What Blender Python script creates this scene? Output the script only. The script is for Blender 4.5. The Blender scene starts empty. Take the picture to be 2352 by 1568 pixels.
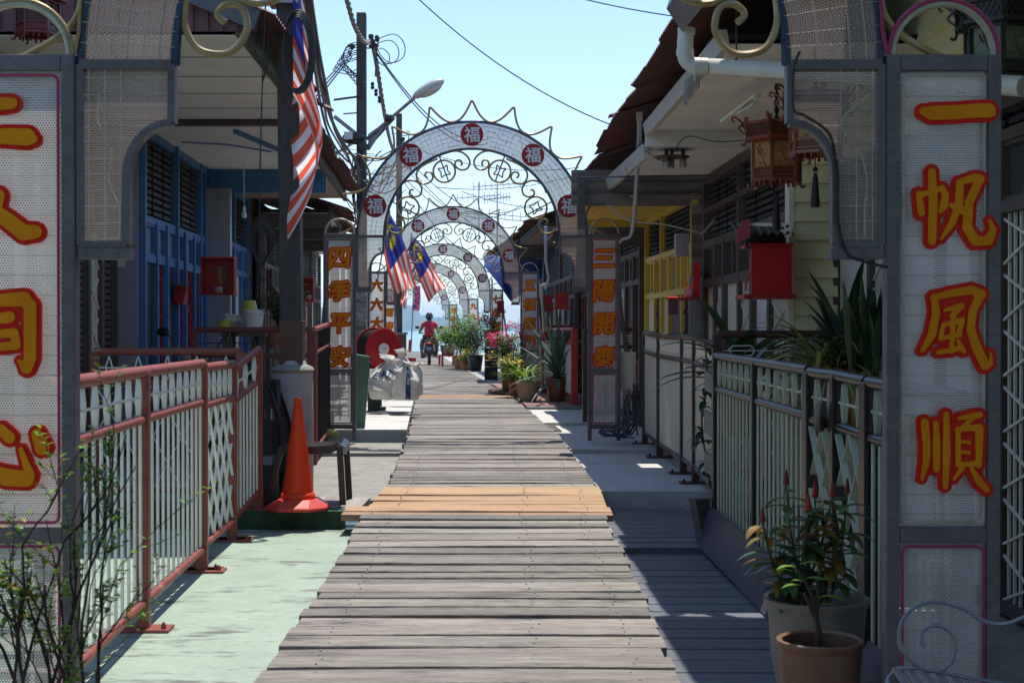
import bpy, math, random
import numpy as np
from mathutils import Vector, Matrix
R = math.radians
S = bpy.context.scene
COL = S.collection
random.seed(7)
# ------------------------------------------------------------------ camera, world, sun, exposure
FPX, CU, HV, CAMZ = 3267.0, 1176.0, 757.0, 1.15
cam = bpy.data.cameras.new('camera'); camo = bpy.data.objects.new('camera', cam); COL.objects.link(camo)
camo.location = (0, 0, CAMZ); camo.rotation_euler = (R(90 - 0.47), 0, 0)
cam.lens = 50; cam.sensor_width = 36; cam.clip_start = 0.1; cam.clip_end = 60000
cam.dof.use_dof = True; cam.dof.focus_distance = 15; cam.dof.aperture_fstop = 9
S.camera = camo
SUN_EL, SUN_AZ = R(73), R(10)
w = bpy.data.worlds.new('World'); S.world = w; w.use_nodes = True
nt = w.node_tree; bg = nt.nodes['Background']
sky = nt.nodes.new('ShaderNodeTexSky'); sky.sky_type = 'NISHITA'; sky.sun_disc = False
sky.sun_elevation = SUN_EL; sky.sun_rotation = SUN_AZ; sky.air_density = 1.0; sky.dust_density = 0.25; sky.ozone_density = 3.0
nt.links.new(sky.outputs[0], bg.inputs[0]); bg.inputs[1].default_value = 0.15
sl = bpy.data.lights.new('sun', 'SUN'); sl.energy = 4.2; sl.angle = R(0.53); sl.color = (1.0, 0.95, 0.87)
so = bpy.data.objects.new('sun', sl); COL.objects.link(so)
sd = Vector((math.sin(SUN_AZ) * math.cos(SUN_EL), math.cos(SUN_AZ) * math.cos(SUN_EL), math.sin(SUN_EL)))
so.rotation_euler = sd.to_track_quat('Z', 'Y').to_euler()
S.view_settings.view_transform = 'Standard'; S.view_settings.look = 'None'; S.view_settings.gamma = 1
S.view_settings.use_curve_mapping = False; S.view_settings.exposure = 0.56
S.render.engine = 'CYCLES'
S.cycles.transparent_max_bounces = 24; S.cycles.max_bounces = 7; S.cycles.diffuse_bounces = 5
S.cycles.glossy_bounces = 3; S.cycles.transmission_bounces = 3; S.cycles.volume_bounces = 0
S.cycles.caustics_reflective = False; S.cycles.caustics_refractive = False

# ------------------------------------------------------------------ layout: the jetty bends gently to the left
_PY = [0, 4.45, 15.5, 26.8, 38.1, 49.4, 60.7, 75, 200]
_PX = [0, -.097, -.436, -1.107, -1.85, -2.78, -3.95, -5.5, -19]
def path(y): return float(np.interp(y, _PY, _PX))
_ZY = [3, 5.5, 6.8, 9.3, 11.4, 15.5, 100]
_ZZ = [-.30, -.223, -.192, -.11, -.083, 0, 0]
def zf(y): return float(np.interp(y, _ZY, _ZZ))
def W(p): return (p[0] + path(p[1]), p[1], p[2])
def P(u, v, y): return ((u - CU) * y / FPX, y, CAMZ + (HV - v) * y / FPX)
def PL(u, v, y):
    q = P(u, v, y); return (q[0] - path(y), y, q[2])

# ------------------------------------------------------------------ mesh builder
class MB:
    def __init__(s, m=None):
        s.v = []; s.f = []; s.mi = []; s.sm = []; s.uv = {}; s.m = m; s.cur = 0
    def av(s, p):
        s.v.append(s.m(p) if s.m else tuple(p)); return len(s.v) - 1
    def af(s, idx, sm=False, uv=None):
        if uv: s.uv[len(s.f)] = uv
        s.f.append(tuple(idx)); s.mi.append(s.cur); s.sm.append(sm)
    def poly(s, pts, sm=False, uv=None): s.af([s.av(p) for p in pts], sm, uv)
    def hexa(s, c):
        i = [s.av(p) for p in c]
        for f in ((0, 3, 2, 1), (4, 5, 6, 7), (0, 1, 5, 4), (1, 2, 6, 5), (2, 3, 7, 6), (3, 0, 4, 7)):
            s.af([i[k] for k in f])
        return s
    def box(s, x0, x1, y0, y1, z0, z1):
        return s.hexa([(x0, y0, z0), (x1, y0, z0), (x1, y1, z0), (x0, y1, z0), (x0, y0, z1), (x1, y0, z1), (x1, y1, z1), (x0, y1, z1)])
    def bar(s, a, b, w, h=None, up=(0, 0, 1)):
        h = h or w; a = Vector(a); b = Vector(b); d = (b - a).normalized(); up = Vector(up)
        if abs(d.dot(up)) > .98: up = Vector((0, 1, 0))
        x = d.cross(up).normalized() * (w / 2); y = x.cross(d).normalized() * (h / 2)
        return s.hexa([a - x - y, a + x - y, a + x + y, a - x + y, b - x - y, b + x - y, b + x + y, b - x + y])
    def tube(s, pts, r, n=6, closed=False, cap=True):
        pts = [Vector(p) for p in pts]; N = len(pts)
        rad = r if isinstance(r, (list, tuple)) else [r] * N
        rings = []; px = None
        for i, p in enumerate(pts):
            if closed: d = pts[(i + 1) % N] - pts[i - 1]
            else: d = pts[min(i + 1, N - 1)] - pts[max(i - 1, 0)]
            if d.length < 1e-9: d = Vector((0, 0, 1))
            d.normalize()
            if px is None:
                up = Vector((0, 0, 1)) if abs(d.z) < .9 else Vector((0, 1, 0))
                x = d.cross(up).normalized()
            else:
                x = px - d * px.dot(d)
                if x.length < 1e-6: x = d.orthogonal()
                x.normalize()
            px = x; y = d.cross(x)
            rings.append([s.av(p + (x * math.cos(2 * math.pi * k / n) + y * math.sin(2 * math.pi * k / n)) * rad[i]) for k in range(n)])
        for i in range(N if closed else N - 1):
            a = rings[i]; b = rings[(i + 1) % N]
            for k in range(n): s.af((a[k], a[(k + 1) % n], b[(k + 1) % n], b[k]), True)
        if cap and not closed:
            s.af(rings[0][::-1]); s.af(rings[-1])
        return s
    def lathe(s, prof, c=(0, 0, 0), n=20, ax=None, sx=1, sy=1):
        c = Vector(c); M3 = Vector(ax).to_track_quat('Z', 'Y').to_matrix() if ax else None
        rings = []
        for (r, z) in prof:
            ring = []
            for k in range(n):
                a = 2 * math.pi * k / n; q = Vector((max(r, 1e-4) * math.cos(a) * sx, max(r, 1e-4) * math.sin(a) * sy, z))
                if M3: q = M3 @ q
                ring.append(s.av(c + q))
            rings.append(ring)
        for i in range(len(rings) - 1):
            for k in range(n): s.af((rings[i][k], rings[i][(k + 1) % n], rings[i + 1][(k + 1) % n], rings[i + 1][k]), True)
        s.af(rings[0][::-1]); s.af(rings[-1])
        return s
    def ball(s, c, r, n=10, m=7, sc=(1, 1, 1), f=None):
        c = Vector(c); rings = []
        for j in range(m + 1):
            t = math.pi * j / m; ring = []
            for k in range(n):
                a = 2 * math.pi * k / n
                q = Vector((math.sin(t) * math.cos(a) * sc[0], math.sin(t) * math.sin(a) * sc[1], math.cos(t) * sc[2])) * r
                if f: q = f(q)
                ring.append(s.av(c + q))
            rings.append(ring)
        for j in range(m):
            for k in range(n): s.af((rings[j][k], rings[j + 1][k], rings[j + 1][(k + 1) % n], rings[j][(k + 1) % n]), True)
        return s
    def grid(s, fn, nu, nv, sm=True, mat=None, uvf=None):
        idx = [[s.av(fn(i / nu, j / nv)) for j in range(nv + 1)] for i in range(nu + 1)]
        for i in range(nu):
            for j in range(nv):
                if mat: s.cur = mat((i + .5) / nu, (j + .5) / nv)
                uv = None
                if uvf: uv = [uvf(i / nu, j / nv), uvf((i + 1) / nu, j / nv), uvf((i + 1) / nu, (j + 1) / nv), uvf(i / nu, (j + 1) / nv)]
                s.af((idx[i][j], idx[i + 1][j], idx[i + 1][j + 1], idx[i][j + 1]), sm, uv)
        return s
    def prism(s, pl, fr, th):
        # pl: 2d outline, fr(x,y,d): point at outline coords and depth d
        a = [s.av(fr(x, y, 0)) for x, y in pl]; b = [s.av(fr(x, y, th)) for x, y in pl]; n = len(pl)
        s.af(a[::-1]); s.af(b)
        for i in range(n): s.af((a[i], a[(i + 1) % n], b[(i + 1) % n], b[i]))
        return s
    def leaf(s, b, d, L, wd, droop=.4, up=(0, 0, 1), seg=4, fold=.25, tip=1.0):
        b = Vector(b); d = Vector(d).normalized(); up = Vector(up)
        side = d.cross(up)
        if side.length < 1e-4: side = Vector((1, 0, 0))
        side.normalize(); pts = []; p = b.copy(); dd = d.copy()
        rows = []
        for i in range(seg + 1):
            t = i / seg
            ww = wd * .5 * (math.sin(math.pi * min(1, t * .93 + .07)) ** .75 if tip == 1 else (1 - t ** tip))
            nrm = side.cross(dd).normalized()
            rows.append((s.av(p + side * ww + nrm * ww * fold), s.av(p), s.av(p - side * ww + nrm * ww * fold)))
            dd = (dd - Vector((0, 0, 1)) * droop / seg).normalized(); p = p + dd * (L / seg)
        for i in range(seg):
            a = rows[i]; c = rows[i + 1]
            s.af((a[0], a[1], c[1], c[0]), True); s.af((a[1], a[2], c[2], c[1]), True)
        return s
    def build(s, name, mats, parent=None, bevel=0, local=False, **props):
        if not isinstance(mats, (list, tuple)): mats = [mats]
        vs = np.array(s.v, dtype=float).reshape(-1, 3)
        me = bpy.data.meshes.new(name); o = bpy.data.objects.new(name, me); COL.objects.link(o)
        if parent is not None:
            if not local: vs = vs - np.array(WL[parent.name])
            WL[o.name] = WL[parent.name]
            o.parent = parent
        elif not local and len(vs):
            lo = vs.min(0); hi = vs.max(0); c = np.array(((lo[0] + hi[0]) / 2, (lo[1] + hi[1]) / 2, lo[2]))
            vs = vs - c; o.location = c; WL[o.name] = tuple(c)
        else: WL[o.name] = (0, 0, 0)
        me.from_pydata([tuple(p) for p in vs], [], s.f)
        for m in mats: me.materials.append(m)
        me.polygons.foreach_set('material_index', s.mi); me.polygons.foreach_set('use_smooth', s.sm)
        if s.uv:
            ul = me.uv_layers.new(name='UVMap')
            for fi, uv in s.uv.items():
                pg = me.polygons[fi]
                for k, li in enumerate(pg.loop_indices): ul.data[li].uv = uv[k]
        me.update()
        if any(s.sm):
            try: me.set_sharp_from_angle(angle=R(50))
            except Exception: pass
        if bevel:
            b = o.modifiers.new('bevel', 'BEVEL'); b.width = bevel; b.segments = 2; b.limit_method = 'ANGLE'; b.angle_limit = R(50)
        for k, v in props.items(): o[k] = v
        return o
WL = {}
def thing(name, label, cat, loc=(0, 0, 0), group=None, rz=0, lateral=False):
    o = bpy.data.objects.new(name, None); COL.objects.link(o)
    if lateral: loc = W(loc)
    o.location = loc; o.rotation_euler = (0, 0, rz); o.empty_display_size = .1
    o['label'] = label; o['category'] = cat
    if group: o['group'] = group
    WL[o.name] = tuple(loc); return o
def tag(o, label, cat, group=None):
    o['label'] = label; o['category'] = cat
    if group: o['group'] = group
    return o
def struct(o, kind='structure'): o['kind'] = kind; return o
def copy_tree(o, parent=None):
    c = o.copy(); COL.objects.link(c); WL[c.name] = WL.get(o.name, (0, 0, 0))
    if parent: c.parent = parent
    for ch in list(o.children): copy_tree(ch, c)
    return c
def dup(o, loc, rz=None, label=None, lateral=False):
    c = copy_tree(o)
    if lateral: loc = W(loc)
    c.location = loc; WL[c.name] = tuple(loc)
    if rz is not None: c.rotation_euler = (0, 0, rz)
    if label: c['label'] = label
    return c
def spline(pts, n=6, closed=False):
    pts = [Vector(p) for p in pts]; out = []; N = len(pts)
    for i in range(N if closed else N - 1):
        g = lambda k: pts[k % N] if closed else pts[max(0, min(N - 1, k))]
        p0, p1, p2, p3 = g(i - 1), g(i), g(i + 1), g(i + 2)
        for j in range(n):
            t = j / n
            out.append(.5 * ((2 * p1) + (p2 - p0) * t + (2 * p0 - 5 * p1 + 4 * p2 - p3) * t * t + (3 * p1 - p0 - 3 * p2 + p3) * t ** 3))
    if not closed: out.append(pts[-1])
    return out
def sag(a, b, d, n=14):
    a = Vector(a); b = Vector(b)
    return [a.lerp(b, i / n) - Vector((0, 0, d * 4 * (i / n) * (1 - i / n))) for i in range(n + 1)]
def rr(a, b): return random.uniform(a, b)

# ------------------------------------------------------------------ materials
def hexc(r, g, b):
    f = lambda c: (c / 255 / 12.92) if c / 255 <= .04045 else ((c / 255 + .055) / 1.055) ** 2.4
    return (f(r), f(g), f(b))
MATS = {}
def M(name, c1, c2=None, rough=.6, scale=6, st=(1, 1, 1), bump=0, bscale=None, metal=0, spec=.4, island=0, dirt=None, dscale=2, dthr=.58, dst=None,
      trans=0, detail=6, coat=0, emit=None, dw=.12, grain=0):
    if name in MATS: return MATS[name]
    m = bpy.data.materials.new(name); m.use_nodes = True; t = m.node_tree; n = t.nodes; l = t.links
    b = n['Principled BSDF']; b.inputs['Roughness'].default_value = rough; b.inputs['Metallic'].default_value = metal
    b.inputs['Specular IOR Level'].default_value = spec
    if coat: b.inputs['Coat Weight'].default_value = coat
    tc = n.new('ShaderNodeTexCoord')
    def noise(sc, stv, det=detail):
        mp = n.new('ShaderNodeMapping'); mp.inputs['Scale'].default_value = stv; l.new(tc.outputs['Object'], mp.inputs[0])
        x = n.new('ShaderNodeTexNoise'); x.inputs['Scale'].default_value = sc; x.inputs['Detail'].default_value = det; x.inputs['Roughness'].default_value = .64
        l.new(mp.outputs[0], x.inputs[0]); return x
    def mixc(fac, a, bb, typ='MIX'):
        x = n.new('ShaderNodeMix'); x.data_type = 'RGBA'; x.blend_type = typ
        for s_, v in ((x.inputs[0], fac), (x.inputs[6], a), (x.inputs[7], bb)):
            if isinstance(v, (int, float)): s_.default_value = v
            elif isinstance(v, tuple): s_.default_value = (*v, 1) if len(v) == 3 else v
            else: l.new(v, s_)
        return x.outputs[2]
    def ramp(src, a, bb):
        x = n.new('ShaderNodeMapRange'); x.inputs[1].default_value = a; x.inputs[2].default_value = bb; l.new(src, x.inputs[0]); return x.outputs[0]
    nz = noise(scale, st)
    col = mixc(ramp(nz.outputs[0], .3, .7), c1, c2 if c2 else tuple(c * .82 for c in c1))
    if grain:
        gn = noise(scale * 5, (st[0] * .8, st[1] * 2, st[2] * 2), 4); gx = n.new('ShaderNodeMapRange'); gx.inputs[1].default_value = .3; gx.inputs[2].default_value = .7; gx.inputs[3].default_value = 1 - grain; gx.inputs[4].default_value = 1 + grain * .6
        l.new(gn.outputs[0], gx.inputs[0]); vm_ = n.new('ShaderNodeVectorMath'); vm_.operation = 'SCALE'; l.new(col, vm_.inputs[0]); l.new(gx.outputs[0], vm_.inputs['Scale']); col = vm_.outputs[0]
    if island:
        g = n.new('ShaderNodeNewGeometry')
        x = n.new('ShaderNodeMapRange'); x.inputs[3].default_value = 1 - island; x.inputs[4].default_value = 1 + island; l.new(g.outputs['Random Per Island'], x.inputs[0])
        hs = n.new('ShaderNodeHueSaturation'); l.new(x.outputs[0], hs.inputs['Value']); l.new(col, hs.inputs['Color'])
        x2 = n.new('ShaderNodeMapRange'); x2.inputs[3].default_value = .5 - island * .05; x2.inputs[4].default_value = .5 + island * .05
        ml = n.new('ShaderNodeMath'); ml.operation = 'FRACT'; m5 = n.new('ShaderNodeMath'); m5.operation = 'MULTIPLY'; m5.inputs[1].default_value = 7.13
        l.new(g.outputs['Random Per Island'], m5.inputs[0]); l.new(m5.outputs[0], ml.inputs[0]); l.new(ml.outputs[0], x2.inputs[0]); l.new(x2.outputs[0], hs.inputs['Hue'])
        col = hs.outputs[0]
    if dirt:
        dn = noise(dscale, dst or (1, 1, 1), 8); col = mixc(ramp(dn.outputs[0], dthr, dthr + dw), col, dirt)
        rn = n.new('ShaderNodeMapRange'); rn.inputs[3].default_value = rough * .9; rn.inputs[4].default_value = min(1, rough * 1.15); l.new(dn.outputs[0], rn.inputs[0]); l.new(rn.outputs[0], b.inputs['Roughness'])
    l.new(col, b.inputs['Base Color'])
    if bump:
        bn = noise(bscale or scale * 3, st, 5); bp = n.new('ShaderNodeBump'); bp.inputs['Strength'].default_value = bump; bp.inputs['Distance'].default_value = .01
        l.new(bn.outputs[0], bp.inputs['Height']); l.new(bp.outputs[0], b.inputs['Normal'])
    if emit: b.inputs['Emission Color'].default_value = (*emit[0], 1); b.inputs['Emission Strength'].default_value = emit[1]
    if trans:
        tr = n.new('ShaderNodeBsdfTranslucent'); l.new(col, tr.inputs[0]); ms = n.new('ShaderNodeMixShader'); ms.inputs[0].default_value = trans
        out = n['Material Output']; l.new(b.outputs[0], ms.inputs[1]); l.new(tr.outputs[0], ms.inputs[2]); l.new(ms.outputs[0], out.inputs[0])
    MATS[name] = m; return m
def perforated(name, col, col2, trans=.35, pitch=.009, rad=.29, wire=None):
    m = bpy.data.materials.new(name); m.use_nodes = True; t = m.node_tree; n = t.nodes; l = t.links
    b = n['Principled BSDF']; b.inputs['Roughness'].default_value = .55
    uv = n.new('ShaderNodeUVMap'); uv.uv_map = 'UVMap'
    def vm(op, a, bb=None):
        x = n.new('ShaderNodeVectorMath'); x.operation = op; l.new(a, x.inputs[0])
        if bb is not None: x.inputs[1].default_value = bb
        return x
    def mm(op, a, bb=None):
        x = n.new('ShaderNodeMath'); x.operation = op
        for i, q in ((0, a), (1, bb)):
            if q is None: continue
            if isinstance(q, (int, float)): x.inputs[i].default_value = q
            else: l.new(q, x.inputs[i])
        return x.outputs[0]
    s3 = 1.7320508
    sc = vm('MULTIPLY', uv.outputs[0], (1 / pitch, 1 / (pitch * s3), 0))
    ds = []
    for off in ((0, 0, 0), (.5, .5, 0)):
        f = vm('FRACTION', vm('ADD', sc.outputs[0], off).outputs[0]); c = vm('SUBTRACT', f.outputs[0], (.5, .5, 0)); q = vm('MULTIPLY', c.outputs[0], (1, s3, 0))
        ds.append(vm('LENGTH', q.outputs[0]).outputs['Value'])
    hole = mm('LESS_THAN', mm('MINIMUM', ds[0], ds[1]), rad)
    tc = n.new('ShaderNodeTexCoord'); nz = n.new('ShaderNodeTexNoise'); nz.inputs['Scale'].default_value = 2.5; nz.inputs['Detail'].default_value = 7; l.new(tc.outputs['Object'], nz.inputs[0])
    mr = n.new('ShaderNodeMapRange'); mr.inputs[1].default_value = .35; mr.inputs[2].default_value = .7; l.new(nz.outputs[0], mr.inputs[0])
    mx = n.new('ShaderNodeMix'); mx.data_type = 'RGBA'; l.new(mr.outputs[0], mx.inputs[0]); mx.inputs[6].default_value = (*col, 1); mx.inputs[7].default_value = (*col2, 1)
    l.new(mx.outputs[2], b.inputs['Base Color'])
    tr = n.new('ShaderNodeBsdfTranslucent'); l.new(mx.outputs[2], tr.inputs[0])
    ms = n.new('ShaderNodeMixShader'); ms.inputs[0].default_value = trans; l.new(b.outputs[0], ms.inputs[1]); l.new(tr.outputs[0], ms.inputs[2])
    tp = n.new('ShaderNodeBsdfTransparent'); m2 = n.new('ShaderNodeMixShader'); l.new(hole, m2.inputs[0]); l.new(ms.outputs[0], m2.inputs[1]); l.new(tp.outputs[0], m2.inputs[2])
    l.new(m2.outputs[0], n['Material Output'].inputs[0]); return m

steel = M('grey_steel', (.125, .108, .112), (.165, .145, .148), .5, 9, bump=.08, metal=.1, spec=.3, dirt=(.10, .055, .035), dscale=7, dthr=.605, dst=(1, 1, .5), grain=.2)
bluesteel = M('blue_steel', (.03, .05, .10), (.06, .08, .12), .4, 9, metal=.3)
gold = M('gold_rope', (.30, .19, .065), (.42, .31, .16), .4, 20, metal=.2, spec=.4)
ropew = M('clear_rope', (.36, .29, .19), (.46, .41, .32), .3, 16, spec=.7)
pink = M('pink_tube', (.40, .035, .12), (.32, .03, .10), .35)
signmesh = perforated('sign_mesh', (.78, .72, .66), (.63, .57, .52), .36, rad=.25)
bandmesh = perforated('band_mesh', (.42, .325, .28), (.31, .23, .19), .30)
yel = M('letter_yellow', (.80, .27, .004), (.66, .20, .003), .6, spec=.12)
redl = M('letter_red', (.58, .014, .007), (.70, .024, .01), .6, 60, spec=.15)
redd = M('medallion_red', (.46, .008, .02), (.36, .006, .015), .5, 9, trans=.25)
white = M('white_paint', (.72, .72, .7), (.6, .6, .58), .5, 5)
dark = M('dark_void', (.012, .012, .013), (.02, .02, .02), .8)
black = M('black_plastic', (.012, .012, .013), (.018, .018, .018), .35)
rubber = M('black_rubber', (.015, .015, .016), (.02, .02, .02), .7)
glass = M('window_glass', (.05, .055, .06), (.08, .085, .09), .12, 3, spec=.7)
frost = M('frosted_glass', (.34, .34, .31), (.42, .41, .38), .3, 4, spec=.6)
cream = M('cream_siding', (.80, .74, .46), (.74, .67, .4), .5, 2, dirt=(.4, .37, .22), dscale=1.3, dthr=.66, st=(1, 1, 4))
ceilw = M('white_ceiling', (.84, .84, .84), (.72, .72, .71), .6, 2, dirt=(.3, .24, .17), dscale=1.6, dthr=.7, island=.05)
corr = M('maroon_corrugated', (.135, .045, .035), (.08, .034, .029), .6, 3, dirt=(.06, .04, .035), dscale=2, dthr=.56)
wood_old = M('weathered_wood', (.13, .115, .10), (.06, .052, .046), .8, 2.2, st=(1, 1, 9), bump=.4, island=.25, dirt=(.03, .027, .024), dscale=3, dthr=.62)
wood_siding = M('weathered_siding', (.24, .215, .19), (.09, .08, .07), .8, 2.0, st=(1, 3, 9), bump=.4, island=.25, dirt=(.10, .05, .03), dscale=2.5, dthr=.66)
polew = M('pole_wood', (.085, .075, .066), (.05, .044, .04), .8, 6, st=(7, 7, .5), bump=.5)
conc = M('concrete', (.42, .41, .38), (.33, .32, .30), .85, 5, bump=.15, bscale=60, dirt=(.2, .19, .17), dscale=1.4, dthr=.6, dst=(.6, 2.5, 1))
conc_l = M('light_concrete', (.56, .55, .52), (.45, .44, .41), .8, 4, grain=.18, bump=.12, bscale=60, dirt=(.2, .19, .17), dscale=1.6, dthr=.59, dst=(.5, 2.6, 1))
conc_d = M('rough_concrete', (.30, .29, .26), (.19, .185, .165), .9, 9, bump=.5, bscale=50, dirt=(.14, .13, .11), dscale=3, dthr=.55, dst=(.7, 2.5, 1))
mint = M('mint_painted_concrete', (.305, .385, .30), (.245, .315, .24), .7, 3.5, bump=.12, bscale=40, dirt=(.12, .125, .105), dscale=4.2, dthr=.545, dst=(.6, 1.6, 1), dw=.1, grain=.16)
moss = M('mossy_edge', (.035, .10, .045), (.015, .035, .02), .8, 7, bump=.3)
redfence = M('red_fence_paint', (.30, .078, .058), (.22, .055, .04), .5, 8, bump=.08, dirt=(.36, .19, .16), dscale=5, dthr=.62, grain=.25)
whitebar = M('white_bar_paint', (.80, .79, .71), (.70, .69, .61), .5, 7)
brownfence = M('brown_fence_paint', (.075, .035, .028), (.05, .026, .022), .45, 8)
blackfence = M('black_fence_paint', (.014, .012, .012), (.024, .02, .02), .33, 8, spec=.4)
greenbar = M('pale_green_bar', (.52, .55, .41), (.41, .44, .32), .5, 5, dirt=(.10, .17, .09), dscale=6, dthr=.68)
creambar = M('cream_bar', (.80, .76, .62), (.70, .66, .53), .5, 5)
bluef = M('blue_frame', (.05, .185, .39), (.04, .13, .29), .5, 6, dirt=(.2, .26, .3), dscale=7, dthr=.68)
yellowf = M('yellow_frame', (.76, .54, .06), (.64, .44, .05), .5, 4)
creamp = M('cream_panel', (.82, .78, .62), (.72, .68, .53), .5, 3)
purple = M('maroon_panel', (.14, .05, .06), (.10, .035, .045), .6, 3)
redp = M('red_gloss_paint', (.44, .012, .012), (.36, .01, .01), .4, 3)
brownp = M('dark_brown_frame', (.11, .08, .073), (.075, .055, .05), .6, 6, bump=.1)
pvc = M('white_pvc', (.66, .65, .6), (.55, .53, .47), .35, 4, dirt=(.30, .19, .09), dscale=3, dthr=.62, dst=(1, 1, 1))
zinc = M('zinc_sheet', (.42, .42, .44), (.32, .32, .34), .35, 3, metal=.6, bump=.1)
terra = M('terracotta', (.38, .13, .06), (.30, .10, .05), .7, 5)
brownpot = M('glazed_brown_pot', (.20, .10, .04), (.14, .07, .03), .4, 4, dirt=(.25, .19, .12), dscale=3, dthr=.64)
tanpot = M('tan_clay_pot', (.34, .27, .16), (.26, .2, .12), .6, 5, dirt=(.14, .11, .08), dscale=3, dthr=.62)
greypot = M('grey_clay_pot', (.24, .215, .18), (.17, .15, .125), .65, 6, dirt=(.09, .08, .07), dscale=4, dthr=.62)
soil = M('potting_soil', (.02, .014, .01), (.035, .025, .018), .95, 20)
leafg = M('leaf_green', (.09, .19, .028), (.055, .13, .02), .45, 6, island=.35, trans=.35)
leafl = M('leaf_light_green', (.20, .36, .04), (.14, .27, .03), .45, 6, island=.4, trans=.4)
leafd = M('leaf_dark_green', (.028, .085, .024), (.018, .052, .017), .3, 6, island=.3, trans=.2, spec=.6)
leafy = M('leaf_yellow', (.42, .30, .02), (.35, .22, .02), .5, 6, island=.3, trans=.4)
agave_m = M('agave_leaf', (.07, .15, .10), (.05, .11, .07), .45, 5, island=.2)
flowerp = M('pink_flower', (.85, .05, .30), (.78, .035, .22), .6, 6, island=.25, trans=.4)
flowery = M('yellow_flower', (.75, .5, .03), (.65, .4, .03), .6, 6, trans=.3)
stem = M('plant_stem', (.06, .045, .025), (.04, .03, .018), .7, 8)
stemg = M('green_stem', (.09, .12, .03), (.07, .09, .025), .6, 8)
cable = M('black_cable', (.012, .012, .013), (.02, .02, .02), .45)
orangec = M('cone_orange', (.80, .06, .008), (.70, .045, .006), .45, 3, trans=.12, dirt=(.55, .09, .04), dscale=6, dthr=.62, dst=(1, 1, .4), grain=.1)
chairm = M('brown_plastic', (.018, .012, .012), (.014, .01, .01), .33, 3, spec=.5)
bed = M('bed', (.05, .05, .05))
print('head ok')
# ------------------------------------------------------------------ lettering: distance field of a glyph or of brush strokes, contoured and extruded
_GC = {}
def glyph_tris(ch):
    if ch in _GC: return _GC[ch]
    c = bpy.data.curves.new('tmp', 'FONT'); c.body = ch; c.size = 1; c.align_x = 'CENTER'; c.resolution_u = 3
    o = bpy.data.objects.new('tmp', c); COL.objects.link(o); bpy.context.view_layer.update()
    ev = o.evaluated_get(bpy.context.evaluated_depsgraph_get()); me = ev.to_mesh(); me.calc_loop_triangles()
    V = np.array([v.co[:2] for v in me.vertices]); T = np.array([t.vertices[:] for t in me.loop_triangles])
    ec = {}
    for t in T:
        for a, b in ((0, 1), (1, 2), (2, 0)):
            k = tuple(sorted((t[a], t[b]))); ec[k] = ec.get(k, 0) + 1
    # merge by position: boundary edges are those used once
    key = {}
    for i, p in enumerate(V): key.setdefault((round(p[0], 5), round(p[1], 5)), i)
    E = [(a, b) for (a, b), n_ in ec.items() if n_ == 1]
    ev.to_mesh_clear(); bpy.data.objects.remove(o); bpy.data.curves.remove(c)
    lo = V.min(0); hi = V.max(0); V = (V - (lo + hi) / 2) / max(hi - lo)
    _GC[ch] = (V, T, np.array(E)); return _GC[ch]
def segdist(px, py, a, b, ra=0., rb=0.):
    d = b - a; L = max(d @ d, 1e-12); t = np.clip(((px - a[0]) * d[0] + (py - a[1]) * d[1]) / L, 0, 1)
    return np.hypot(px - a[0] - t * d[0], py - a[1] - t * d[1]) - (ra + (rb - ra) * t)
def field_glyph(ch, X, Y):
    V, T, E = glyph_tris(ch); D = np.full(X.shape, 9.)
    for a, b in E: D = np.minimum(D, segdist(X, Y, V[a], V[b]))
    ins = np.zeros(X.shape, bool)
    for t in T:
        a, b, c = V[t]
        s1 = (b[0] - a[0]) * (Y - a[1]) - (b[1] - a[1]) * (X - a[0]); s2 = (c[0] - b[0]) * (Y - b[1]) - (c[1] - b[1]) * (X - b[0]); s3 = (a[0] - c[0]) * (Y - c[1]) - (a[1] - c[1]) * (X - c[0])
        ins |= ((s1 >= 0) & (s2 >= 0) & (s3 >= 0)) | ((s1 <= 0) & (s2 <= 0) & (s3 <= 0))
    return np.where(ins, -D, D)
def field_strokes(strokes, X, Y):
    D = np.full(X.shape, 9.)
    for st in strokes:
        for i in range(max(1, len(st) - 1)):
            a = st[i]; b = st[min(i + 1, len(st) - 1)]
            D = np.minimum(D, segdist(X, Y, np.array(a[:2]), np.array(b[:2]), a[2], b[2]))
    return D
def contour(mb, F, xs, ys, fr, th):
    # marching squares on field F(<0 inside); fr(x,y,d) -> point; front cap at d=0, walls to d=th
    cache = {}
    def vid(x, y, d):
        k = (round(x, 6), round(y, 6), d)
        if k not in cache: cache[k] = mb.av(fr(x, y, d))
        return cache[k]
    ny, nx = F.shape
    for j in range(ny - 1):
        row = F[j:j + 2]
        if row.min() >= 0: continue
        for i in range(nx - 1):
            f = [F[j, i], F[j, i + 1], F[j + 1, i + 1], F[j + 1, i]]
            if min(f) >= 0: continue
            c = [(xs[i], ys[j]), (xs[i + 1], ys[j]), (xs[i + 1], ys[j + 1]), (xs[i], ys[j + 1])]
            pts = []; cut = []
            for k in range(4):
                a, b = f[k], f[(k + 1) % 4]
                if a < 0: pts.append(c[k])
                if (a < 0) != (b < 0):
                    t = a / (a - b); p = (c[k][0] + (c[(k + 1) % 4][0] - c[k][0]) * t, c[k][1] + (c[(k + 1) % 4][1] - c[k][1]) * t)
                    pts.append(p); cut.append((len(pts) - 1, a < 0))
            if len(pts) < 3: continue
            mb.af([vid(x, y, 0) for x, y in pts])
            for idx, out in cut:
                if out:
                    p = pts[idx]; q = pts[(idx + 1) % len(pts)]
                    mb.af((vid(*p, 0), vid(*p, th), vid(*q, th), vid(*q, 0)))
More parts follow.
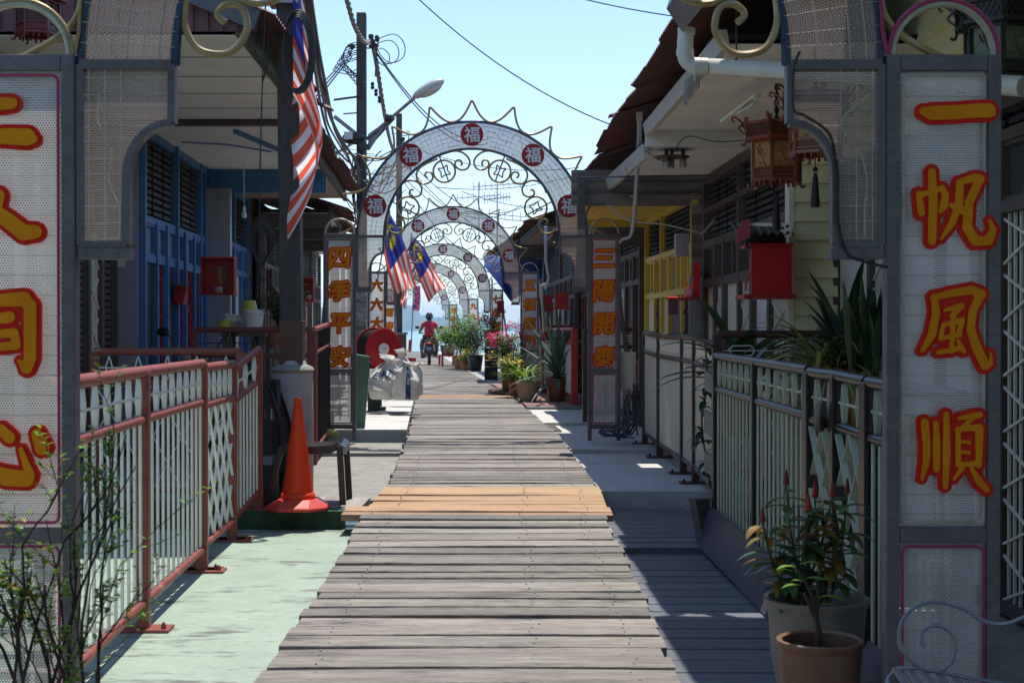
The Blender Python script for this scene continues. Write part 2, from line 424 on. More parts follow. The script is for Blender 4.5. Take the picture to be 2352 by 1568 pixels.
def letter(mb, fr, ch=None, strokes=None, box=None, n=44, fill=.02, edge=.075, shear=0, wob=0, depth=.012, mats=(0, 1)):
    # fr(x,y,d): metric frame; box=(cx,cy,size) in the frame
    cx, cy, sz = box; ar = 1.0
    xs = np.linspace(-.68, .68, n); ys = np.linspace(-.68, .68, n); X, Y = np.meshgrid(xs, ys)
    Xs = X - shear * Y + wob * np.sin(5 * Y + 1.3); Ys = Y - shear * .45 * X + wob * np.sin(6 * X)
    F = field_strokes(strokes, X, Y) if strokes else field_glyph(ch, Xs, Ys)
    for (off, d0, mi) in ((edge, 0, mats[1]), (fill, -.006, mats[0])):
        if off is None: continue
        mb.cur = mi
        contour(mb, F - off, xs, ys, lambda x, y, d: fr(cx + x * sz, cy + y * sz, d0 + d), depth + (0 if d0 == 0 else -.002))
# ------------------------------------------------------------------ festive gateway arches
K = .004744        # metres per reference unit on the second arch
ZS = 2.2           # springing height
def arch_proto():
    t = thing('archway', 'arch', 'archway')
    for sx in (-1, 1):
        x0, x1 = 1.262, 1.618
        for x in (x0 + .021, x1 - .021):
            MB().box(sx * x - .021, sx * x + .021, -.028, .028, -.02, ZS + .03).build('post', steel, t, bevel=.004)
        for z in (ZS + .005, .735, .13):
            b = MB(); b.box(min(sx * (x0 + .043), sx * (x1 - .043)), max(sx * (x0 + .043), sx * (x1 - .043)), -.026, .026, z - .025, z + .025); b.build('crossbar', steel, t, bevel=.003)
        for nm, z0, z1 in (('sign_panel', .762, ZS - .022), ('base_panel', .157, .708)):
            p = MB(); xa, xb = sorted((sx * (x0 + .043), sx * (x1 - .043)))
            p.poly([(xa, -.012, z0), (xb, -.012, z0), (xb, -.012, z1), (xa, -.012, z1)], uv=[(xa, z0), (xb, z0), (xb, z1), (xa, z1)])
            pb = p.build(nm, signmesh, t)
            if nm == 'base_panel':
                f = MB(); xc = (xa + xb) / 2
                for zz in (.30, .56):
                    for dx in (-.055, .055):
                        for (a, c) in (((-.04, -.05), (.04, -.05)), ((.04, -.05), (.04, .05)), ((.04, .05), (-.04, .05)), ((-.04, .05), (-.04, -.05))):
                            f.bar((xc + dx + a[0], .01, zz + a[1]), (xc + dx + c[0], .01, zz + c[1]), .012, .012)
                    f.bar((xc, .011, zz - .1), (xc, .011, zz + .1), .012, .012); f.bar((xc - .1, .012, zz), (xc + .1, .012, zz), .012, .012)
                f.bar((xc - .1, .013, .43), (xc + .1, .013, .43), .012, .012); f.bar((xc, .0125, .2), (xc, .0125, .66), .012, .012)
                f.build('fretwork', steel, pb)
        # bracket under the springing, concave inner edge
        pts = [(1.248, ZS), (.963, ZS), (.963, 2.02)]
        for k in range(9):
            a = R(90 - 90 * k / 8); pts.append((.963 + .142 * math.cos(a), 1.855 + .165 * math.sin(a)))
        pts += [(1.105, 1.64), (1.248, 1.64)]
        p = MB(); p.poly([(sx * x, -.008, z) for x, z in pts], uv=[(sx * x, z) for x, z in pts]); p.build('bracket_panel', bandmesh, t)
        f = MB(); loop = [(sx * x, 0, z) for x, z in pts]
        for i in range(len(loop)): f.bar(loop[i], loop[(i + 1) % len(loop)], .022 if i else .03, .045, up=(0, 1, 0))
        f.box(min(sx * 1.09, sx * 1.25), max(sx * 1.09, sx * 1.25), -.027, .027, 1.595, 1.628)
        f.build('bracket_frame', steel, t)
        h = MB(); xm = (x0 + x1) / 2
        h.tube([(sx * xm + .158 * math.cos(R(a)), -.01, ZS + .03 + .16 * math.sin(R(a))) for a in range(0, 181, 12)], .012, 8); h.build('hoop', ropew, t)
        s = MB(); s.bar((sx * 1.55, .03, 2.1), (sx * 1.72, .5, .9), .035); s.build('brace', steel, t)
    # band
    ri, ro = .955, 1.248; N = 72
    b = MB()
    for i in range(N):
        a0, a1 = math.pi * i / N, math.pi * (i + 1) / N
        q = lambda a, r: (r * math.cos(a), -.008, ZS + r * math.sin(a))
        b.poly([q(a0, ri), q(a0, ro), q(a1, ro), q(a1, ri)], uv=[(a0 * 1.1, ri), (a0 * 1.1, ro), (a1 * 1.1, ro), (a1 * 1.1, ri)])
    b.build('arch_band', bandmesh, t)
    for r in (ri, ro):
        MB().tube([(r * math.cos(math.pi * i / 60), 0, ZS + r * math.sin(math.pi * i / 60)) for i in range(61)], .016, 6).build('rim', bluesteel, t)
    # strings of tiny lights laid in a grid over the band
    g = MB()
    for r in np.arange(ri + .045, ro, .05):
        g.tube([(r * math.cos(math.pi * i / 60), -.018, ZS + r * math.sin(math.pi * i / 60) + rr(-.004, .004)) for i in range(61)], .0022, 3)
    for k in range(1, 62):
        a = math.pi * k / 62 + rr(-.006, .006)
        g.tube([(ri * math.cos(a), -.017, ZS + ri * math.sin(a)), (ro * math.cos(a), -.017, ZS + ro * math.sin(a))], .0018, 3)
    for k in range(5):
        a0 = rr(.2, 2.6); g.tube(spline([((ri + rr(.02, .27)) * math.cos(a0 + .12 * j), -.021, ZS + (ri + rr(.02, .27)) * math.sin(a0 + .12 * j)) for j in range(5)], 4), .0025, 3)
    for sx in (-1, 1):
        for z in np.arange(1.66, 2.19, .05):
            xi = .97 if z > 2.02 else 1.108
            if 1.855 < z <= 2.02: xi = .963 + .142 * math.sqrt(max(0, 1 - ((z - 1.855) / .165) ** 2))
            g.tube([(sx * xi, -.017, z), (sx * 1.24, -.017, z + rr(-.006, .006))], .002, 3)
        for x in np.arange(1.12, 1.24, .05): g.tube([(sx * x, -.018, 1.65), (sx * x, -.018, 2.19)], .002, 3)
        g.tube(spline([(sx * rr(1.12, 1.24), -.02, 1.66 + .09 * j) for j in range(6)], 4), .0025, 3)
        for z in np.arange(.80, 2.16, .062): g.tube([(sx * 1.318, -.019, z), (sx * 1.562, -.019, z + rr(-.003, .003))], .0013, 3)
    g.build('light_string', M('light_wire', (.34, .29, .20), (.5, .45, .36), .4), t)
    # gold scalloped crest: a lobe between neighbouring peaks
    for k in range(10):
        a0 = 18 * k
        def rad(x): return 1.262 + .196 * abs(2 * x - 1) ** 2.4
        pts = []
        for j in range(17):
            x = j / 16; a = R(a0 + 18 * (.03 + .94 * x)); pts.append((rad(x) * math.cos(a), -.004, ZS + rad(x) * math.sin(a)))
        b = MB(); b.tube(spline(pts, 2), .0125, 7)
        a = R(a0 + 18)
        if k < 9:
            cap = [pts[-1], (1.475 * math.cos(a), -.004, ZS + 1.475 * math.sin(a))]
            a2 = R(a0 + 18 + .54); cap.append((rad(0) * math.cos(a2), -.004, ZS + rad(0) * math.sin(a2)))
            b.tube(spline(cap, 5), .0125, 7)
        b.build('crest_scallop', gold, t)
    # coins and scrolls inside the arch
    zc = lambda x, y: ((x - 979) * .001334, 0, ZS - (y - 1154) * .001334)
    SC = [[(705, 505), (760, 470), (860, 458), (930, 490), (962, 545), (940, 600), (885, 610), (845, 580), (845, 545), (875, 530), (897, 550), (890, 578)],
          [(700, 520), (590, 570), (535, 620), (530, 680), (570, 725), (630, 715), (660, 675), (645, 635), (610, 630), (597, 655), (615, 680)],
          [(372, 800), (400, 735), (460, 700), (530, 710), (568, 760), (555, 815), (510, 830), (470, 810), (480, 775), (505, 775)],
          [(290, 980), (286, 1060), (320, 1118), (390, 1125), (430, 1075), (420, 1020), (385, 1012), (362, 1035), (380, 1055)]]
    for sx in (-1, 1):
        mir = lambda p: (-sx * p[0], p[1], p[2])
        for s_ in SC:
            MB().tube([mir(p) for p in spline([zc(*q) for q in s_], 5)], .0115, 7).build('scroll', gold, t)
        for (x, y, sp) in ((753, 623, ((708, 490), (787, 700))), (458, 920, ((330, 872), (545, 985)))):
            c = Vector(zc(x, y)); b = MB()
            b.tube([mir(c + Vector((.12 * math.cos(a), 0, .12 * math.sin(a)))) for a in np.linspace(0, 2 * math.pi, 28, endpoint=False)], .0115, 7, closed=True)
            r_ = Vector(zc(*sp[1])) - Vector(zc(*sp[0])); r_.normalize(); q_ = Vector((-r_.z, 0, r_.x))
            sq = []
            for (aa, bb) in ((-1, -1), (0, -.72), (1, -1), (.72, 0), (1, 1), (0, .72), (-1, 1), (-.72, 0)): sq.append(mir(c + (r_ * aa + q_ * bb) * .052))
            b.tube(spline(sq, 3, True), .0085, 6, closed=True)
            o = b.build('coin_ornament', gold, t)
            MB().tube([mir(zc(*sp[0])), mir(zc(*sp[1]))], .008, 6).build('rod', bluesteel, o)
    # five medallions
    for a in (90, 53, 127, 17.3, 162.7):
        c = (1.103 * math.cos(R(a)), ZS + 1.103 * math.sin(R(a)))
        b = MB(); n = 36
        fr = [(c[0] + .124 * math.cos(2 * math.pi * k / n), c[1] + .124 * math.sin(2 * math.pi * k / n)) for k in range(n)]
        b.prism(fr, lambda x, z, d: (x, -.034 + d, z), .012)
        o = b.build('medallion', redd, t)
        l_ = MB(); letter(l_, lambda x, z, d: (x, -.040 + d, z), '福', box=(c[0], c[1], .165), n=40, fill=None, edge=.016, depth=.005, mats=(0, 0))
        l_.build('character', white, o)
    return t
def sign_text(t, sx, chars, zb=None, n=40, strokes=None):
    xm = sx * 1.44; H = (ZS - .78) / 4
    for i, ch in enumerate(chars):
        if ch == ' ': continue
        b = MB(); zc_ = ZS - .07 - H * (i + .47)
        letter(b, lambda x, z, d: (x, -.030 + d, z), ch, box=(xm, zc_, .215), n=n, fill=.026, edge=.082, shear=.12, wob=.018)
        b.build('character', [yel, redl], t, local=False)
def tube_border(t, sx, z0, z1, m, r=.006, inset=.052):
    x0, x1 = sorted((sx * (1.262 + inset), sx * (1.618 - inset))); c = .02
    pts = []
    for (cx, cz, a0) in ((x1 - c, z1 - c, 0), (x0 + c, z1 - c, 90), (x0 + c, z0 + c, 180), (x1 - c, z0 + c, 270)):
        for k in range(5): a = R(a0 + 90 * k / 4); pts.append((cx + c * math.cos(a), -.024, cz + c * math.sin(a)))
    MB().tube(pts, r, 6, closed=True).build('light_tube', m, t)
A2 = arch_proto()
A2['group'] = 'festive gateway arches over the boardwalk'
ARCH = {2: A2}
PROTO_KIDS = list(A2.children)
for i in (1, 3, 4, 5, 6): ARCH[i] = copy_tree(A2)
AY = {1: 4.45, 2: 15.5, 3: 26.8, 4: 38.1, 5: 49.4, 6: 60.7}
AZ = {1: -.225, 2: -.035, 3: .02, 4: .0, 5: 0, 6: 0}
ALAB = {1: 'nearest gateway, its two big pillars framing the picture, topmost arch cut off by the frame',
        2: 'second gateway, a complete arch with red medallions and pillars between fence and hose reel',
        3: 'third gateway behind the agave pots, its left medallions hanging beside the flags',
        4: 'fourth gateway, beyond the two raised flags, with a pillar left of the blue canopy',
        5: 'fifth gateway, pillar standing right behind the far bushy potted shrub',
        6: 'farthest and smallest gateway, near the pier end and the sea'}
for i, o in ARCH.items():
    y = AY[i]; o.location = (path(y), y, AZ[i]); o['label'] = ALAB[i]; WL[o.name] = (0, 0, 0)
    for ch in o.children: WL[ch.name] = (0, 0, 0)
for i, (lt, rt) in {2: ('四季平安', '三陽開泰'), 3: ('六六大順', '五福臨門'), 4: ('八面春風', '七星報喜'), 5: ('    ', '九九安康'), 6: ('    ', '萬事如意')}.items():
    for sx, tx in ((-1, lt), (1, rt)): sign_text(ARCH[i], sx, tx, n=44 if i == 2 else 30)
tube_border(ARCH[2], 1, .775, 2.165, pink); tube_border(ARCH[2], 1, .17, .70, pink); tube_border(ARCH[2], -1, .775, 2.165, bluesteel); tube_border(ARCH[2], -1, .17, .70, bluesteel)
tube_border(ARCH[1], -1, .775, 2.165, pink, .005); tube_border(ARCH[1], -1, .17, .70, pink, .005)
tube_border(ARCH[1], 1, .775, 2.165, ropew, .005); tube_border(ARCH[1], 1, .17, .70, pink, .005)
# pink neon tube over the right hoop of the nearest gate and its black cable
xm = 1.44
MB().tube([(xm + .172 * math.cos(R(a)), -.02, ZS + .03 + .172 * math.sin(R(a))) for a in range(0, 181, 10)] + [(1.262, -.02, 2.24), (1.25, -.02, 2.3), (1.235, -.02, 2.6)], .007, 6).build('light_tube', pink, ARCH[1])
MB().tube([(-xm + .172 * math.cos(R(a)), -.02, ZS + .03 + .172 * math.sin(R(a))) for a in range(180, -1, -10)] + [(-1.262, -.02, 2.24), (-1.25, -.02, 2.3), (-1.235, -.02, 2.6)], .006, 6).build('light_tube', gold, ARCH[1])
# brush lettering of the nearest gate, traced stroke by stroke
def near_char(ox, oy, strokes, sc=2.45):
    y = AY[1]
    loc = []
    for s_ in strokes:
        q = []
        for (x, yy, r) in s_:
            u = (ox + x / sc) / 1.08844; v = (oy + yy / sc) / 1.08844; p = P(u, v, y)
            q.append((p[0] - path(y), p[2] - AZ[1], r / sc / 1.08844 * y / FPX))
        loc.append(q)
    a = np.array([c[:2] for s_ in loc for c in s_]); lo = a.min(0); hi = a.max(0); c = (lo + hi) / 2; sz = max(hi - lo) / .95
    nl = [[((p[0] - c[0]) / sz, (p[1] - c[1]) / sz, p[2] / sz) for p in s_] for s_ in loc]
    b = MB(); e = .0135 / sz
    letter(b, lambda x, z, d: (x, -.032 + d, z), strokes=nl, box=(c[0], c[1], sz), n=84, fill=0.0, edge=e, depth=.014)
    b.build('character', [yel, redl], ARCH[1])
near_char(1700, 0, [[(1470, 695, 26), (1520, 705, 42), (1660, 700, 42), (1790, 690, 42), (1860, 690, 44), (1885, 705, 20)], [(1800, 660, 12), (1870, 690, 20)]])
near_char(1700, 0, [[(1520, 1060, 22), (1528, 1250, 26), (1522, 1480, 24)], [(1440, 1190, 16), (1458, 1310, 20)], [(1455, 1200, 16), (1585, 1160, 18), (1602, 1205, 22), (1592, 1270, 24), (1572, 1300, 14)],
    [(1690, 1135, 22), (1685, 1250, 24), (1645, 1370, 20), (1580, 1465, 9)], [(1685, 1125, 18), (1785, 1095, 24), (1815, 1105, 26)], [(1805, 1115, 26), (1745, 1250, 26), (1735, 1400, 28), (1785, 1480, 30), (1865, 1478, 28), (1893, 1415, 20), (1872, 1355, 8)],
    [(1640, 1265, 16), (1715, 1298, 24)]])
near_char(1700, 600, [[(1535, 350, 20), (1548, 450, 22), (1522, 580, 24), (1465, 675, 12)], [(1530, 352, 18), (1650, 325, 22), (1765, 308, 26), (1820, 335, 30)], [(1812, 345, 26), (1772, 430, 24), (1757, 540, 24), (1795, 660, 28), (1848, 765, 28), (1880, 755, 14), (1882, 690, 7)],
    [(1600, 430, 10), (1700, 405, 20), (1645, 462, 16)], [(1590, 525, 13), (1573, 600, 13)], [(1590, 520, 12), (1705, 490, 18), (1682, 580, 14)], [(1575, 602, 12), (1690, 578, 16)], [(1655, 450, 15), (1640, 680, 15)], [(1560, 686, 12), (1640, 674, 16), (1700, 655, 16)], [(1680, 615, 11), (1716, 678, 16)]])
near_char(1700, 600, [[(1480, 1110, 22), (1492, 1250, 22), (1490, 1350, 20), (1465, 1455, 9)], [(1548, 1115, 15), (1552, 1250, 22), (1552, 1395, 20)], [(1612, 1062, 16), (1612, 1300, 24), (1607, 1500, 15)],
    [(1690, 1085, 10), (1780, 1072, 20), (1815, 1065, 18)], [(1765, 1090, 14), (1715, 1138, 12)], [(1682, 1155, 15), (1685, 1370, 16)], [(1680, 1152, 14), (1810, 1140, 20)], [(1812, 1150, 24), (1808, 1370, 18)],
    [(1690, 1225, 8), (1750, 1232, 11)], [(1690, 1288, 8), (1750, 1295, 11)], [(1690, 1368, 14), (1800, 1360, 16)], [(1712, 1385, 13), (1660, 1455, 9)], [(1765, 1390, 12), (1815, 1475, 22), (1858, 1520, 18)]])
near_char(0, 0, [[(-100, 655, 30), (20, 650, 40), (100, 645, 34)], [(-190, 850, 34), (60, 845, 48), (190, 850, 52), (225, 860, 30)]])
near_char(0, 0, [[(-60, 1150, 40), (-90, 1250, 40), (-220, 1440, 14)], [(-40, 1190, 40), (15, 1205, 40), (-10, 1300, 44), (80, 1360, 46), (170, 1430, 48), (240, 1425, 40)]])
near_char(0, 560, [[(-200, 470, 34), (-205, 850, 30)], [(-190, 475, 34), (0, 470, 38), (170, 460, 44), (205, 500, 36)], [(208, 500, 38), (208, 820, 36), (185, 880, 34), (140, 835, 10)], [(-120, 600, 18), (80, 570, 36)], [(-130, 700, 22), (-120, 750, 22)], [(-130, 680, 20), (110, 665, 28), (125, 740, 26), (-110, 765, 22)]])
near_char(0, 1067, [[(-120, 120, 30), (-70, 260, 44), (60, 300, 52), (180, 310, 48), (205, 290, 30), (150, 130, 12)], [(30, 10, 30), (80, 60, 34)], [(-190, 120, 20), (-230, 230, 36)], [(250, 40, 34), (280, 120, 44)]])
# ------------------------------------------------------------------ ground, water, hill
def water_mat():
    m = bpy.data.materials.new('sea_water'); m.use_nodes = True; n = m.node_tree.nodes; l = m.node_tree.links; b = n['Principled BSDF']
    b.inputs['Base Color'].default_value = (.10, .23, .25, 1); b.inputs['Roughness'].default_value = .22
    tc = n.new('ShaderNodeTexCoord'); nz = n.new('ShaderNodeTexNoise'); nz.inputs['Scale'].default_value = .7; nz.inputs['Detail'].default_value = 5
    bp = n.new('ShaderNodeBump'); bp.inputs['Strength'].default_value = .5; bp.inputs['Distance'].default_value = .15
    l.new(tc.outputs['Object'], nz.inputs[0]); l.new(nz.outputs[0], bp.inputs['Height']); l.new(bp.outputs[0], b.inputs['Normal']); return m
b = MB(); b.poly([(-30000, -200, -2.2), (30000, -200, -2.2), (30000, 40000, -2.2), (-30000, 40000, -2.2)])
struct(b.build('sea_water', water_mat()))
hillm = M('hill_forest', (.05, .09, .04), (.03, .06, .03), .9, .02)
b = MB(); NX = 200
def ridge(x):
    # height of the far shore in metres along world x at 4.5 km
    f = np.interp(x, [-900, -560, -430, -352, -318, -300, -250, -180, -100, 0, 200, 500, 1200], [60, 74, 78, 82, 76, 50, 44, 40, 30, 22, 16, 12, 6])
    return f + 3 * math.sin(x * .11) + 2 * math.sin(x * .31 + 1) + 1.2 * math.sin(x * .83)
xs = np.linspace(-1200, 1200, 700)
b.grid(lambda u, v: (-1200 + 2400 * u, 4300 + 700 * v, -2.4 + (ridge(-1200 + 2400 * u) + 2.4) * math.sin(math.pi * min(1, v * 1.0)) ** .6 * (1 if v < .5 else 1)), 700, 8)
struct(b.build('hill', hillm))
# ---- boardwalk: one deck of cross planks, a few replaced with new orange timber
plank = M('old_plank', (.295, .264, .228), (.14, .12, .10), .6, 2.4, st=(1.1, 9, 9), bump=.8, bscale=9, island=.38, grain=.45, dirt=(.085, .075, .066), dscale=2.2, dthr=.56, dst=(.8, 3, 1), spec=.35)
plankn = M('new_plank', (.43, .255, .13), (.31, .185, .095), .6, 2.4, st=(1, 9, 9), bump=.4, bscale=8, island=.14, grain=.22, dirt=(.22, .15, .10), dscale=1.6, dthr=.57, dst=(.8, 2.5, 1))
_LY = [2, 5.53, 6.82, 9.29, 11.4, 15.5, 24.5, 44.7, 62, 76]
_LL = [-1.02, -1.0, -.985, -1.015, -.985, -1.134, -1.654, -3.3, -4.75, -6.3]
_LR = [.66, .65, .666, .631, .66, .517, -.007, -1.72, -3.1, -4.5]
def walkL(y): return float(np.interp(y, _LY, _LL))
def walkR(y): return float(np.interp(y, _LY, _LR))
b = MB(); y = 3.2; rs = random.Random(3); nails = []
while y < 76:
    wd = rs.choice([rs.uniform(.13, .19), rs.uniform(.16, .25)]); gap = rs.choice([.003, .004, .006, .008, .012, .018]) if y < 30 else rs.choice([.006, .012])
    new = 9.62 < y < 11.25 or 23.9 < y < 25.0 or 45 < y < 45.6 or 52 < y < 52.4
    if new: gap = .004
    b.cur = 1 if new else 0
    z = zf(y + wd / 2); jl = rs.gauss(0, .009); jr = rs.gauss(0, .009); dz = rs.uniform(-.006, .006); tl = rs.uniform(-.007, .007); sk = rs.gauss(0, .012)
    if new: jl = -.01; jr = .03 if y < 20 else .02; sk = 0
    if 9.62 < y < 9.86: jl = -.15; jr = .05
    xl = walkL(y) + jl; xr = walkR(y) + jr; th = .045
    # slightly bowed plank, cut in four along its length
    nseg = 5; bow = rs.uniform(-.006, .006); prev = None
    rings = []
    for k in range(nseg + 1):
        t = k / nseg; x = xl + (xr - xl) * t; zz = z + dz + tl * (t - .5) + bow * math.sin(math.pi * t); yy0 = y + sk * (t - .5) + rs.uniform(-.0025, .0025); yy1 = y + wd + sk * (t - .5) + rs.uniform(-.0025, .0025)
        c = .0035
        rings.append([b.av(q) for q in ((x, yy0, zz - th), (x, yy0, zz - c), (x, yy0 + c, zz), (x, yy1 - c, zz), (x, yy1, zz - c), (x, yy1, zz - th))])
    for k in range(nseg):
        for j in range(6): b.af((rings[k][j], rings[k + 1][j], rings[k + 1][(j + 1) % 6], rings[k][(j + 1) % 6]))
    b.af(rings[0][::-1]); b.af(rings[-1])
    if y < 14:
        for f in (.12, .66, .9):
            for g_ in (.25, .75): nails.append((xl + (xr - xl) * (f + rs.uniform(-.015, .015)), y + wd * g_, z + dz + .0015))
    y += wd + gap
b.cur = 2
for (x, yy, z) in nails: b.lathe([(.0045, -.004), (.0045, .002), (.002, .003)], (x, yy, z + .003), 6)
struct(b.build('boardwalk', [plank, plankn, zinc]))
b = MB(W)
for dx in (-.6, 0, .6):
    for y in np.arange(3, 75, 3): b.bar((dx + .1, y, zf(y) - .13), (dx + .1, y + 3, zf(y + 3) - .13), .1, .14)
struct(b.build('boardwalk_joists', wood_old))
# ---- side decks and slabs
def slab(name, m, x0, x1, y0, y1, z, th=.14, lx=None, rx=None, ns=1, bevel=.012, seg=8, chip=0):
    b = MB(); top = []; bot = []
    for i in range(seg + 1):
        y = y0 + (y1 - y0) * i / seg
        a = (lx(y) if lx else x0 + path(y)); c = (rx(y) if rx else x1 + path(y))
        top.append(((a, y, z), (c, y, z))); bot.append(((a, y, z - th), (c, y, z - th)))
    for i in range(seg):
        b.poly([top[i][0], top[i][1], top[i + 1][1], top[i + 1][0]]); b.poly([bot[i][0], bot[i + 1][0], bot[i + 1][1], bot[i][1]])
        b.poly([top[i][0], top[i + 1][0], bot[i + 1][0], bot[i][0]]); b.poly([top[i + 1][1], top[i][1], bot[i][1], bot[i + 1][1]])
    b.poly([top[0][1], top[0][0], bot[0][0], bot[0][1]]); b.poly([top[-1][0], top[-1][1], bot[-1][1], bot[-1][0]])
    o = b.build(name, m)
    return struct(o)
WLm = lambda d: (lambda y: walkL(y) - d)
WRm = lambda d: (lambda y: walkR(y) + d)
slab('green_pavement', mint, -4, 0, 3.2, 9.93, -.245, rx=lambda y: walkL(y) - .012)
slab('green_kerb', moss, -4, 0, 9.94, 10.06, -.118, th=.3, rx=lambda y: walkL(9.7) - .17)
b = MB(); rs = random.Random(5)
x = -1.95
while x < -1.17:
    wd = rs.uniform(.10, .16); b.hexa([(x, 10.07, -.16), (x + wd, 10.07, -.16), (x + wd + .02, 10.62, -.15), (x + .02, 10.62, -.15), (x, 10.07, -.112 + rs.uniform(-.004, .004)), (x + wd, 10.07, -.112), (x + wd + .02, 10.62, -.10), (x + .02, 10.62, -.10)]); x += wd + .006
struct(b.build('plank_apron', M('grey_apron_wood', (.34, .32, .29), (.22, .2, .18), .85, 3, st=(9, 1, 9), bump=.6, island=.2)))
slab('pavement_left_near', conc_d, -4.5, 0, 10.63, 14.3, -.125, rx=WLm(.03))
slab('pavement_left_step', conc_d, -4.5, 0, 14.32, 15.6, -.09, rx=WLm(.03))
slab('pavement_left_slab', conc_l, -2.6, 0, 15.9, 22.2, .035, th=.17, rx=WLm(.02))
slab('pavement_left_back', conc, -5, -2.62, 14.9, 40, -.02)
slab('pavement_left_far', conc, -3.5, 0, 22.25, 40, -.03, rx=WLm(.04))
slab('pavement_right_slab', conc_l, 0, 4.5, 11.15, 14.55, -.115, th=.2, lx=WRm(.03))
slab('pavement_right_step', conc_l, 0, 4.5, 14.58, 18.2, -.075, th=.2, lx=WRm(.03))
slab('pavement_right_far', conc_l, 0, 4.5, 18.23, 21.2, -.04, lx=WRm(.03))
slab('pavement_right_kerb', conc_d, 0, 4.5, 21.22, 21.5, .0, th=.3, lx=lambda y: walkR(y) + .04)
slab('pink_tile_pavement', M('pink_tile', (.42, .22, .20), (.36, .18, .17), .4, 4, dirt=(.2, .1, .1), dscale=2, dthr=.62), 0, 4.5, 21.52, 30, .012, lx=WRm(.04))
slab('pavement_right_end', conc, 0, 5, 30.05, 74, -.01, lx=WRm(.05))
# dark painted planks on the right
sd_m = M('dark_painted_plank', (.15, .16, .185), (.10, .11, .13), .45, 2.6, st=(1, 6, 6), bump=.45, bscale=8, island=.16, grain=.3, dirt=(.045, .045, .05), dscale=2, dthr=.6, dst=(.7, 3, 1), spec=.5)
b = MB(); y = 3.0; rs = random.Random(11)
while y < 11.0:
    wd = rs.uniform(.17, .24); z = -.285 + (.04 if y > 9 else 0) + np.interp(y, [3, 9], [-.03, .0])
    gap = .035 if 9.0 < y < 9.4 else rs.choice([.006, .009, .012])
    wd = min(wd, 11.1 - y); xl = walkR(y) + .01 + rs.uniform(-.005, .005); xr = 1.64 + path(y)
    b.hexa([(xl, y, z - .05), (xr, y, z - .05), (xr, y + wd, z - .05), (xl, y + wd, z - .05), (xl, y, z), (xr, y, z), (xr, y + wd, z + rs.uniform(-.003, .003)), (xl, y + wd, z)]); y += wd + gap
struct(b.build('side_deck', sd_m))
slab('pavement_right_back', conc_d, 1.63, 5, 3, 11.12, -.26)
# sloping grey kick boards along the right fence
b = MB(W); b.hexa([(1.45, 5.0, -.32), (1.48, 5.0, -.33), (1.48, 9.35, -.26), (1.45, 9.35, -.25), (1.555, 5.0, -.10), (1.575, 5.0, -.11), (1.575, 9.35, -.02), (1.555, 9.35, -.01)])
tag(b.build('kick_board', M('grey_painted_board', (.085, .087, .10), (.06, .062, .072), .4, 3, bump=.1)), 'long sloping grey board at the foot of the dark right fence', 'board')
b = MB(W); b.hexa([(1.45, 9.25, -.25), (1.49, 9.22, -.25), (1.55, 9.40, -.25), (1.51, 9.43, -.25), (1.42, 9.42, .03), (1.46, 9.39, .03), (1.58, 9.52, .02), (1.54, 9.56, .02)])
tag(b.build('leaning_plank', wood_old), 'short weathered plank end leaning at the far foot of the dark right fence', 'board')
# grating on the right slab
b = MB(W)
for k in range(9): b.box(.86 + .0 , 1.12, 17.0 + k * .11, 17.05 + k * .11, -.07, -.052)
tag(b.build('drain_grate', M('grate_metal', (.2, .2, .2), None, .5, metal=.5)), 'ribbed grate lying on the right pavement beside the boardwalk', 'grate')
b = MB(W)
for k in range(14): b.tube([(.98 + (.10 + .014 * k) * math.cos(a) * 1.2 + rr(-.02, .02), 26 + (.2 + .03 * k) * math.sin(a) * 2, .025 + rr(0, .02)) for a in np.linspace(0, 6.28, 18)], .013, 5)
tag(b.build('coiled_rope', M('brown_rope', (.16, .09, .05), (.1, .055, .03), .8)), 'flat coil of brown rope on the right edge of the boardwalk', 'rope')
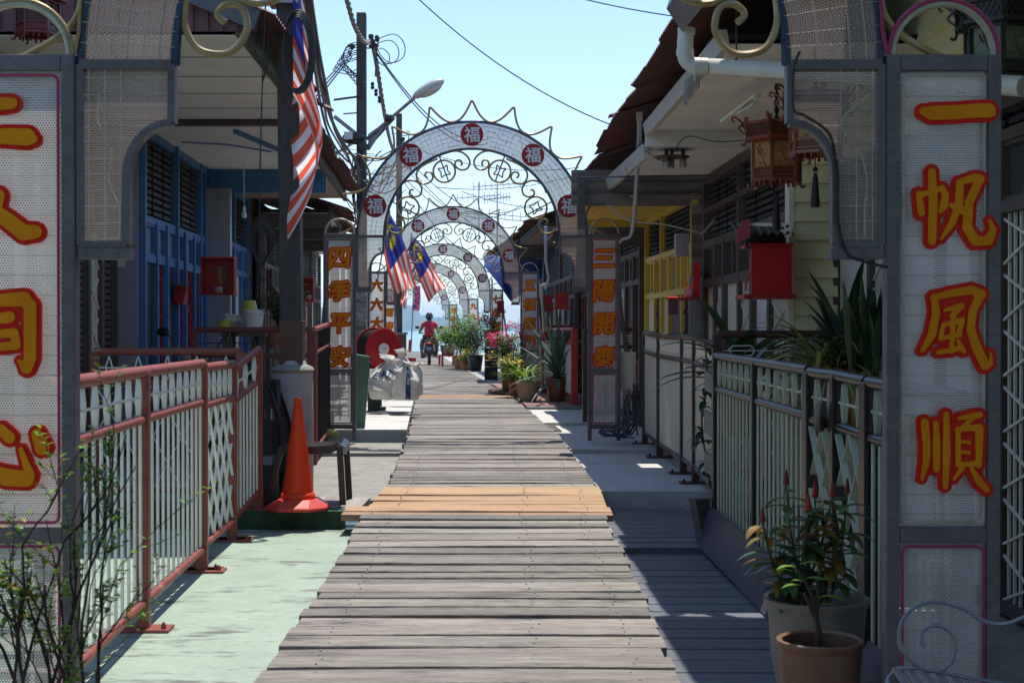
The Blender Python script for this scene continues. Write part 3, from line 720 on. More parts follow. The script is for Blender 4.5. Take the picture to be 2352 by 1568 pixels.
# ------------------------------------------------------------------ stilt houses along both sides (lateral coordinates, s=-1 left, +1 right)
louvre = M('louvre_dark', (.02, .022, .026), (.03, .03, .034), .6)
def facade(h, s, L, Y0, Y1, zb, zc, fm, bays, zl=1.9, ztr=2.28, fw=.06, pane=frost, lower=None, open_top=False):
    X = lambda d: L - s * d
    def bx(b, d0, d1, y0, y1, z0, z1): x = sorted((X(d0), X(d1))); b.box(x[0], x[1], y0, y1, z0, z1)
    tot = sum(k[0] for k in bays); ys = [Y0]
    for k in bays: ys.append(ys[-1] + (Y1 - Y0) * k[0] / tot)
    fr = MB(W)
    for k_, y in enumerate(ys): bx(fr, -.03, .05, y - fw / 2, y + fw / 2, zb, zc if k_ % 3 == 0 or k_ == len(ys) - 1 else ztr)
    for z in (zb + .05, zl, ztr, zc - .04): bx(fr, -.03, .044, Y0, Y1, z - fw / 2, z + fw / 2)
    fr.build('frame', fm, h, bevel=.004)
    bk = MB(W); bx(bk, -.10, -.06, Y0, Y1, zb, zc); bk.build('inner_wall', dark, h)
    for i, (wt, kind, m) in enumerate(bays):
        y0, y1 = ys[i] + fw / 2, ys[i + 1] - fw / 2
        # transom window
        wb = MB(W); n = 2 if y1 - y0 > .5 else 1
        for k in range(1, n): yy = y0 + (y1 - y0) * k / n; bx(wb, -.02, .03, yy - .018, yy + .018, zl + .03, ztr - .03)
        bx(wb, -.02, .028, y0, y1, zl + .03, zl + .05); bx(wb, -.02, .028, y0, y1, ztr - .05, ztr - .03)
        wn = wb.build('window', fm, h)
        p = MB(W); bx(p, -.02, -.008, y0, y1, zl + .04, ztr - .04); p.build('pane', pane, wn)
        # vent above
        if zc - ztr > .15 and not open_top:
            v = MB(W); z = ztr + .06
            while z < zc - .08: bx(v, -.03, .0, y0, y1, z, z + .03); z += .055
            v.build('vent', louvre, h)
        zlo = zb + .08
        if kind == 'boards':
            v = MB(W); y = y0
            while y < y1 - .01: e = min(y1, y + .075); bx(v, -.03, .004, y, e - .008, zlo, zl - .03); y = e
            v.build('wall_panel', m, h)
        elif kind == 'window':
            zm = zb + (zl - zb) * .42
            v = MB(W); y = y0
            while y < y1 - .01: e = min(y1, y + .075); bx(v, -.03, .004, y, e - .008, zlo, zm); y = e
            v.build('wall_panel', m, h)
            wf = MB(W); bx(wf, -.02, .035, y0, y1, zm, zm + .05); bx(wf, -.02, .03, y0, y0 + .03, zm + .05, zl - .03); bx(wf, -.02, .03, y1 - .03, y1, zm + .05, zl - .03)
            wn = wf.build('window', fm, h); p = MB(W); bx(p, -.02, -.01, y0, y1, zm + .04, zl - .03); p.build('pane', glass, wn)
            g = MB(W)
            for k in range(1, 6): yy = y0 + (y1 - y0) * k / 6; bx(g, .0, .012, yy - .005, yy + .005, zm + .05, zl - .04)
            for k in range(1, 7): z = zm + (zl - zm) * k / 7; bx(g, .002, .010, y0, y1, z - .005, z + .005)
            g.build('grille', lower or brownfence, wn)
        elif kind == 'shutter':
            v = MB(W); z = zlo
            while z < zl - .06: bx(v, -.02, .012, y0 + .03, y1 - .03, z, z + .035); z += .05
            bx(v, -.02, .022, y0, y0 + .03, zlo, zl - .03); bx(v, -.02, .022, y1 - .03, y1, zlo, zl - .03)
            v.build('shutter', m, h)
        elif kind == 'door':
            d = MB(W); bx(d, -.02, .01, y0 + .01, y1 - .01, zlo, zl - .03)
            for z0, z1 in ((.12, .42), (.47, .9)):
                a, c = zb + (zl - zb) * z0, zb + (zl - zb) * z1
                bx(d, .01, .018, y0 + .06, y1 - .06, a, c)
            dd = d.build('door', m, h); k = MB(W); x = X(.03); k.ball((x, y0 + .07, zb + .95), .025); k.build('handle', zinc, dd)
        elif kind == 'gate':
            g = MB(W)
            for k in range(9):
                yy = y0 + (y1 - y0) * (k + .5) / 9; bx(g, .0, .014, yy - .007, yy + .007, zlo, zl - .03)
            for k in range(0, 7):
                z = zlo + (zl - zlo) * k / 7
                g.bar((X(.018), y0, z), (X(.018), y1, z + .22), .012, .012); g.bar((X(.02), y1, z), (X(.02), y0, z + .22), .012, .012)
            g.build('folding_gate', m, h)
def roof_sheet(name, h, s, Y0, Y1, le, ze, run=2.6, pitch=.32, m=None, amp=.011, wl=.085, dzy=0):
    b = MB(W); ny = int((Y1 - Y0) / wl * 5)
    shts = [rr(-.035, .035) for _ in range(200)]
    def f(u, v):
        y = Y0 + (Y1 - Y0) * u; k = int((y - Y0) / .78); ov = (.0 + shts[k]) * (1 - v)
        return (le + s * (v * run) - s * ov, y, ze + dzy * (y - Y0) + v * run * pitch + amp * math.sin(2 * math.pi * (y - Y0) / wl) + .012 * ((y - Y0) / .78 % 1) + .02 * math.sin(y * 1.7) * (1 - v))
    b.grid(f, ny, 3); o = b.build(name, m or corr, h); return o
def ceil_boards(h, s, L0, L1, Y0, Y1, z, m, step=.32, gap=.014, dz=0):
    x0, x1 = sorted((L0, L1)); b = MB(W); y = Y0
    while y < Y1 - .02:
        e = min(Y1, y + step); b.box(x0, x1, y, e - gap, z, z + .004); y = e
    b.build('ceiling', m, h)
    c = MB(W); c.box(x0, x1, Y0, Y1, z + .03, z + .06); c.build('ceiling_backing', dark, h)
def bodybox(h, s, L, Y0, Y1, zb, zt, depth=3, m=None):
    x0, x1 = sorted((L + s * .12, L + s * depth)); b = MB(W)
    b.box(x0, x1, Y0 + .005, Y1 - .005, zb, zt); return b.build('wall', m or wood_old, h)

_W0 = W; KL = 1.25
def W(p): return _W0((p[0] * KL, p[1] * KL, CAMZ + (p[2] - CAMZ) * KL if p[2] > .3 else p[2]))
# ---- left: brown shuttered house with maroon gable
h = thing('house', 'nearest left house with white boarded porch ceiling under a maroon gable', 'house', (-3, 8.5, -.25), lateral=True)
bodybox(h, -1, -2.86, 4.6, 11.1, -.25, 2.9, m=purple)
facade(h, -1, -2.82, 5.6, 11.1, -.25, 2.75, brownp, [(1, 'shutter', brownp), (.55, 'boards', creamp), (1, 'shutter', brownp), (1, 'shutter', brownp), (.5, 'boards', creamp), (.9, 'gate', creambar), (.7, 'shutter', brownp), (.45, 'gate', creambar), (.5, 'shutter', brownp)])
ceil_boards(h, -1, -2.9, -1.34, 8.0, 11.2, 2.80, ceilw, step=.66, gap=.04)
b = MB(W); y = 7.93
for k in range(36):
    x = -4.2 + k * .083; zt = 2.86 + (-1.28 - x) * .42
    b.box(x, x + .06, 7.95, 7.97, 2.815, zt); b.box(x + .06, x + .083, 7.965, 7.975, 2.815, zt)
b.build('gable', purple, h)
b = MB(W); b.bar((-1.2, 7.90, 2.87), (-4.2, 7.90, 4.13), .035, .13, up=(0, 0, 1)); b.build('bargeboard', M('grey_blue_board', (.11, .12, .15), (.07, .075, .09), .6), h)
b = MB(W); b.box(-1.34, -1.29, 7.98, 11.2, 2.80, 2.95); b.build('fascia', M('mossy_fascia', (.10, .13, .07), (.035, .045, .03), .7, 4, dirt=(.25, .27, .2), dscale=5, dthr=.66), h)
roof_sheet('roof', h, -1, 7.85, 11.3, -1.13, 2.87, run=3, pitch=.42)
b = MB(W); b.box(-2.95, -2.62, 11.12, 11.17, -.02, 2.65); b.build('sheet_metal_panel', M('lavender_sheet', (.34, .33, .38), (.27, .26, .31), .45, 3, metal=.3, dirt=(.2, .2, .22), dscale=2, dthr=.6), h)
b = MB(W); b.grid(lambda u, v: (-2.88 + .17 * u, 11.11 - .012 * math.sin(9 * u + 5 * v) * math.sin(7 * v + 2), 1.62 + .12 * v + .02 * u), 8, 6); b.build('torn_flap', white, h)
# ---- left: blue framed house
h = thing('house', 'left house with bright blue door and window frames behind the fence', 'house', (-3, 12.6, -.1), lateral=True)
bodybox(h, -1, -2.66, 11.2, 14.05, -.1, 2.9)
blk = M('black_fluted', (.035, .036, .042), (.025, .025, .03), .5)
facade(h, -1, -2.62, 11.22, 14.05, -.1, 2.76, bluef, [(.5, 'boards', blk), (.45, 'window', blk), (.5, 'boards', blk), (.45, 'window', blk), (.55, 'gate', redp), (.45, 'window', blk), (.3, 'boards', bluef)], zl=1.72, ztr=2.03, lower=redp)
ceil_boards(h, -1, -2.62, -1.4, 11.25, 14.3, 2.755, ceilw, step=1.6, gap=.012)
b = MB(W); b.box(-2.7, -1.34, 11.18, 11.26, 2.755, 2.80); b.build('beam', brownp, h)
b = MB(W); b.bar((-1.9, 11.4, 2.735), (-1.5, 13.6, 2.735), .03); b.tube([(-2.45, 12.0, 2.73), (-2.1, 12.2, 2.735), (-1.75, 12.4, 2.7)], .008); b.build('ceiling_conduit', bluef, h)
b = MB(W); b.box(-1.40, -1.36, 11.3, 17.2, 2.70, 2.80); b.build('fascia', wood_old, h)
roof_sheet('roof', h, -1, 11.32, 17.3, -1.22, 2.80, run=3, pitch=.33)
b = MB(W); b.box(-2.62, -2.34, 14.08, 14.2, -.02, 2.55); b.build('post', zinc, h)
# ---- left: tan boarded house with pale blue trim
h = thing('house', 'left house with tan vertical boards and blue transom windows', 'house', (-3, 15.6, -.02), lateral=True)
bodybox(h, -1, -2.66, 14.22, 17.2, -.02, 2.85)
tanb = M('tan_boards', (.58, .47, .37), (.66, .59, .52), .6, 3, st=(1, 8, 1))
facade(h, -1, -2.6, 14.25, 17.2, -.02, 2.76, bluef, [(1, 'boards', tanb), (1, 'boards', tanb), (.7, 'boards', purple), (1, 'boards', tanb), (.8, 'window', tanb)], zl=1.8, ztr=2.1)
ceil_boards(h, -1, -2.6, -1.38, 14.32, 17.2, 2.735, M('brown_ceiling', (.35, .27, .2), (.28, .2, .15), .7), step=.3)
b = MB(W); b.box(-2.7, -1.4, 14.25, 14.31, 2.52, 2.79); b.build('beam', bluef, h)
W = _W0
# ---- left: dark wooden houses beyond the pole
for (Y0, Y1, Lf, Le, m, lab) in ((21.6, 24.4, -3.0, -1.95, wood_siding, 'left house of dark weathered boards just beyond the near utility pole'),
                                 (24.5, 28.0, -3.0, -2.05, brownp, 'left house with dark brown window frames farther down the row'),
                                 (28.1, 33.5, -3.0, -2.2, wood_siding, 'last left house, dark, beside the third gateway')):
    h = thing('house', lab, 'house', (-3, (Y0 + Y1) / 2, 0), lateral=True)
    bodybox(h, -1, Lf - .04, Y0, Y1, -.02, 3.2, m=wood_siding)
    facade(h, -1, Lf, Y0 + .03, Y1 - .03, -.02, 2.9, m, [(.8, 'window', m), (1, 'door', redp), (.8, 'window', m), (1, 'boards', creamp), (.8, 'window', m), (1, 'boards', m)], zl=1.8, ztr=2.15)
    ceil_boards(h, -1, Lf, Le, Y0, Y1, 2.92, ceilw, step=.3)
    b = MB(W); b.box(Lf, Le, Y0 + .01, Y0 + .06, 2.7, 2.92)
    b.box(Le - .04, Le, Y0, Y1, 2.88, 3.02); b.build('fascia', wood_old, h)
    for yy in (Y0 + .1, Y1 - .2): b = MB(W); b.box(Le - .12, Le - .04, yy, yy + .08, -.02, 2.9); b.build('post', wood_old, h)
    roof_sheet('roof', h, -1, Y0 - .05, Y1 + .1, Le + .25, 3.0, run=2.6, pitch=.33)
# ---- right: cream sided nearest house
corw = M('white_fluted_panel', (.72, .71, .68), (.62, .61, .58), .6, 3)
h = thing('house', 'nearest right house with cream siding and fluted white panels', 'house', (3, 7.5, -.26), lateral=True)
bodybox(h, 1, 2.66, 3.4, 10.2, -.26, 3.3, m=cream)
facade(h, 1, 2.62, 3.6, 10.2, -.26, 2.3, brownp, [(1, 'boards', corw), (1, 'shutter', brownp), (1, 'boards', corw), (.8, 'gate', creambar), (1, 'boards', corw), (1, 'boards', corw), (.5, 'gate', creambar), (1, 'boards', corw)], zl=1.75, ztr=2.1, pane=glass)
b = MB(W); z = 2.3
while z < 3.6: b.hexa([(2.54, 3.4, z), (2.66, 3.4, z), (2.66, 10.2, z), (2.54, 10.2, z), (2.58, 3.4, z + .165), (2.66, 3.4, z + .165), (2.66, 10.2, z + .165), (2.58, 10.2, z + .165)]); z += .165
b.build('upper_siding', cream, h)
b = MB(W); z = -.1
while z < 2.75: b.hexa([(2.29, 10.15, z), (2.6, 10.15, z), (2.6, 10.26, z), (2.29, 10.26, z), (2.29, 10.185, z + .134), (2.6, 10.185, z + .134), (2.6, 10.26, z + .134), (2.29, 10.26, z + .134)]); z += .135
b.build('siding_pier', cream, h)
b = MB(W); b.box(2.25, 2.287, 10.16, 10.29, -.1, 2.75); b.build('corner_trim', creamp, h)
ceil_boards(h, 1, 1.3, 2.7, 3.0, 8.15, 3.14, ceilw, step=.3)
b = MB(W); b.box(1.22, 1.26, 3.0, 8.2, 3.1, 3.3); b.build('fascia', white, h)
roof_sheet('roof', h, 1, 2.6, 8.25, 1.25, 3.24, run=3, pitch=.3)
ceil_boards(h, 1, 1.44, 2.6, 8.2, 11.7, 2.79, ceilw, step=.42, gap=.006)
b = MB(W); b.box(1.42, 2.5, 11.7, 11.76, 2.655, 2.81); b.build('ceiling_beam', white, h)
b = MB(W); b.hexa([(1.42, 8.15, 2.76), (1.46, 8.15, 2.76), (1.46, 11.75, 2.74), (1.42, 11.75, 2.74), (1.40, 8.15, 2.865), (1.44, 8.15, 2.865), (1.44, 11.75, 2.845), (1.40, 11.75, 2.845)]); b.build('fascia', M('stained_white_board', (.55, .54, .5), (.42, .4, .37), .6, 4, dirt=(.2, .17, .13), dscale=3, dthr=.6, dst=(1, 1, 4)), h)
roof_sheet('roof', h, 1, 8.3, 12.35, 1.19, 2.97, run=3, pitch=.3)
# ---- right: brown windowed house
h = thing('house', 'right house with dark brown transom windows and cream fluted panels behind the red altar', 'house', (3, 12, -.1), lateral=True)
bodybox(h, 1, 2.35, 10.3, 13.95, -.1, 2.85)
facade(h, 1, 2.31, 10.3, 13.95, -.1, 2.64, brownp, [(.7, 'gate', creambar), (.75, 'boards', corw), (.6, 'gate', creambar), (.8, 'boards', creamp), (.5, 'gate', creambar), (.65, 'boards', creamp)], zl=1.6, ztr=1.98, fw=.075, pane=glass)
b = MB(W); b.box(2.26, 2.30, 10.35, 13.9, 2.28, 2.33); b.build('upper_rail', brownp, h)
ceil_boards(h, 1, 1.42, 2.35, 11.78, 13.9, 2.655, ceilw, step=.33, gap=.006)
b = MB(W); b.hexa([(1.42, 11.78, 2.57), (1.46, 11.78, 2.57), (1.38, 16.0, 2.55), (1.34, 16.0, 2.55), (1.40, 11.78, 2.685), (1.44, 11.78, 2.685), (1.35, 16.0, 2.66), (1.31, 16.0, 2.66)]); b.build('fascia', M('stained_white_board', (.5, .5, .5)), h)
roof_sheet('roof', h, 1, 11.95, 13.95, 1.20, 2.945, run=3.0, pitch=.3, dzy=-.035)
b = MB(W)
for k, z in enumerate((2.40, 2.52, 2.64)): b.hexa([(1.0, 14.33 + .01 * k, z), (2.35, 14.33 + .01 * k, z), (2.35, 14.39, z), (1.0, 14.39, z), (1.0, 14.31, z + .115), (2.35, 14.31, z + .115), (2.35, 14.39, z + .115), (1.0, 14.39, z + .115)])
b.build('plank_beam', wood_siding, h)
b = MB(W); b.box(1.05, 1.12, 14.15, 14.22, 2.15, 2.7); b.build('bracket_post', wood_old, h)
roof_sheet('roof', h, 1, 13.85, 14.5, 1.20, 2.868, run=.55, pitch=.3)
# ---- right: yellow house
h = thing('house', 'right house with yellow painted window frames and yellow porch ceiling', 'house', (3, 15.8, -.07), lateral=True)
bodybox(h, 1, 2.3, 14.3, 17.6, -.07, 2.8)
facade(h, 1, 2.25, 14.35, 17.6, -.07, 2.52, yellowf, [(.75, 'gate', purple), (1.0, 'door', purple), (.6, 'boards', creamp), (.5, 'gate', purple), (.8, 'boards', creamp)], zl=1.55, ztr=2.0, pane=frost)
yc = M('yellow_ceiling', (.72, .48, .08), (.6, .39, .06), .6, 3, island=.06)
ceil_boards(h, 1, 1.2, 2.3, 14.36, 17.6, 2.5, yc, step=.4, gap=.02)
roof_sheet('roof', h, 1, 14.4, 16.6, 1.20, 2.87, run=3.0, pitch=.3, dzy=-.035)
b = MB(W); b.bar((1.6, 14.3, 2.49), (1.35, 17.5, 2.49), .03, .02); b.box(1.2, 2.3, 17.55, 17.62, 2.42, 2.5); b.build('ceiling_batten', yellowf, h)
b = MB(W); z = -.07
while z < 2.4: b.hexa([(2.2, 14.22 + rr(0, .015), z), (2.45, 14.22, z), (2.45, 14.3, z), (2.2, 14.3, z), (2.2, 14.235, z + .093), (2.45, 14.235, z + .093), (2.45, 14.3, z + .093), (2.2, 14.3, z + .093)]); z += .095
b.build('plank_wall', wood_siding, h)
b = MB(W); b.box(2.16, 2.31, 14.17, 14.19, .75, 1.68); b.box(2.16, 2.4, 14.18, 14.195, -.05, .77); b.build('metal_patch', zinc, h)
# ---- right: row beyond the second gateway
ROW = [(17.7, 21.6, 2.2, 1.6, brownp, purple, 2.62, 'right house with dark maroon frames just beyond the yellow house'),
       (21.7, 25.4, 2.3, 1.8, corr, redp, 2.75, 'right house with deep maroon corrugated eave behind the agave pots'),
       (25.5, 31.0, 2.2, 1.55, brownp, purple, 3.15, 'dark right house with maroon panels behind the third right gate pillar'),
       (31.1, 35.0, 2.3, 1.5, bluef, redp, 3.15, 'right house behind the blue canopy'),
       (35.1, 40.5, 2.4, 1.4, brownp, wood_siding, 3.2, 'last right house, small and dark, near the fourth gateway')]
for (Y0, Y1, Lf, Le, fm, pm, ze, lab) in ROW:
    h = thing('house', lab, 'house', (3, (Y0 + Y1) / 2, 0), lateral=True)
    bodybox(h, 1, Lf + .04, Y0, Y1, -.02, ze, m=wood_siding)
    facade(h, 1, Lf, Y0 + .03, Y1 - .03, -.02, ze - .18, fm, [(.8, 'window', pm), (1, 'boards', pm), (.9, 'gate', white), (.8, 'boards', creamp), (1, 'door', pm), (.8, 'window', pm)], zl=1.75, ztr=2.12)
    ceil_boards(h, 1, Le, Lf, Y0, Y1, ze - .15, M('brown_ceiling', (.3, .2, .1)), step=.3)
    b = MB(W); b.box(Le, Le + .04, Y0, Y1, ze - .16, ze - .02); b.box(Le, Lf, Y0 + .005, Y0 + .055, ze - .42, ze - .15); b.build('fascia', wood_old, h)
    roof_sheet('roof', h, 1, Y0 - .03, Y1 + .08, Le - .2, ze, run=2.8, pitch=.33)
    if 21 < Y0 < 22:
        b = MB(W); 
        for k in range(24): b.box(Le + .06 + k * .075, Le + .115 + k * .075, Y0 - .03 + (k % 2) * .01, Y0 - .01, ze - .5, ze - .05)
        b.build('end_sheet', corr, h)

# ---- unseen roof and walls added behind the camera to shade the nearest gateway
t = thing('sky_blocker_roof', 'added wide boarded roof on posts, unseen behind the viewer, shading the nearest gateway', 'blocker', (0, -6, -.3), lateral=True)
for sx in (-1, 1):
    b = MB(W); x0, x1 = sorted((sx * 2.6, sx * 2.75)); b.box(x0, x1, -14, 1.6, -.3, 3.3); b.build('wall', wood_siding, t)
    for y in (-9, -4, 1.4): b = MB(W); b.box(sx * 2.4 - .06, sx * 2.4 + .06, y - .06, y + .06, -.3, 3.28); b.build('post', wood_old, t)
b = MB(W); b.box(-2.9, 2.9, -14, 1.7, 3.3, 3.36); b.build('roof_boards', ceilw, t)
b = MB(W); b.box(-2.6, 2.6, -14, 2.9, -.42, -.38); b.build('deck', wood_old, t)
# ------------------------------------------------------------------ fences
def diamonds(b, a, c, z0, z1, n, w=.05):
    a = Vector(a); c = Vector(c); d = (c - a)
    for k in range(n):
        p = a + d * (k + .5) / n; e = d.normalized() * w * .5; zm = (z0 + z1) / 2
        q = [p + Vector((0, 0, z0)), p + e + Vector((0, 0, zm)), p + Vector((0, 0, z1)), p - e + Vector((0, 0, zm))]
        for i in range(4): b.bar(q[i], q[(i + 1) % 4], .022, .006, up=d.normalized())
    b.bar(a + Vector((0, 0, (z0 + z1) / 2)), c + Vector((0, 0, (z0 + z1) / 2)), .01, .01)
def lattice(b, a, c, z0, z1, n, w=.018):
    a = Vector(a); c = Vector(c); d = c - a; m = int((z1 - z0) / .26); off = Vector((-d.y, d.x, 0)).normalized() * .008
    cell = 1.0 / n; hz = (z1 - z0) / m
    for i in range(-m, n + 1):
        for sgn in (1, -1):
            segs = []
            for j in range(m):
                t0 = (i + j) * cell if sgn > 0 else (n - i - j) * cell; t1 = (i + j + 1) * cell if sgn > 0 else (n - i - j - 1) * cell
                if min(t0, t1) < -1e-6 or max(t0, t1) > 1 + 1e-6: continue
                o_ = off * (.5 if sgn > 0 else -.5)
                b.bar(a + d * t0 + o_ + Vector((0, 0, z0 + hz * j)), a + d * t1 + o_ + Vector((0, 0, z0 + hz * (j + 1))), w, .006, up=d.normalized())
def fence(label, pts, kinds, H, cf, cb, cat='fence', rail=.055, mid=.22, low=.13, nb=12, style='diamond', plates=True, pr=.06, zoff=None, post_top=0):
    # pts: [(lat,y,z)] post bases; kinds per span
    t = thing('metal_fence', label, cat, pts[0], lateral=True)
    V = [Vector(p) for p in pts]
    for p in V:
        b = MB(W); h = pr / 2
        b.box(p.x - h, p.x + h, p.y - h, p.y + h, p.z, p.z + H + post_top); po = b.build('post', cf, t, bevel=.006)
        if plates:
            b = MB(W); b.box(p.x - .13, p.x + .13, p.y - .07, p.y + .07, p.z + .001, p.z + .014)
            for sx in (-1, 1): b.lathe([(.012, 0), (.012, .016), (.006, .03)], (p.x + sx * .1, p.y - .03, p.z + .013), 6)
            b.build('foot_plate', cf, po)
    for i, kd in enumerate(kinds):
        a, c = V[i], V[i + 1]
        up = lambda z: Vector((0, 0, z))
        d = (c - a).normalized(); ln = (c - a).length
        b = MB(W)
        for za, rr_, e in ((H, .5, 0), (H - mid, .42, .02), (low, .42, 0)): b = MB(W); b.tube([a + up(za) + d * e, c + up(za) - d * e], rail * rr_, 10); b.build('rail', cf, t)
        n = max(2, int(ln / ((.125 if kd == 'bars' else .085) if nb == 0 else ln / nb)))
        b = MB(W); top = H - mid
        if kd == 'bars':
            for k in range(n):
                p = a + (c - a) * ((k + .5) / n); b.tube([p + up(low), p + up(top)], .0078, 6, cap=False)
        elif kd == 'slats':
            for k in range(n):
                p = a + (c - a) * ((k + .5) / n); b.bar(p + up(low), p + up(top), .03, .012, up=(1, 0, 0) if abs(d.y) > .5 else (0, 1, 0))
        elif kd == 'lattice': lattice(b, a, c, low, top, max(2, int(ln / (.2 if cb is whitebar else .17))), .018 if cb is whitebar else .03)
        if b.v: b.build('bars' if kd != 'lattice' else 'lattice', cb, t)
        b = MB(W)
        if style == 'diamond': diamonds(b, a, c, top + .02, H - .03, max(2, int(ln / .19)))
        elif style == 'oval':
            n2 = max(2, int(ln / .3)); zm = (top + H) / 2
            for k in range(n2):
                p = a + d * ln * (k + .5) / n2
                b.tube([p + d * (.05 * (1 if math.cos(q) > 0 else -1) + .03 * math.cos(q)) + up(zm + .035 * math.sin(q)) for q in np.linspace(0, 6.28, 16, endpoint=False)], .005, 5, closed=True)
            b.tube([a + up(zm), c + up(zm)], .004, 4)
        elif style == 'baluster':
            n2 = max(2, int(ln / .08)); zm = (top + H) / 2
            for k in range(n2):
                p = a + d * ln * (k + .5) / n2
                b.tube([p + d * .022 * math.cos(q) + up(zm + .055 * math.sin(q)) for q in np.linspace(0, 6.28, 10, endpoint=False)], .007, 4, closed=True); b.tube([p + up(top), p + up(zm - .055)], .009, 5); b.tube([p + up(zm + .055), p + up(H)], .009, 5)
        if b.v: b.build('ornament', cb, t)
    return t
ZG = -.245
fence('red railed fence with pale green bars along the mint green pavement', [(-1.50, 4.9, ZG), (-1.55, 6.6, ZG), (-1.575, 8.2, ZG)], ['bars', 'bars'], 1.2, redfence, whitebar, nb=0)
fence('red railed folding lattice gate standing half open past the mint pavement fence', [(-1.60, 8.24, ZG), (-1.60, 9.4, ZG)], ['lattice'], 1.17, redfence, whitebar, cat='gate')
fence('short red railed fence panel ending at the concrete step beside the cone', [(-1.61, 9.43, ZG), (-1.52, 10.02, -.118)], ['bars'], 1.13, redfence, whitebar, nb=8)
fence('red railed fence crossing behind the mint pavement, joined to the step panel', [(-1.66, 10.12, -.12), (-2.7, 10.12, -.12)], ['lattice'], 1.115, redfence, whitebar, plates=False)
fence('maroon railing with thin diamonds in front of the blue house', [(-2.62, 13.4, -.12), (-1.53, 13.4, -.12)], ['bars'], 1.27, M('maroon_rail', (.15, .035, .04), (.11, .03, .03), .45), black, plates=False, mid=.24, nb=11)
fence('red railing running lengthwise behind the concrete based pole', [(-1.50, 13.46, -.12), (-1.56, 15.9, -.05)], ['bars'], 1.27, redfence, black, plates=False, nb=14)
fence('dark right fence with pale green bars behind the flowering ginger pot', [(1.60, 9.38, -.25), (1.59, 8.05, -.26), (1.58, 6.75, -.27)], ['bars', 'bars'], 1.23, blackfence, greenbar, nb=12, plates=False)
fence('dark folding lattice gate with pale green strips on the right', [(1.575, 6.70, -.27), (1.575, 6.22, -.27), (1.575, 5.75, -.28)], ['lattice', 'lattice'], 1.22, blackfence, greenbar, cat='gate', plates=False)
fence('dark right fence panel disappearing behind the nearest gate pillar', [(1.57, 5.70, -.28), (1.56, 4.6, -.29)], ['bars'], 1.22, blackfence, greenbar, nb=11, plates=False)
fence('brown fence with cream slats and baluster top along the right pavement', [(1.86, 15.3, -.08), (1.85, 14.05, -.11), (1.85, 12.5, -.115), (1.83, 11.7, -.115), (1.80, 10.2, -.2)], ['slats'] * 4, 1.2, brownfence, creambar, nb=0, style='baluster', mid=.2)
fence('dark brown railing with thin metal ovals across the right porch', [(1.62, 9.5, -.25), (3.3, 9.5, -.25)], ['bars'], 1.37, brownfence, creambar, nb=10, style='oval', plates=False)
fence('dark maroon railing with ring ornaments behind the second right pillar', [(1.55, 18.4, -.05), (2.3, 18.4, -.05)], ['bars'], 1.2, brownfence, white, nb=8, style='oval', plates=False)
b_red = fence('bright red railing with wire mesh infill behind the agave', [(1.75, 21.65, .01), (1.62, 25.6, .01), (1.6, 30.5, .01)], ['lattice', 'lattice'], 1.15, redp, creambar, style='none', plates=False, pr=.1)
b_red2 = fence('maroon railing across the porch behind the agave', [(1.62, 26.0, .01), (2.6, 26.0, .01)], ['bars'], 1.2, redp, brownfence, nb=10, plates=False)
fence('small red and white end railing over the water at the pier end', [(1.15, 72, 0), (2.9, 72, 0)], ['bars'], 1.25, redfence, whitebar, nb=9, style='none', plates=False, mid=.04)
# ------------------------------------------------------------------ poles, lamps, wires, flags
def hook(b, p, s=1):
    p = Vector(p); b.tube([p, p + Vector((.1 * s, 0, 0)), p + Vector((.16 * s, 0, .02)), p + Vector((.19 * s, 0, .08)), p + Vector((.15 * s, 0, .12)), p + Vector((.11 * s, 0, .09))], .012, 6)
# near square pole with a concrete foot
X0 = P(672, 500, 10.7)[0]; yN = 10.7
t = thing('utility_pole', 'near square timber pole set in a fat concrete foot, flag draped on it', 'utility pole', (X0, yN, -.12))
b = MB(); b.hexa([(X0 - .08, yN - .08, .86), (X0 + .08, yN - .08, .86), (X0 + .08, yN + .08, .86), (X0 - .08, yN + .08, .86), (X0 - .125, yN - .08, 5.2), (X0 + .03, yN - .08, 5.2), (X0 + .03, yN + .08, 5.2), (X0 - .125, yN + .08, 5.2)])
b.build('pole', M('near_pole_wood', (.075, .068, .066), (.035, .032, .032), .75, 7, st=(9, 9, .5), bump=.6), t, bevel=.008)
b = MB(); b.box(X0 - .086, X0 + .086, yN - .086, yN + .086, .84, 1.22); b.build('painted_band', M('brown_pole_paint', (.10, .045, .03), (.07, .03, .022), .6), t, bevel=.006)
b = MB(); b.lathe([(.155, -.12), (.156, .3), (.154, .80), (.15, .83), (.11, .88), (.09, .92)], (X0 - .0, yN, 0), 28); b.build('concrete_foot', M('pale_concrete', (.40, .38, .37), (.31, .29, .29), .8, 4, bump=.15, bscale=40, dirt=(.16, .14, .12), dscale=3, dthr=.63, dst=(1, 1, .4)), t)
b = MB(); b.ball((X0 - .0, yN, .85), .165, 18, 8, (1, 1, .32)); b.build('mortar_cap', conc_d, t)
b = MB(); b.box(X0 - .17, X0 + .06, yN - .13, yN + .1, 3.575, 3.72); b.build('junction_box', M('grey_box', (.35, .35, .36)), t)
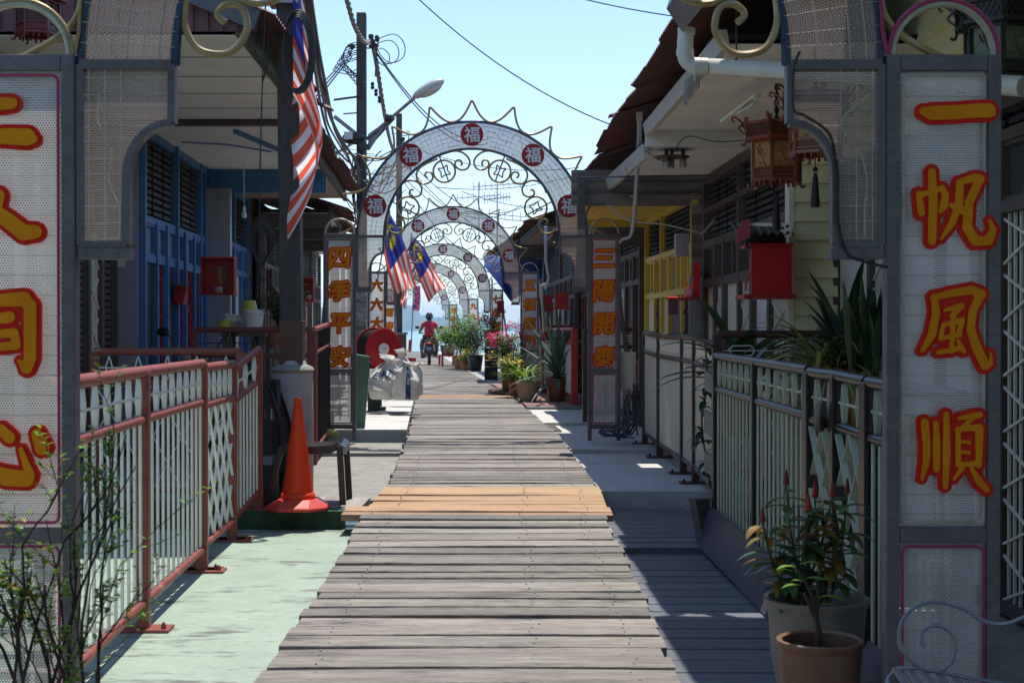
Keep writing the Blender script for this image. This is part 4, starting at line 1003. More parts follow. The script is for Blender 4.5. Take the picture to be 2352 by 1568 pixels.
# dark boards stacked on edge beside the pole
for i, (z0, z1, dx) in enumerate(((-.11, .17, 0), (.22, .50, .02), (.56, .80, .01))):
    b = MB(); c = P(606, 1000, 10.45)[0] + dx; b.hexa([(c - .1, 10.42, z0), (c + .11, 10.3, z0 + .03), (c + .13, 10.34, z0 + .03), (c - .08, 10.46, z0), (c - .1, 10.42, z1), (c + .11, 10.3, z1 - .01), (c + .13, 10.34, z1 - .01), (c - .08, 10.46, z1)])
    tag(b.build('plank_board', M('dark_board', (.05, .05, .055), (.03, .03, .035), .5, 3, st=(9, 1, 1), bump=.2)), ('lowest', 'middle', 'topmost')[i] + ' dark board fixed between red fence and pole foot', 'board', 'dark boards beside the pole foot')
# poles farther on
def pole(u, vt, y, wd, label, m, base=None, tilt=0, whiten=None, hk=True):
    X = P(u, 757, y)[0]; zt = P(u, vt, y)[2]; t = thing('utility_pole', label, 'utility pole', (X, y, 0)); h = wd / 2
    b = MB(); b.hexa([(X - h, y - h, 0), (X + h, y - h, 0), (X + h, y + h, 0), (X - h, y + h, 0), (X - h * .95 + tilt, y - h, zt), (X + h * .95 + tilt, y - h, zt), (X + h * .95 + tilt, y + h, zt), (X - h * .95 + tilt, y + h, zt)]); b.build('pole', m, t, bevel=.01)
    if whiten:
        b = MB(); b.box(X - h * 1.04, X + h * 1.04, y - h * 1.04, y + h * 1.04, whiten, whiten + 1.6); b.build('peeling_paint', M('peeling_white', (.55, .55, .52), (.1, .09, .08), .8, 5, st=(1, 1, 3), dirt=(.08, .07, .06), dscale=3, dthr=.5), t)
        b = MB(); b.box(X - h * 1.06, X + h * 1.06, y - h * 1.06, y + h * 1.06, .0, whiten - .003); b.build('painted_foot', M('brown_foot', (.06, .03, .022)), t)
    if base:
        b = MB(); b.box(X - base[0], X + base[0], y - base[0], y + base[0], -.05, base[1]); b.build('painted_base', M('maroon_base', (.20, .035, .04), (.15, .03, .03), .6, 4, dirt=(.3, .2, .18), dscale=2, dthr=.66), t, bevel=.02)
        b = MB(); b.box(X - base[0] - .03, X + base[0] + .03, y - base[0] - .03, y + base[0] + .03, base[1], base[1] + .07); b.build('base_cap', conc_d, t)
    if hk:
        b = MB(); hook(b, (X + h, y, zt - .55)); b.tube([(X - h - .12, y, zt - .5), (X + h + .02, y, zt - .5)], .01, 6); b.build('hook', black, t)
        for k in range(3):
            b = MB(); b.lathe([(.012, -.06), (.03, -.04), (.03, -.01), (.012, 0), (.03, .01), (.03, .04), (.012, .06)], (X + h + .1 + .05 * k, y - .05 + .05 * k, zt - 1.15 - .1 * k), 8); b.build('insulator', black, t)
        b = MB(); b.tube([(X + h + .17, y, zt - .48), (X + h + .15, y, zt - .8), (X + h + .14, y, zt - 1.0)], .012, 6); b.bar((X - h - .35, y - .09, zt - 1.38), (X - h + .1, y - .09, zt - 1.32), .03); b.bar((X - h - .2, y - .09, zt - 1.6), (X - h + .05, y - .09, zt - 1.58), .02)
        b.build('bracket', black, t)
    return X, zt
pw = M('pole_green_grey', (.075, .085, .075), (.04, .045, .042), .75, 6, st=(9, 9, .5), bump=.4)
XP, ZP = pole(831, 32, 22.5, .155, 'tall dark pole carrying the street lamp, tangled wires at its top', pw, whiten=1.0)
XQ, ZQ = pole(917, 262, 36, .15, 'farther wooden pole on a maroon base, rising behind the second gateway', polew, base=(.17, 1.02))
XR, ZR = pole(1318, 470, 34, .12, 'thin dark pole on the right roofs behind the second gateway', polew, hk=False) if False else (0, 0)
# street lamp on the tall pole
y = 22.4; a = P(842, 320, y); e = P(952, 226, y - .3)
t = thing('street_lamp', 'grey street lamp on a slanted arm fixed to the tall pole', 'street lamp', a)
b = MB(); b.tube([a, e], .028, 8); b.bar(P(838, 345, y), P(905, 270, y - .1), .03, .06); b.poly([P(846, 308, y - .02), P(912, 262, y - .12), P(846, 345, y - .02)]); b.bar(P(846, 345, y - .05), P(886, 283, y - .1), .035); b.build('arm', M('lamp_steel', (.22, .23, .25), (.16, .17, .18), .45, metal=.5), t)
c = Vector(P(984, 206, y - .35)); ax = Vector((P(1020, 187, y)[0] - P(945, 226, y)[0], -.1, P(1020, 187, y)[2] - P(945, 226, y)[2])).normalized()
rot = ax.to_track_quat('X', 'Z').to_matrix()
b = MB(); b.ball(c, 1, 18, 14, f=lambda q: rot @ Vector((q.x * .285, q.y * .12 * (1 - .25 * q.x), (q.z * .095 if q.z > 0 else q.z * .07) * (1.05 + .15 * q.x))))
b.build('lamp_head', M('lamp_grey', (.46, .47, .47), (.4, .41, .41), .4, 3), t)
b = MB(); b.ball(c - Vector((0, 0, .055)), 1, 16, 8, f=lambda q: rot @ Vector((q.x * .19 + .05, q.y * .09, q.z * .055))); b.build('lamp_glass', M('lamp_lens', (.5, .5, .48), None, .15, spec=.7), t)
b = MB(); b.ball(P(893, 272, y - .15), .07, 8, 6); b.build('sensor', black, t)
# second lamp arm pointing left, seen as a bar with a dark box
t = thing('loudspeaker_arm', 'steel arm and dark lamp housing on the left of the tall pole', 'bracket lamp', P(815, 345, 22.3))
b = MB(); b.bar(P(768, 268, 22.2), P(840, 325, 22.4), .05); b.bar(P(760, 360, 22), P(830, 318, 22.4), .05, .03); b.build('arm', M('lamp_steel', (.2, .2, .2)), t)
b = MB(); b.ball(P(812, 318, 22.3), .17, 10, 8, (1.1, .8, .6)); b.bar(P(820, 318, 22.3), P(842, 345, 22.3), .1); b.build('lamp_head', black, t)
b = MB(); b.box(*sorted((P(792, 0, 22.2)[0], P(812, 0, 22.2)[0])), 22.1, 22.2, P(0, 322, 22.2)[2], P(0, 305, 22.2)[2]); b.build('plate', zinc, t)
# ---- wires
def wire(label, pts, r=.01, name='overhead_cable', cat='cable', m=None, sm=True, group=None):
    b = MB(); b.tube(spline(pts, 8) if sm else pts, r, 6); return tag(b.build(name, m or cable), label, cat, group)
wire('single thin cable sweeping down from the top to the right roof corner', sag(P(958, -4, 13), P(1405, 288, 12.4), .12), .006, sm=False)
wire('short thin cable at the top edge running towards the right roof gutter', sag(P(1310, -8, 9), P(1555, 40, 8.2), .01), .004, sm=False)
tw = MB(); rope = spline([P(795, -10, 19), P(815, 60, 20.5), P(838, 98, 22), P(854, 92, 22.4)], 12)
for k in range(3): tw.tube([Vector(p) + Vector((.022 * math.cos(i * 1.1 + k * 2.1), 0, .022 * math.sin(i * 1.1 + k * 2.1))) for i, p in enumerate(rope)], .02, 5)
tag(tw.build('twisted_cable', M('worn_cable', (.16, .12, .1), (.3, .28, .26), .8)), 'thick twisted cable dropping from the top edge to the tall pole', 'cable')
tw = MB(); rope = spline([P(856, 98, 22.4), P(866, 150, 23.5), P(880, 240, 26), P(893, 310, 31), P(905, 345, 35), P(921, 336, 36)], 14)
for k in range(3): tw.tube([Vector(p) + Vector((.022 * math.cos(i * 1.1 + k * 2.1), 0, .022 * math.sin(i * 1.1 + k * 2.1))) for i, p in enumerate(rope)], .022, 5)
tag(tw.build('twisted_cable', M('worn_cable', (.2, .2, .2))), 'thick twisted cable hanging from the tall pole to the farther pole', 'cable')
for i, (u0, v0, u1, v1, lab) in enumerate(((868, 128, 1120, 330, 'dark double wire falling from the tall pole top across the lamp arm'), (866, 122, 1125, 318, 'second dark wire just above the double wire over the lamp arm'))):
    wire(lab, sag(P(u0, v0, 22.5), P(u1, v1, 36), .5), .012, sm=False)
b = MB()
for k in range(7):
    a0 = P(866 + k, 92 + k * 4, 22.4); L = [(905, 80), (928, 100), (928, 130), (905, 145), (880, 135)]
    pts = [a0] + [P(866 + (u - 866) * (1 - .11 * k), 92 + (v - 92) * (1 - .09 * k) + 6 * k, 22.4 + .06 * k) for u, v in L] + [P(862, 100 + k * 6, 22.5)]
    if k in (0, 2, 5): b.tube(spline(pts, 7), .008, 5)
for k in range(8):
    u0 = 838; b.tube(spline([P(u0 - 6 * (k % 3), 98 + 5 * k, 22.3), P(800 - 5 * k, 105 + 8 * k, 22.2), P(786 + 6 * k, 145 + 5 * k, 22.2), P(800 + 4 * k, 168 + 6 * k, 22.2), P(838, 150 + 8 * k, 22.3)], 6), .008, 5)
for k in range(10): b.ball(P(850 + rr(0, 18), rr(82, 112), 22.35), rr(.02, .045), 6, 5)
for k in range(8): b.ball(P(806 + rr(-8, 6), rr(105, 130), 22.25), rr(.02, .045), 6, 5)
tag(b.build('wire_tangle', cable), 'tangle of looped black wires and clamps around the tall pole top', 'wires')
for k, (v0, lab) in enumerate(((120, 'upper'), (128, 'middle'), (136, 'lower'))):
    wire(lab + ' of three wires slanting left down from the tall pole towards the flag', [P(808, v0 - 4, 22.2), P(770, v0 + 42, 20), P(736, v0 + 78 + 4 * k, 18), P(700, v0 + 128, 16)], .011, group='wires left of the tall pole')
# bundle of cables falling along the near pole
BN = [((700, -20), (712, 80), (724, 160), (736, 235), (752, 300), (775, 345), (800, 372)), ((707, -20), (722, 90), (736, 180), (760, 270), (790, 330), (822, 380), (826, 440)), ((690, -20), (706, 100), (716, 200), (720, 270), (735, 312), (758, 318), (778, 372), (800, 395)),
      ((713, -20), (732, 110), (752, 215), (770, 300), (800, 360), (822, 420)), ((696, -20), (712, 70), (728, 150), (745, 240), (756, 290), (790, 350))]
for k, pts in enumerate(BN):
    wire(('first', 'second', 'third', 'fourth', 'fifth')[k] + ' cable from the left in the black bundle dropping beside the draped flag', [P(u, v, 11 + 11 * (i / (len(pts) - 1)) ** 1.3) for i, (u, v) in enumerate(pts)], .016 + .004 * (k == 1), group='cable bundle beside the draped flag')
b = MB()
rs = random.Random(4)
for k in range(26):
    u0, v0 = rs.uniform(770, 830), rs.uniform(330, 430); u1, v1 = rs.uniform(835, 935), rs.uniform(330, 440); d = rs.uniform(21.5, 23)
    b.tube(spline([P(u0, v0, d), P((u0 + u1) / 2 + rs.uniform(-20, 20), max(v0, v1) + rs.uniform(-10, 50), d), P(u1, v1, d)], 8), rs.uniform(.005, .010), 4)
for k in range(10):
    u0, v0 = rs.uniform(808, 826), rs.uniform(350, 380); b.tube(spline([P(u0, v0, 22.3), P(u0 + rs.uniform(-8, 16), 420, 22.3), P(rs.uniform(812, 832), rs.uniform(450, 520), 22.3)], 6), .009, 4)
tag(b.build('wire_tangle', cable), 'messy tangle of thin wires half way up the tall pole', 'wires')
b = MB()
for k in range(10):
    u0, v0 = rs.uniform(915, 935), rs.uniform(320, 360); b.tube(spline([P(u0, v0, 36), P(rs.uniform(930, 955), rs.uniform(340, 380), 36), P(rs.uniform(918, 945), rs.uniform(355, 400), 36)], 6), .011, 4)
for k in range(6): b.ball(P(928 + rr(-4, 8), rr(318, 350), 35.9), rr(.03, .07), 6, 5)
tag(b.build('wire_tangle', cable), 'small knot of wires on the farther pole behind the second gateway', 'wires')
for k, (u0, v0, u1, v1, s_) in enumerate(((925, 350, 1340, 470, .9), (930, 372, 1240, 560, .5), (926, 330, 1330, 385, .3), (940, 395, 1200, 470, .7), (930, 420, 1160, 600, .6), (1000, 430, 1330, 400, .2), (1010, 478, 1250, 455, .3), (925, 405, 1270, 520, .8), (1060, 440, 1300, 480, .15))):
    wire(('highest', 'longest', 'second highest', 'slack', 'steep', 'nearly level upper', 'nearly level lower', 'sagging', 'short')[k] + ' thin wire crossing the sky inside the second gateway', sag(P(u0, v0, 36), P(u1, v1, 30 + 2 * k), s_), .010, sm=False, group='thin wires behind the second gateway')
b = MB(); cN = P(680, 122, 10.45)
for k in range(5): b.tube([(cN[0] + (.098 + .006 * k) * math.cos(q) + .006 * k, 10.46 - .01 * k, cN[2] + (.265 + .01 * k) * math.sin(q)) for q in np.linspace(0, 6.283, 30, endpoint=False)], .0065, 6, closed=True)
tag(b.build('cable_coil', cable), 'oval coil of black cable tied on the near pole over the flag', 'cable')
wire('long black wire hanging vertically in front of the left porch ceiling', [P(612, -10, 9.8), P(606, 120, 9.9), P(600, 300, 10), P(596, 500, 10), P(592, 700, 10.2)], .005)
wire('thin looped wire at the left of the near pole', [P(610, 10, 10.3), P(616, 120, 10.3), P(604, 190, 10.3), P(640, 60, 10.4)], .004)
b = MB()
for k in range(5): b.tube(spline([P(600 + 30 * math.cos(q + k) * (1 - .12 * k), 545 + 44 * math.sin(q + k) + 5 * k, 13) for q in np.linspace(0, 6.28, 10, endpoint=False)], 4, True), .006, 5, closed=True)
tag(b.build('cable_coil', cable), 'loose coil of black cable left of the near pole under the porch', 'cable')
# wires under porches
wire('black wire looping below the right gutter pipe', [P(1668, 60, 9), P(1618, 105, 8.8), P(1640, 145, 8.7), P(1690, 150, 8.7), P(1740, 120, 8.8), P(1800, 60, 9), P(1850, 0, 9)], .009)
wire('twisted wire running across the right porch ceiling to the hanging lamp', [P(1330, 408, 14), P(1480, 405, 12.8), P(1560, 404, 12.5), P(1640, 404, 12.3), P(1760, 410, 11.8), P(1830, 430, 11)], .009)
wire('pale wire drooping in front of the yellow porch', [P(1395, 470, 13.5), P(1440, 505, 13.4), P(1520, 515, 13.2), P(1590, 530, 13), P(1612, 535, 13), P(1640, 505, 12.8)], .008, m=M('pale_cable', (.4, .34, .3)))
wire('thin wire hanging in a shallow curve under the white porch beam', [P(1480, 345, 11.3), P(1530, 370, 11.3), P(1575, 315, 11.4), P(1650, 326, 11.4), P(1760, 318, 11.4)], .004)
b = MB()
for k in range(9): b.tube(spline([P(1438 + rr(-8, 10), 945 + rr(-40, 20), 15.2), P(1430 + rr(-25, 25), 975 + rr(-10, 10), 15.1), P(1400 + rr(-30, 40), 995 + rr(-8, 6), 15.1), P(1445 + rr(-20, 15), 1003 + rr(-4, 3), 15.1)], 6), .008, 4)
for k in range(5): b.tube(spline([P(1455 + rr(-8, 10), 900 + rr(-30, 10), 15.25), P(1462 + rr(-10, 10), 950, 15.2), P(1440 + rr(-15, 25), 1000, 15.2)], 6), .009, 4)
tag(b.build('wire_tangle', M('grey_wire', (.10, .105, .12), (.03, .03, .035), .5)), 'mess of grey wires at the foot of the second right gate pillar', 'wires')
t = thing('meter_box', 'cream electric box behind the second right gate pillar', 'electric box', P(1440, 880, 15.7))
b = MB(); q0 = P(1415, 895, 15.7); q1 = P(1460, 808, 15.7); b.box(q0[0], q1[0], 15.65, 15.85, q0[2], q1[2]); b.build('box_body', creambar, t, bevel=.01)
b = MB(); b.box(q0[0] + .02, q1[0] - .03, 15.63, 15.648, q0[2] + .03, q1[2] - .03); b.build('box_door', creamp, t); b = MB(); b.bar((q0[0] + .1, 15.75, q0[2]), (q0[0] + .1, 15.75, -.05), .06); b.build('stand', zinc, t)
wire('black cable hanging from the nearest right bracket panel', [P(1836, 120, 4.4), P(1822, 160, 4.38), P(1822, 250, 4.38), P(1850, 268, 4.4), P(1905, 310, 4.42), P(1922, 400, 4.42), P(1924, 500, 4.42), P(1945, 580, 4.42), P(1990, 602, 4.42), P(2040, 614, 4.4)], .0045)
# ---- antennas on the far roofs
for (u, vt, vb, y, lab, ang) in ((1100, 418, 560, 33, 'thin roof antenna with a short comb, seen through the second gateway', 0), (1142, 425, 560, 30, 'tall roof antenna with several stacked combs, seen through the second gateway', .3)):
    p = P(u, vb, y); q = P(u, vt, y); t = thing('roof_antenna', lab, 'antenna', p)
    b = MB(); b.tube([p, q], .014, 6); b.build('mast', zinc, t); b = MB()
    for j, dz in enumerate((0.0, .28, .62) if ang else (.34,)):
        L = (.5, .38, .75)[j]; c = Vector(q) - Vector((0, 0, dz)); d = Vector((math.cos(.2 + j), math.sin(.2 + j) * .4, .08)).normalized()
        b.tube([c - d * L, c + d * L], .009, 5)
        for k in range(9): e = c - d * L + d * (2 * L * k / 8); s_ = Vector((.05, .35, .02)) * (.7 + .06 * k); b.tube([e - s_, e + s_], .006, 4); b.tube([e - Vector((0, 0, .1)), e + Vector((0, 0, .1))], .006, 4)
    b.build('comb', zinc, t)
# ---- flags
fred = M('flag_red', (.88, .15, .075), (.82, .12, .06), .7, 8, trans=.6); fwhite = M('flag_white', (.90, .87, .88), (.85, .82, .83), .7, 8, trans=.6)
fblue = M('flag_blue', (.05, .06, .34), (.04, .05, .28), .7, 8, trans=.55); fyel = M('flag_yellow', (.9, .72, .02), None, .7, 8, trans=.5)
def star(s, t):
    return star0(min(.999, s * .96 + .04), .02 + .62 * t)
def star0(s, t):
    # s along length 0..1, t across from top 0..1 (aspect 2:1); canton s<.5 t<8/14
    if t < 8 / 14 and s < .5:
        x = s * 2; y_ = t
        cx, cy = .43, .286
        d = math.hypot(x - cx, y_ - cy)
        if d < .19 and math.hypot(x - cx - .055, y_ - cy) > .165: return 3
        dx, dy = x - .58, y_ - cy; r = math.hypot(dx, dy); a = math.atan2(dy, dx); k = (a / (2 * math.pi) * 14) % 1; rad = .075 + .085 * abs(2 * k - 1) ** 1.2
        return 3 if r < rad else 2
    return 0 if int(t * 14) % 2 == 0 else 1
def flag(name, label, fn, nu, nv, y, pole=None, mf=star):
    t = thing(name, label, 'flag', fn(0, 0))
    b = MB(); b.grid(fn, nu, nv, mat=mf); b.build('cloth', [fred, fwhite, fblue, fyel], t)
    if pole: q = MB(); q.tube(pole, .013, 6); q.build('flagpole', M('flag_stick', (.35, .33, .3)), t)
    return t
def cur(pts, t):
    n = len(pts) - 1; i = min(int(t * n), n - 1); f = t * n - i
    p0, p1, p2, p3 = [Vector((*pts[max(0, min(n, k))], 0)) for k in (i - 1, i, i + 1, i + 2)]
    return .5 * ((2 * p1) + (p2 - p0) * f + (2 * p0 - 5 * p1 + 4 * p2 - p3) * f * f + (3 * p1 - p0 - 3 * p2 + p3) * f ** 3)
def raised(top, bot, y, ph):
    def fn(s, t):
        a = cur(top, s); c = cur(bot, s); f = a.lerp(c, t)
        dy = .10 * math.sin(7 * t + 4 * s + ph) * (.25 + s) + .05 * math.sin(15 * t - 3 * s + ph)
        du = 2.2 * math.sin(8 * t + 5 * s + ph) * s
        return P(f.x + du, f.y, y + dy)
    return fn
f1 = raised([(893, 486), (914, 525), (934, 575), (947, 620), (957, 655)], [(880, 548), (884, 592), (893, 628), (902, 655), (909, 677)], 25.4, .3)
flag('national_flag', 'front raised red and white striped flag with blue canton, left of its twin', f1, 96, 70, 25, [P(896, 484, 25.3), P(884, 545, 25.3), P(868, 640, 25.3)])
f2 = raised([(944, 540), (972, 566), (992, 603), (1009, 635), (1022, 657)], [(941, 585), (955, 618), (966, 648), (974, 672), (982, 695)], 28, 1.8)
flag('national_flag', 'rear raised striped flag with blue canton, nearer the path centre', f2, 84, 56, 28, [P(946, 536, 28), P(938, 592, 28), P(925, 690, 28)])
def drape(s, t):
    # upper part of the hoist is above the picture; cloth hangs folded along the pole
    v = -110 + 330 * t + 330 * s; z = max(0., (v + 0) / 540)
    u = 674 + (16 + 52 * min(1, max(0, (v + 60) / 360)) * (1 - .55 * max(0, (v - 330) / 210))) * abs(math.sin(math.pi * (.5 * s / .62 if s < .62 else .5 + .5 * (s - .62) / .38))) ** .8
    u += 6 * math.sin(9 * t + 3 * s) * s - 10 * t * s
    d = 10.62 + .05 * math.sin(14 * t + 5 * s) * (.3 + s) + (.08 if s > .62 else 0) * (s - .62) - .12 * t
    return P(u, v, d)
flag('national_flag', 'large striped flag hanging limp and folded against the near pole', drape, 96, 84, 10.6, mf=lambda s, t: (lambda k: 2 if k == 3 else k)(star0(min(.999, s * .68 + .32), .05 + .9 * t)))
def small(s, t): return P(925 - 3 + 14 * s + 2 * math.sin(6 * t), 655 + 50 * t + 6 * s, 30 + .06 * math.sin(9 * t + 4 * s))
b = MB(); b.grid(small, 10, 14, mat=lambda s, t: int(s * 4) % 2); tag(b.build('small_flag', [fred, fwhite]), 'small limp red striped flag low behind the front raised flag', 'flag')
# pink temple banner on a bamboo pole by the water
yb = 52; t = thing('temple_banner', 'tall narrow pink banner with dark blue lettering near the rider', 'banner', P(946, 812, yb))
b = MB(); b.tube([P(944, 800, yb), P(948, 715, yb), P(950, 655, yb)], .022, 6); b.build('banner_pole', M('bamboo', (.2, .18, .15)), t)
def ban(s, t_): return P(950 + 15 * s + 2 * math.sin(3 * t_) - 2 * t_, 655 + 57 * t_ + 2 * s, yb + .1 * math.sin(5 * s + 3 * t_))
bm = MB(); bm.grid(ban, 6, 14); bc = bm.build('cloth', M('banner_pink', (.62, .12, .22), None, .7, trans=.4), t)
bl = MB()
for col, chs in ((.28, '李府元帥'), (.72, '三太大伯公')):
    for j, ch in enumerate(chs):
        c = ban(col, (j + .6) / (len(chs) + .2)); letter(bl, lambda x, z, d: (x, c[1] - .05 + d * 0, z), ch, box=(c[0], c[2], .13), n=22, fill=None, edge=.03, depth=.003, mats=(0, 0))
bl.build('character', M('banner_blue', (.03, .03, .2)), t)
b = MB(); b.box(P(930, 0, yb)[0], P(955, 0, yb)[0], yb, yb + .2, -.02, .12); b.bar(P(941, 808, yb), P(943, 780, yb), .12); b.build('stand', redp, t)
# ------------------------------------------------------------------ things on and along the path
# traffic cone
yc_ = 10.0; cx, _, _ = P(684, 1170, yc_); z0 = -.112
t = thing('traffic_cone', 'tall plain orange traffic cone standing in front of the brown chair', 'traffic cone', (cx, yc_, z0))
b = MB(); b.lathe([(.118, .075), (.122, .085), (.115, .115), (.110, .118), (.105, .12), (.098, .20), (.025, .770), (.027, .776), (.024, .782), (.0, .783)], (cx, yc_, z0), 32); b.build('cone_body', orangec, t)
b = MB(); pts = []
for (r, z) in ((.21, 0.004), (.215, .022), (.205, .032), (.125, .078)): pts.append((r, z))
def octo(r, z):
    k = .5 if r > .15 else .8; return [(cx + r * sx, yc_ + r * sy, z0 + z) for sx, sy in ((1, -k), (1, k), (k, 1), (-k, 1), (-1, k), (-1, -k), (-k, -1), (k, -1))]
rings = [[b.av(p) for p in octo(r, z)] for r, z in pts]
for i in range(3):
    for k in range(8): b.af((rings[i][k], rings[i][(k + 1) % 8], rings[i + 1][(k + 1) % 8], rings[i + 1][k]))
b.af(rings[0][::-1]); b.af(rings[-1]); b.build('cone_base', M('cone_base_orange', (.62, .05, .03), (.55, .05, .035), .4, 6, dirt=(.6, .2, .16), dscale=4, dthr=.64), t, bevel=.004)
# plastic chair facing right
ch = (P(716, 1100, 10.35)[0], 10.35, -.10)
t = thing('plastic_chair', 'dark brown plastic chair turned sideways behind the traffic cone', 'chair', ch)
X, Y, Z = ch
b = MB(); 
def seat(u, v): x = X - .20 + .45 * u; return (x, Y - .21 + .42 * v, Z + .425 + .012 * math.cos(6.28 * v) - .018 * math.sin(math.pi * u) + (.015 if u > .9 else 0) - (.03 if u > .97 else 0))
b.grid(seat, 12, 10); b.grid(lambda u, v: tuple(Vector(seat(u, v)) - Vector((0, 0, .028))), 12, 10)
for v in (0, 1): b.grid(lambda u, w_: tuple(Vector(seat(u, v)) - Vector((0, 0, .055 * w_))), 12, 1)
b.grid(lambda v, w_: tuple(Vector(seat(1, v)) - Vector((0, 0, .055 * w_))), 12, 1)
b.build('seat', chairm, t)
b = MB()
def back(u, v):
    z = u; wv = .20 * (1 - .35 * max(0, u - .5) ** 2 * 4 * .5); yy = Y + (v - .5) * 2 * wv
    x = X - .17 - .10 * u ** 1.35 + .07 * (1 - (2 * v - 1) ** 2) * -1 * .6
    return (x, yy, Z + .42 + .43 * u - .05 * (2 * v - 1) ** 2 * u)
b.grid(back, 12, 12); b.grid(lambda u, v: tuple(Vector(back(u, v)) - Vector((.014, 0, 0))), 12, 12)
for v in (0, 1): b.tube([back(k / 8, v) for k in range(9)], .016, 7)
b.tube([back(1, k / 10) for k in range(11)], .016, 7); b.build('backrest', chairm, t)
for sx, sy in ((1, -1), (1, 1), (-1, -1), (-1, 1)):
    b = MB(); x = X + (.235 if sx > 0 else -.18); xb = x + .015 * sx - (.10 if sx < 0 else 0); yy = Y + sy * .2
    b.hexa([(xb - .022, yy - .02, Z), (xb + .022, yy - .02, Z), (xb + .022, yy + .02, Z), (xb - .022, yy + .02, Z), (x - .03, yy - .027, Z + .425), (x + .012, yy - .027, Z + .425), (x + .012, yy + .027, Z + .425), (x - .03, yy + .027, Z + .425)]); b.build('leg', chairm, t, bevel=.006)
# hose reel on a green stand
yr = 19.6; c = Vector(P(868, 800, yr)); t = thing('hose_reel', 'red fire hose reel wound with black hose above the white sacks', 'hose reel', (c.x, yr, .03))
ax = Vector((.62, -.78, -.03)).normalized()
for k, (d, r) in enumerate(((.13, .285), (-.13, .285))):
    b = MB(); cc = c + ax * d; b.lathe([(.0, -.012), (r - .02, -.012), (r, -.004), (r + .004, .006), (r - .004, .012), (r - .03, .004), (r * .72, .004), (r * .68, .012), (r * .3, .012), (.0, .012)], cc, 40, ax); b.build('reel_disc', redp, t)
b = MB()
for k in range(9): b.lathe([(.18, -.014), (.245, -.010), (.258, 0), (.245, .010), (.18, .014)], c + ax * (-.11 + .0275 * k), 32, ax)
b.build('hose', rubber, t)
b = MB(); b.lathe([(.0, 0), (.082, 0), (.082, .006), (.0, .006)], c + ax * .146, 28, ax); ob = b.build('hub_label', white, t)
b = MB(); b.lathe([(.0, 0), (.008, 0), (.007, .012), (.0, .012)], c + ax * .15, 10, ax); b.tube([c + ax * .157 + Vector((-.02, 0, -.005)), c + ax * .157 + Vector((.03, .02, .01))], .003, 5); b.build('spindle', black, ob)
b = MB(); b.bar(c + Vector((-.02, .05, 0)), (c.x - .02, yr + .05, .04), .06); b.bar((c.x - .12, yr + .1, .05), (c.x + .1, yr + .1, .05), .07); b.box(c.x - .14, c.x + .02, yr - .02, yr + .2, .03, .36); b.build('stand', M('dark_green_paint', (.03, .07, .05), None, .5), t)
b = MB(); b.tube([(c.x + .03, yr - .05, .1), (c.x + .02, yr - .05, .75)], .03, 8); b.build('pipe', M('dark_blue_pipe', (.02, .05, .14)), t)
b = MB(); b.ball((c.x + .07, yr - .12, .42), .05, 12, 8); b.build('valve_ball', M('float_red', (.45, .09, .04)), t)
b = MB(); b.lathe([(.028, -.09), (.03, 0), (.022, .05)], (c.x + .01, yr - .12, .44), 10, (1, 0, .2)); b.build('valve', black, t)
# green metal sheet box
t = thing('green_bin', 'tall pale green metal bin, narrowing downward, right of the second left gate pillar', 'bin', P(830, 985, 16.2))
b = MB(); q = [P(808, 990, 16.2), P(838, 985, 16.2), P(850, 818, 16.2), P(806, 812, 16.2)]; dd = Vector((-.1, .55, 0))
b.hexa([q[0], q[1], Vector(q[1]) + dd, Vector(q[0]) + dd, q[3], q[2], Vector(q[2]) + dd, Vector(q[3]) + dd]); b.build('bin_body', M('green_enamel', (.12, .23, .16), (.09, .18, .125), .4, 3, dirt=(.18, .26, .2), dscale=2, dthr=.62), t, bevel=.006)
b = MB(); b.bar(Vector(P(806, 986, 16.15)), Vector(P(845, 991, 16.15)), .05, .03); b.build('foot_rail', M('green_enamel', (.1, .2, .15)), t)
# white woven sacks
sackm = M('woven_sack', (.66, .65, .61), (.54, .52, .47), .8, 5, spec=.2, bump=.3, bscale=14, dirt=(.40, .36, .29), dscale=3, dthr=.62)
blue_ink = M('blue_ink', (.015, .04, .14), None, .6)
def sack(label, u, v, y, w, h, seed, lean=0, neck=True, dx=0):
    p = Vector(P(u, v, y)); rs = random.Random(seed); ph = [rs.uniform(0, 6.28) for _ in range(6)]
    t = thing('sack', label, 'sack', p, 'white woven sacks piled by the hose reel')
    from mathutils import noise as mnz
    def fn(a, z):
        th = a * 2 * math.pi; zb_ = min(1, z / .86)
        pr = np.interp(z, [0, .05, .22, .5, .7, .80, .86, .91, .96, 1], [.86, 1.0, 1.03, .93, .70, .44, .24, .20, .34, .46])
        k = np.clip((z - .5) / .36, 0, 1)
        r = w * pr * (1 + .06 * math.sin(2 * th + ph[0]) + k * .16 * (abs(math.sin(4 * th + ph[1])) - .6) + (.25 * math.sin(5 * th + ph[2]) if z > .88 else 0))
        q = p + Vector((r * math.cos(th) * 1.08 + lean * z * z * h, r * math.sin(th) * .85, z * h))
        d1 = abs(mnz.noise(q * 7 + Vector((seed, 0, 0)))); d2 = abs(mnz.noise(q * 17 + Vector((0, seed, 0)))); d3 = mnz.noise(q * 3.1)
        f = 1 + (.20 * (d1 - .2) + .06 * (d2 - .2) + .16 * d3) * (.25 + min(1, z * 6))
        return p + Vector(((q.x - p.x - lean * z * z * h) * f + lean * z * z * h, (q.y - p.y) * f, max(0, (q.z - p.z) * (1 + .10 * d3) + .05 * h * math.sin(th + ph[4]) * zb_)))
    b = MB(); b.grid(lambda a, z: fn(a, z), 64, 36); b.build('sack_body', sackm, t); return t, fn
t, fn = sack('largest white sack, lettered, leaning against the hose reel foot', 895, 916, 19.0, .25, .56, 2)
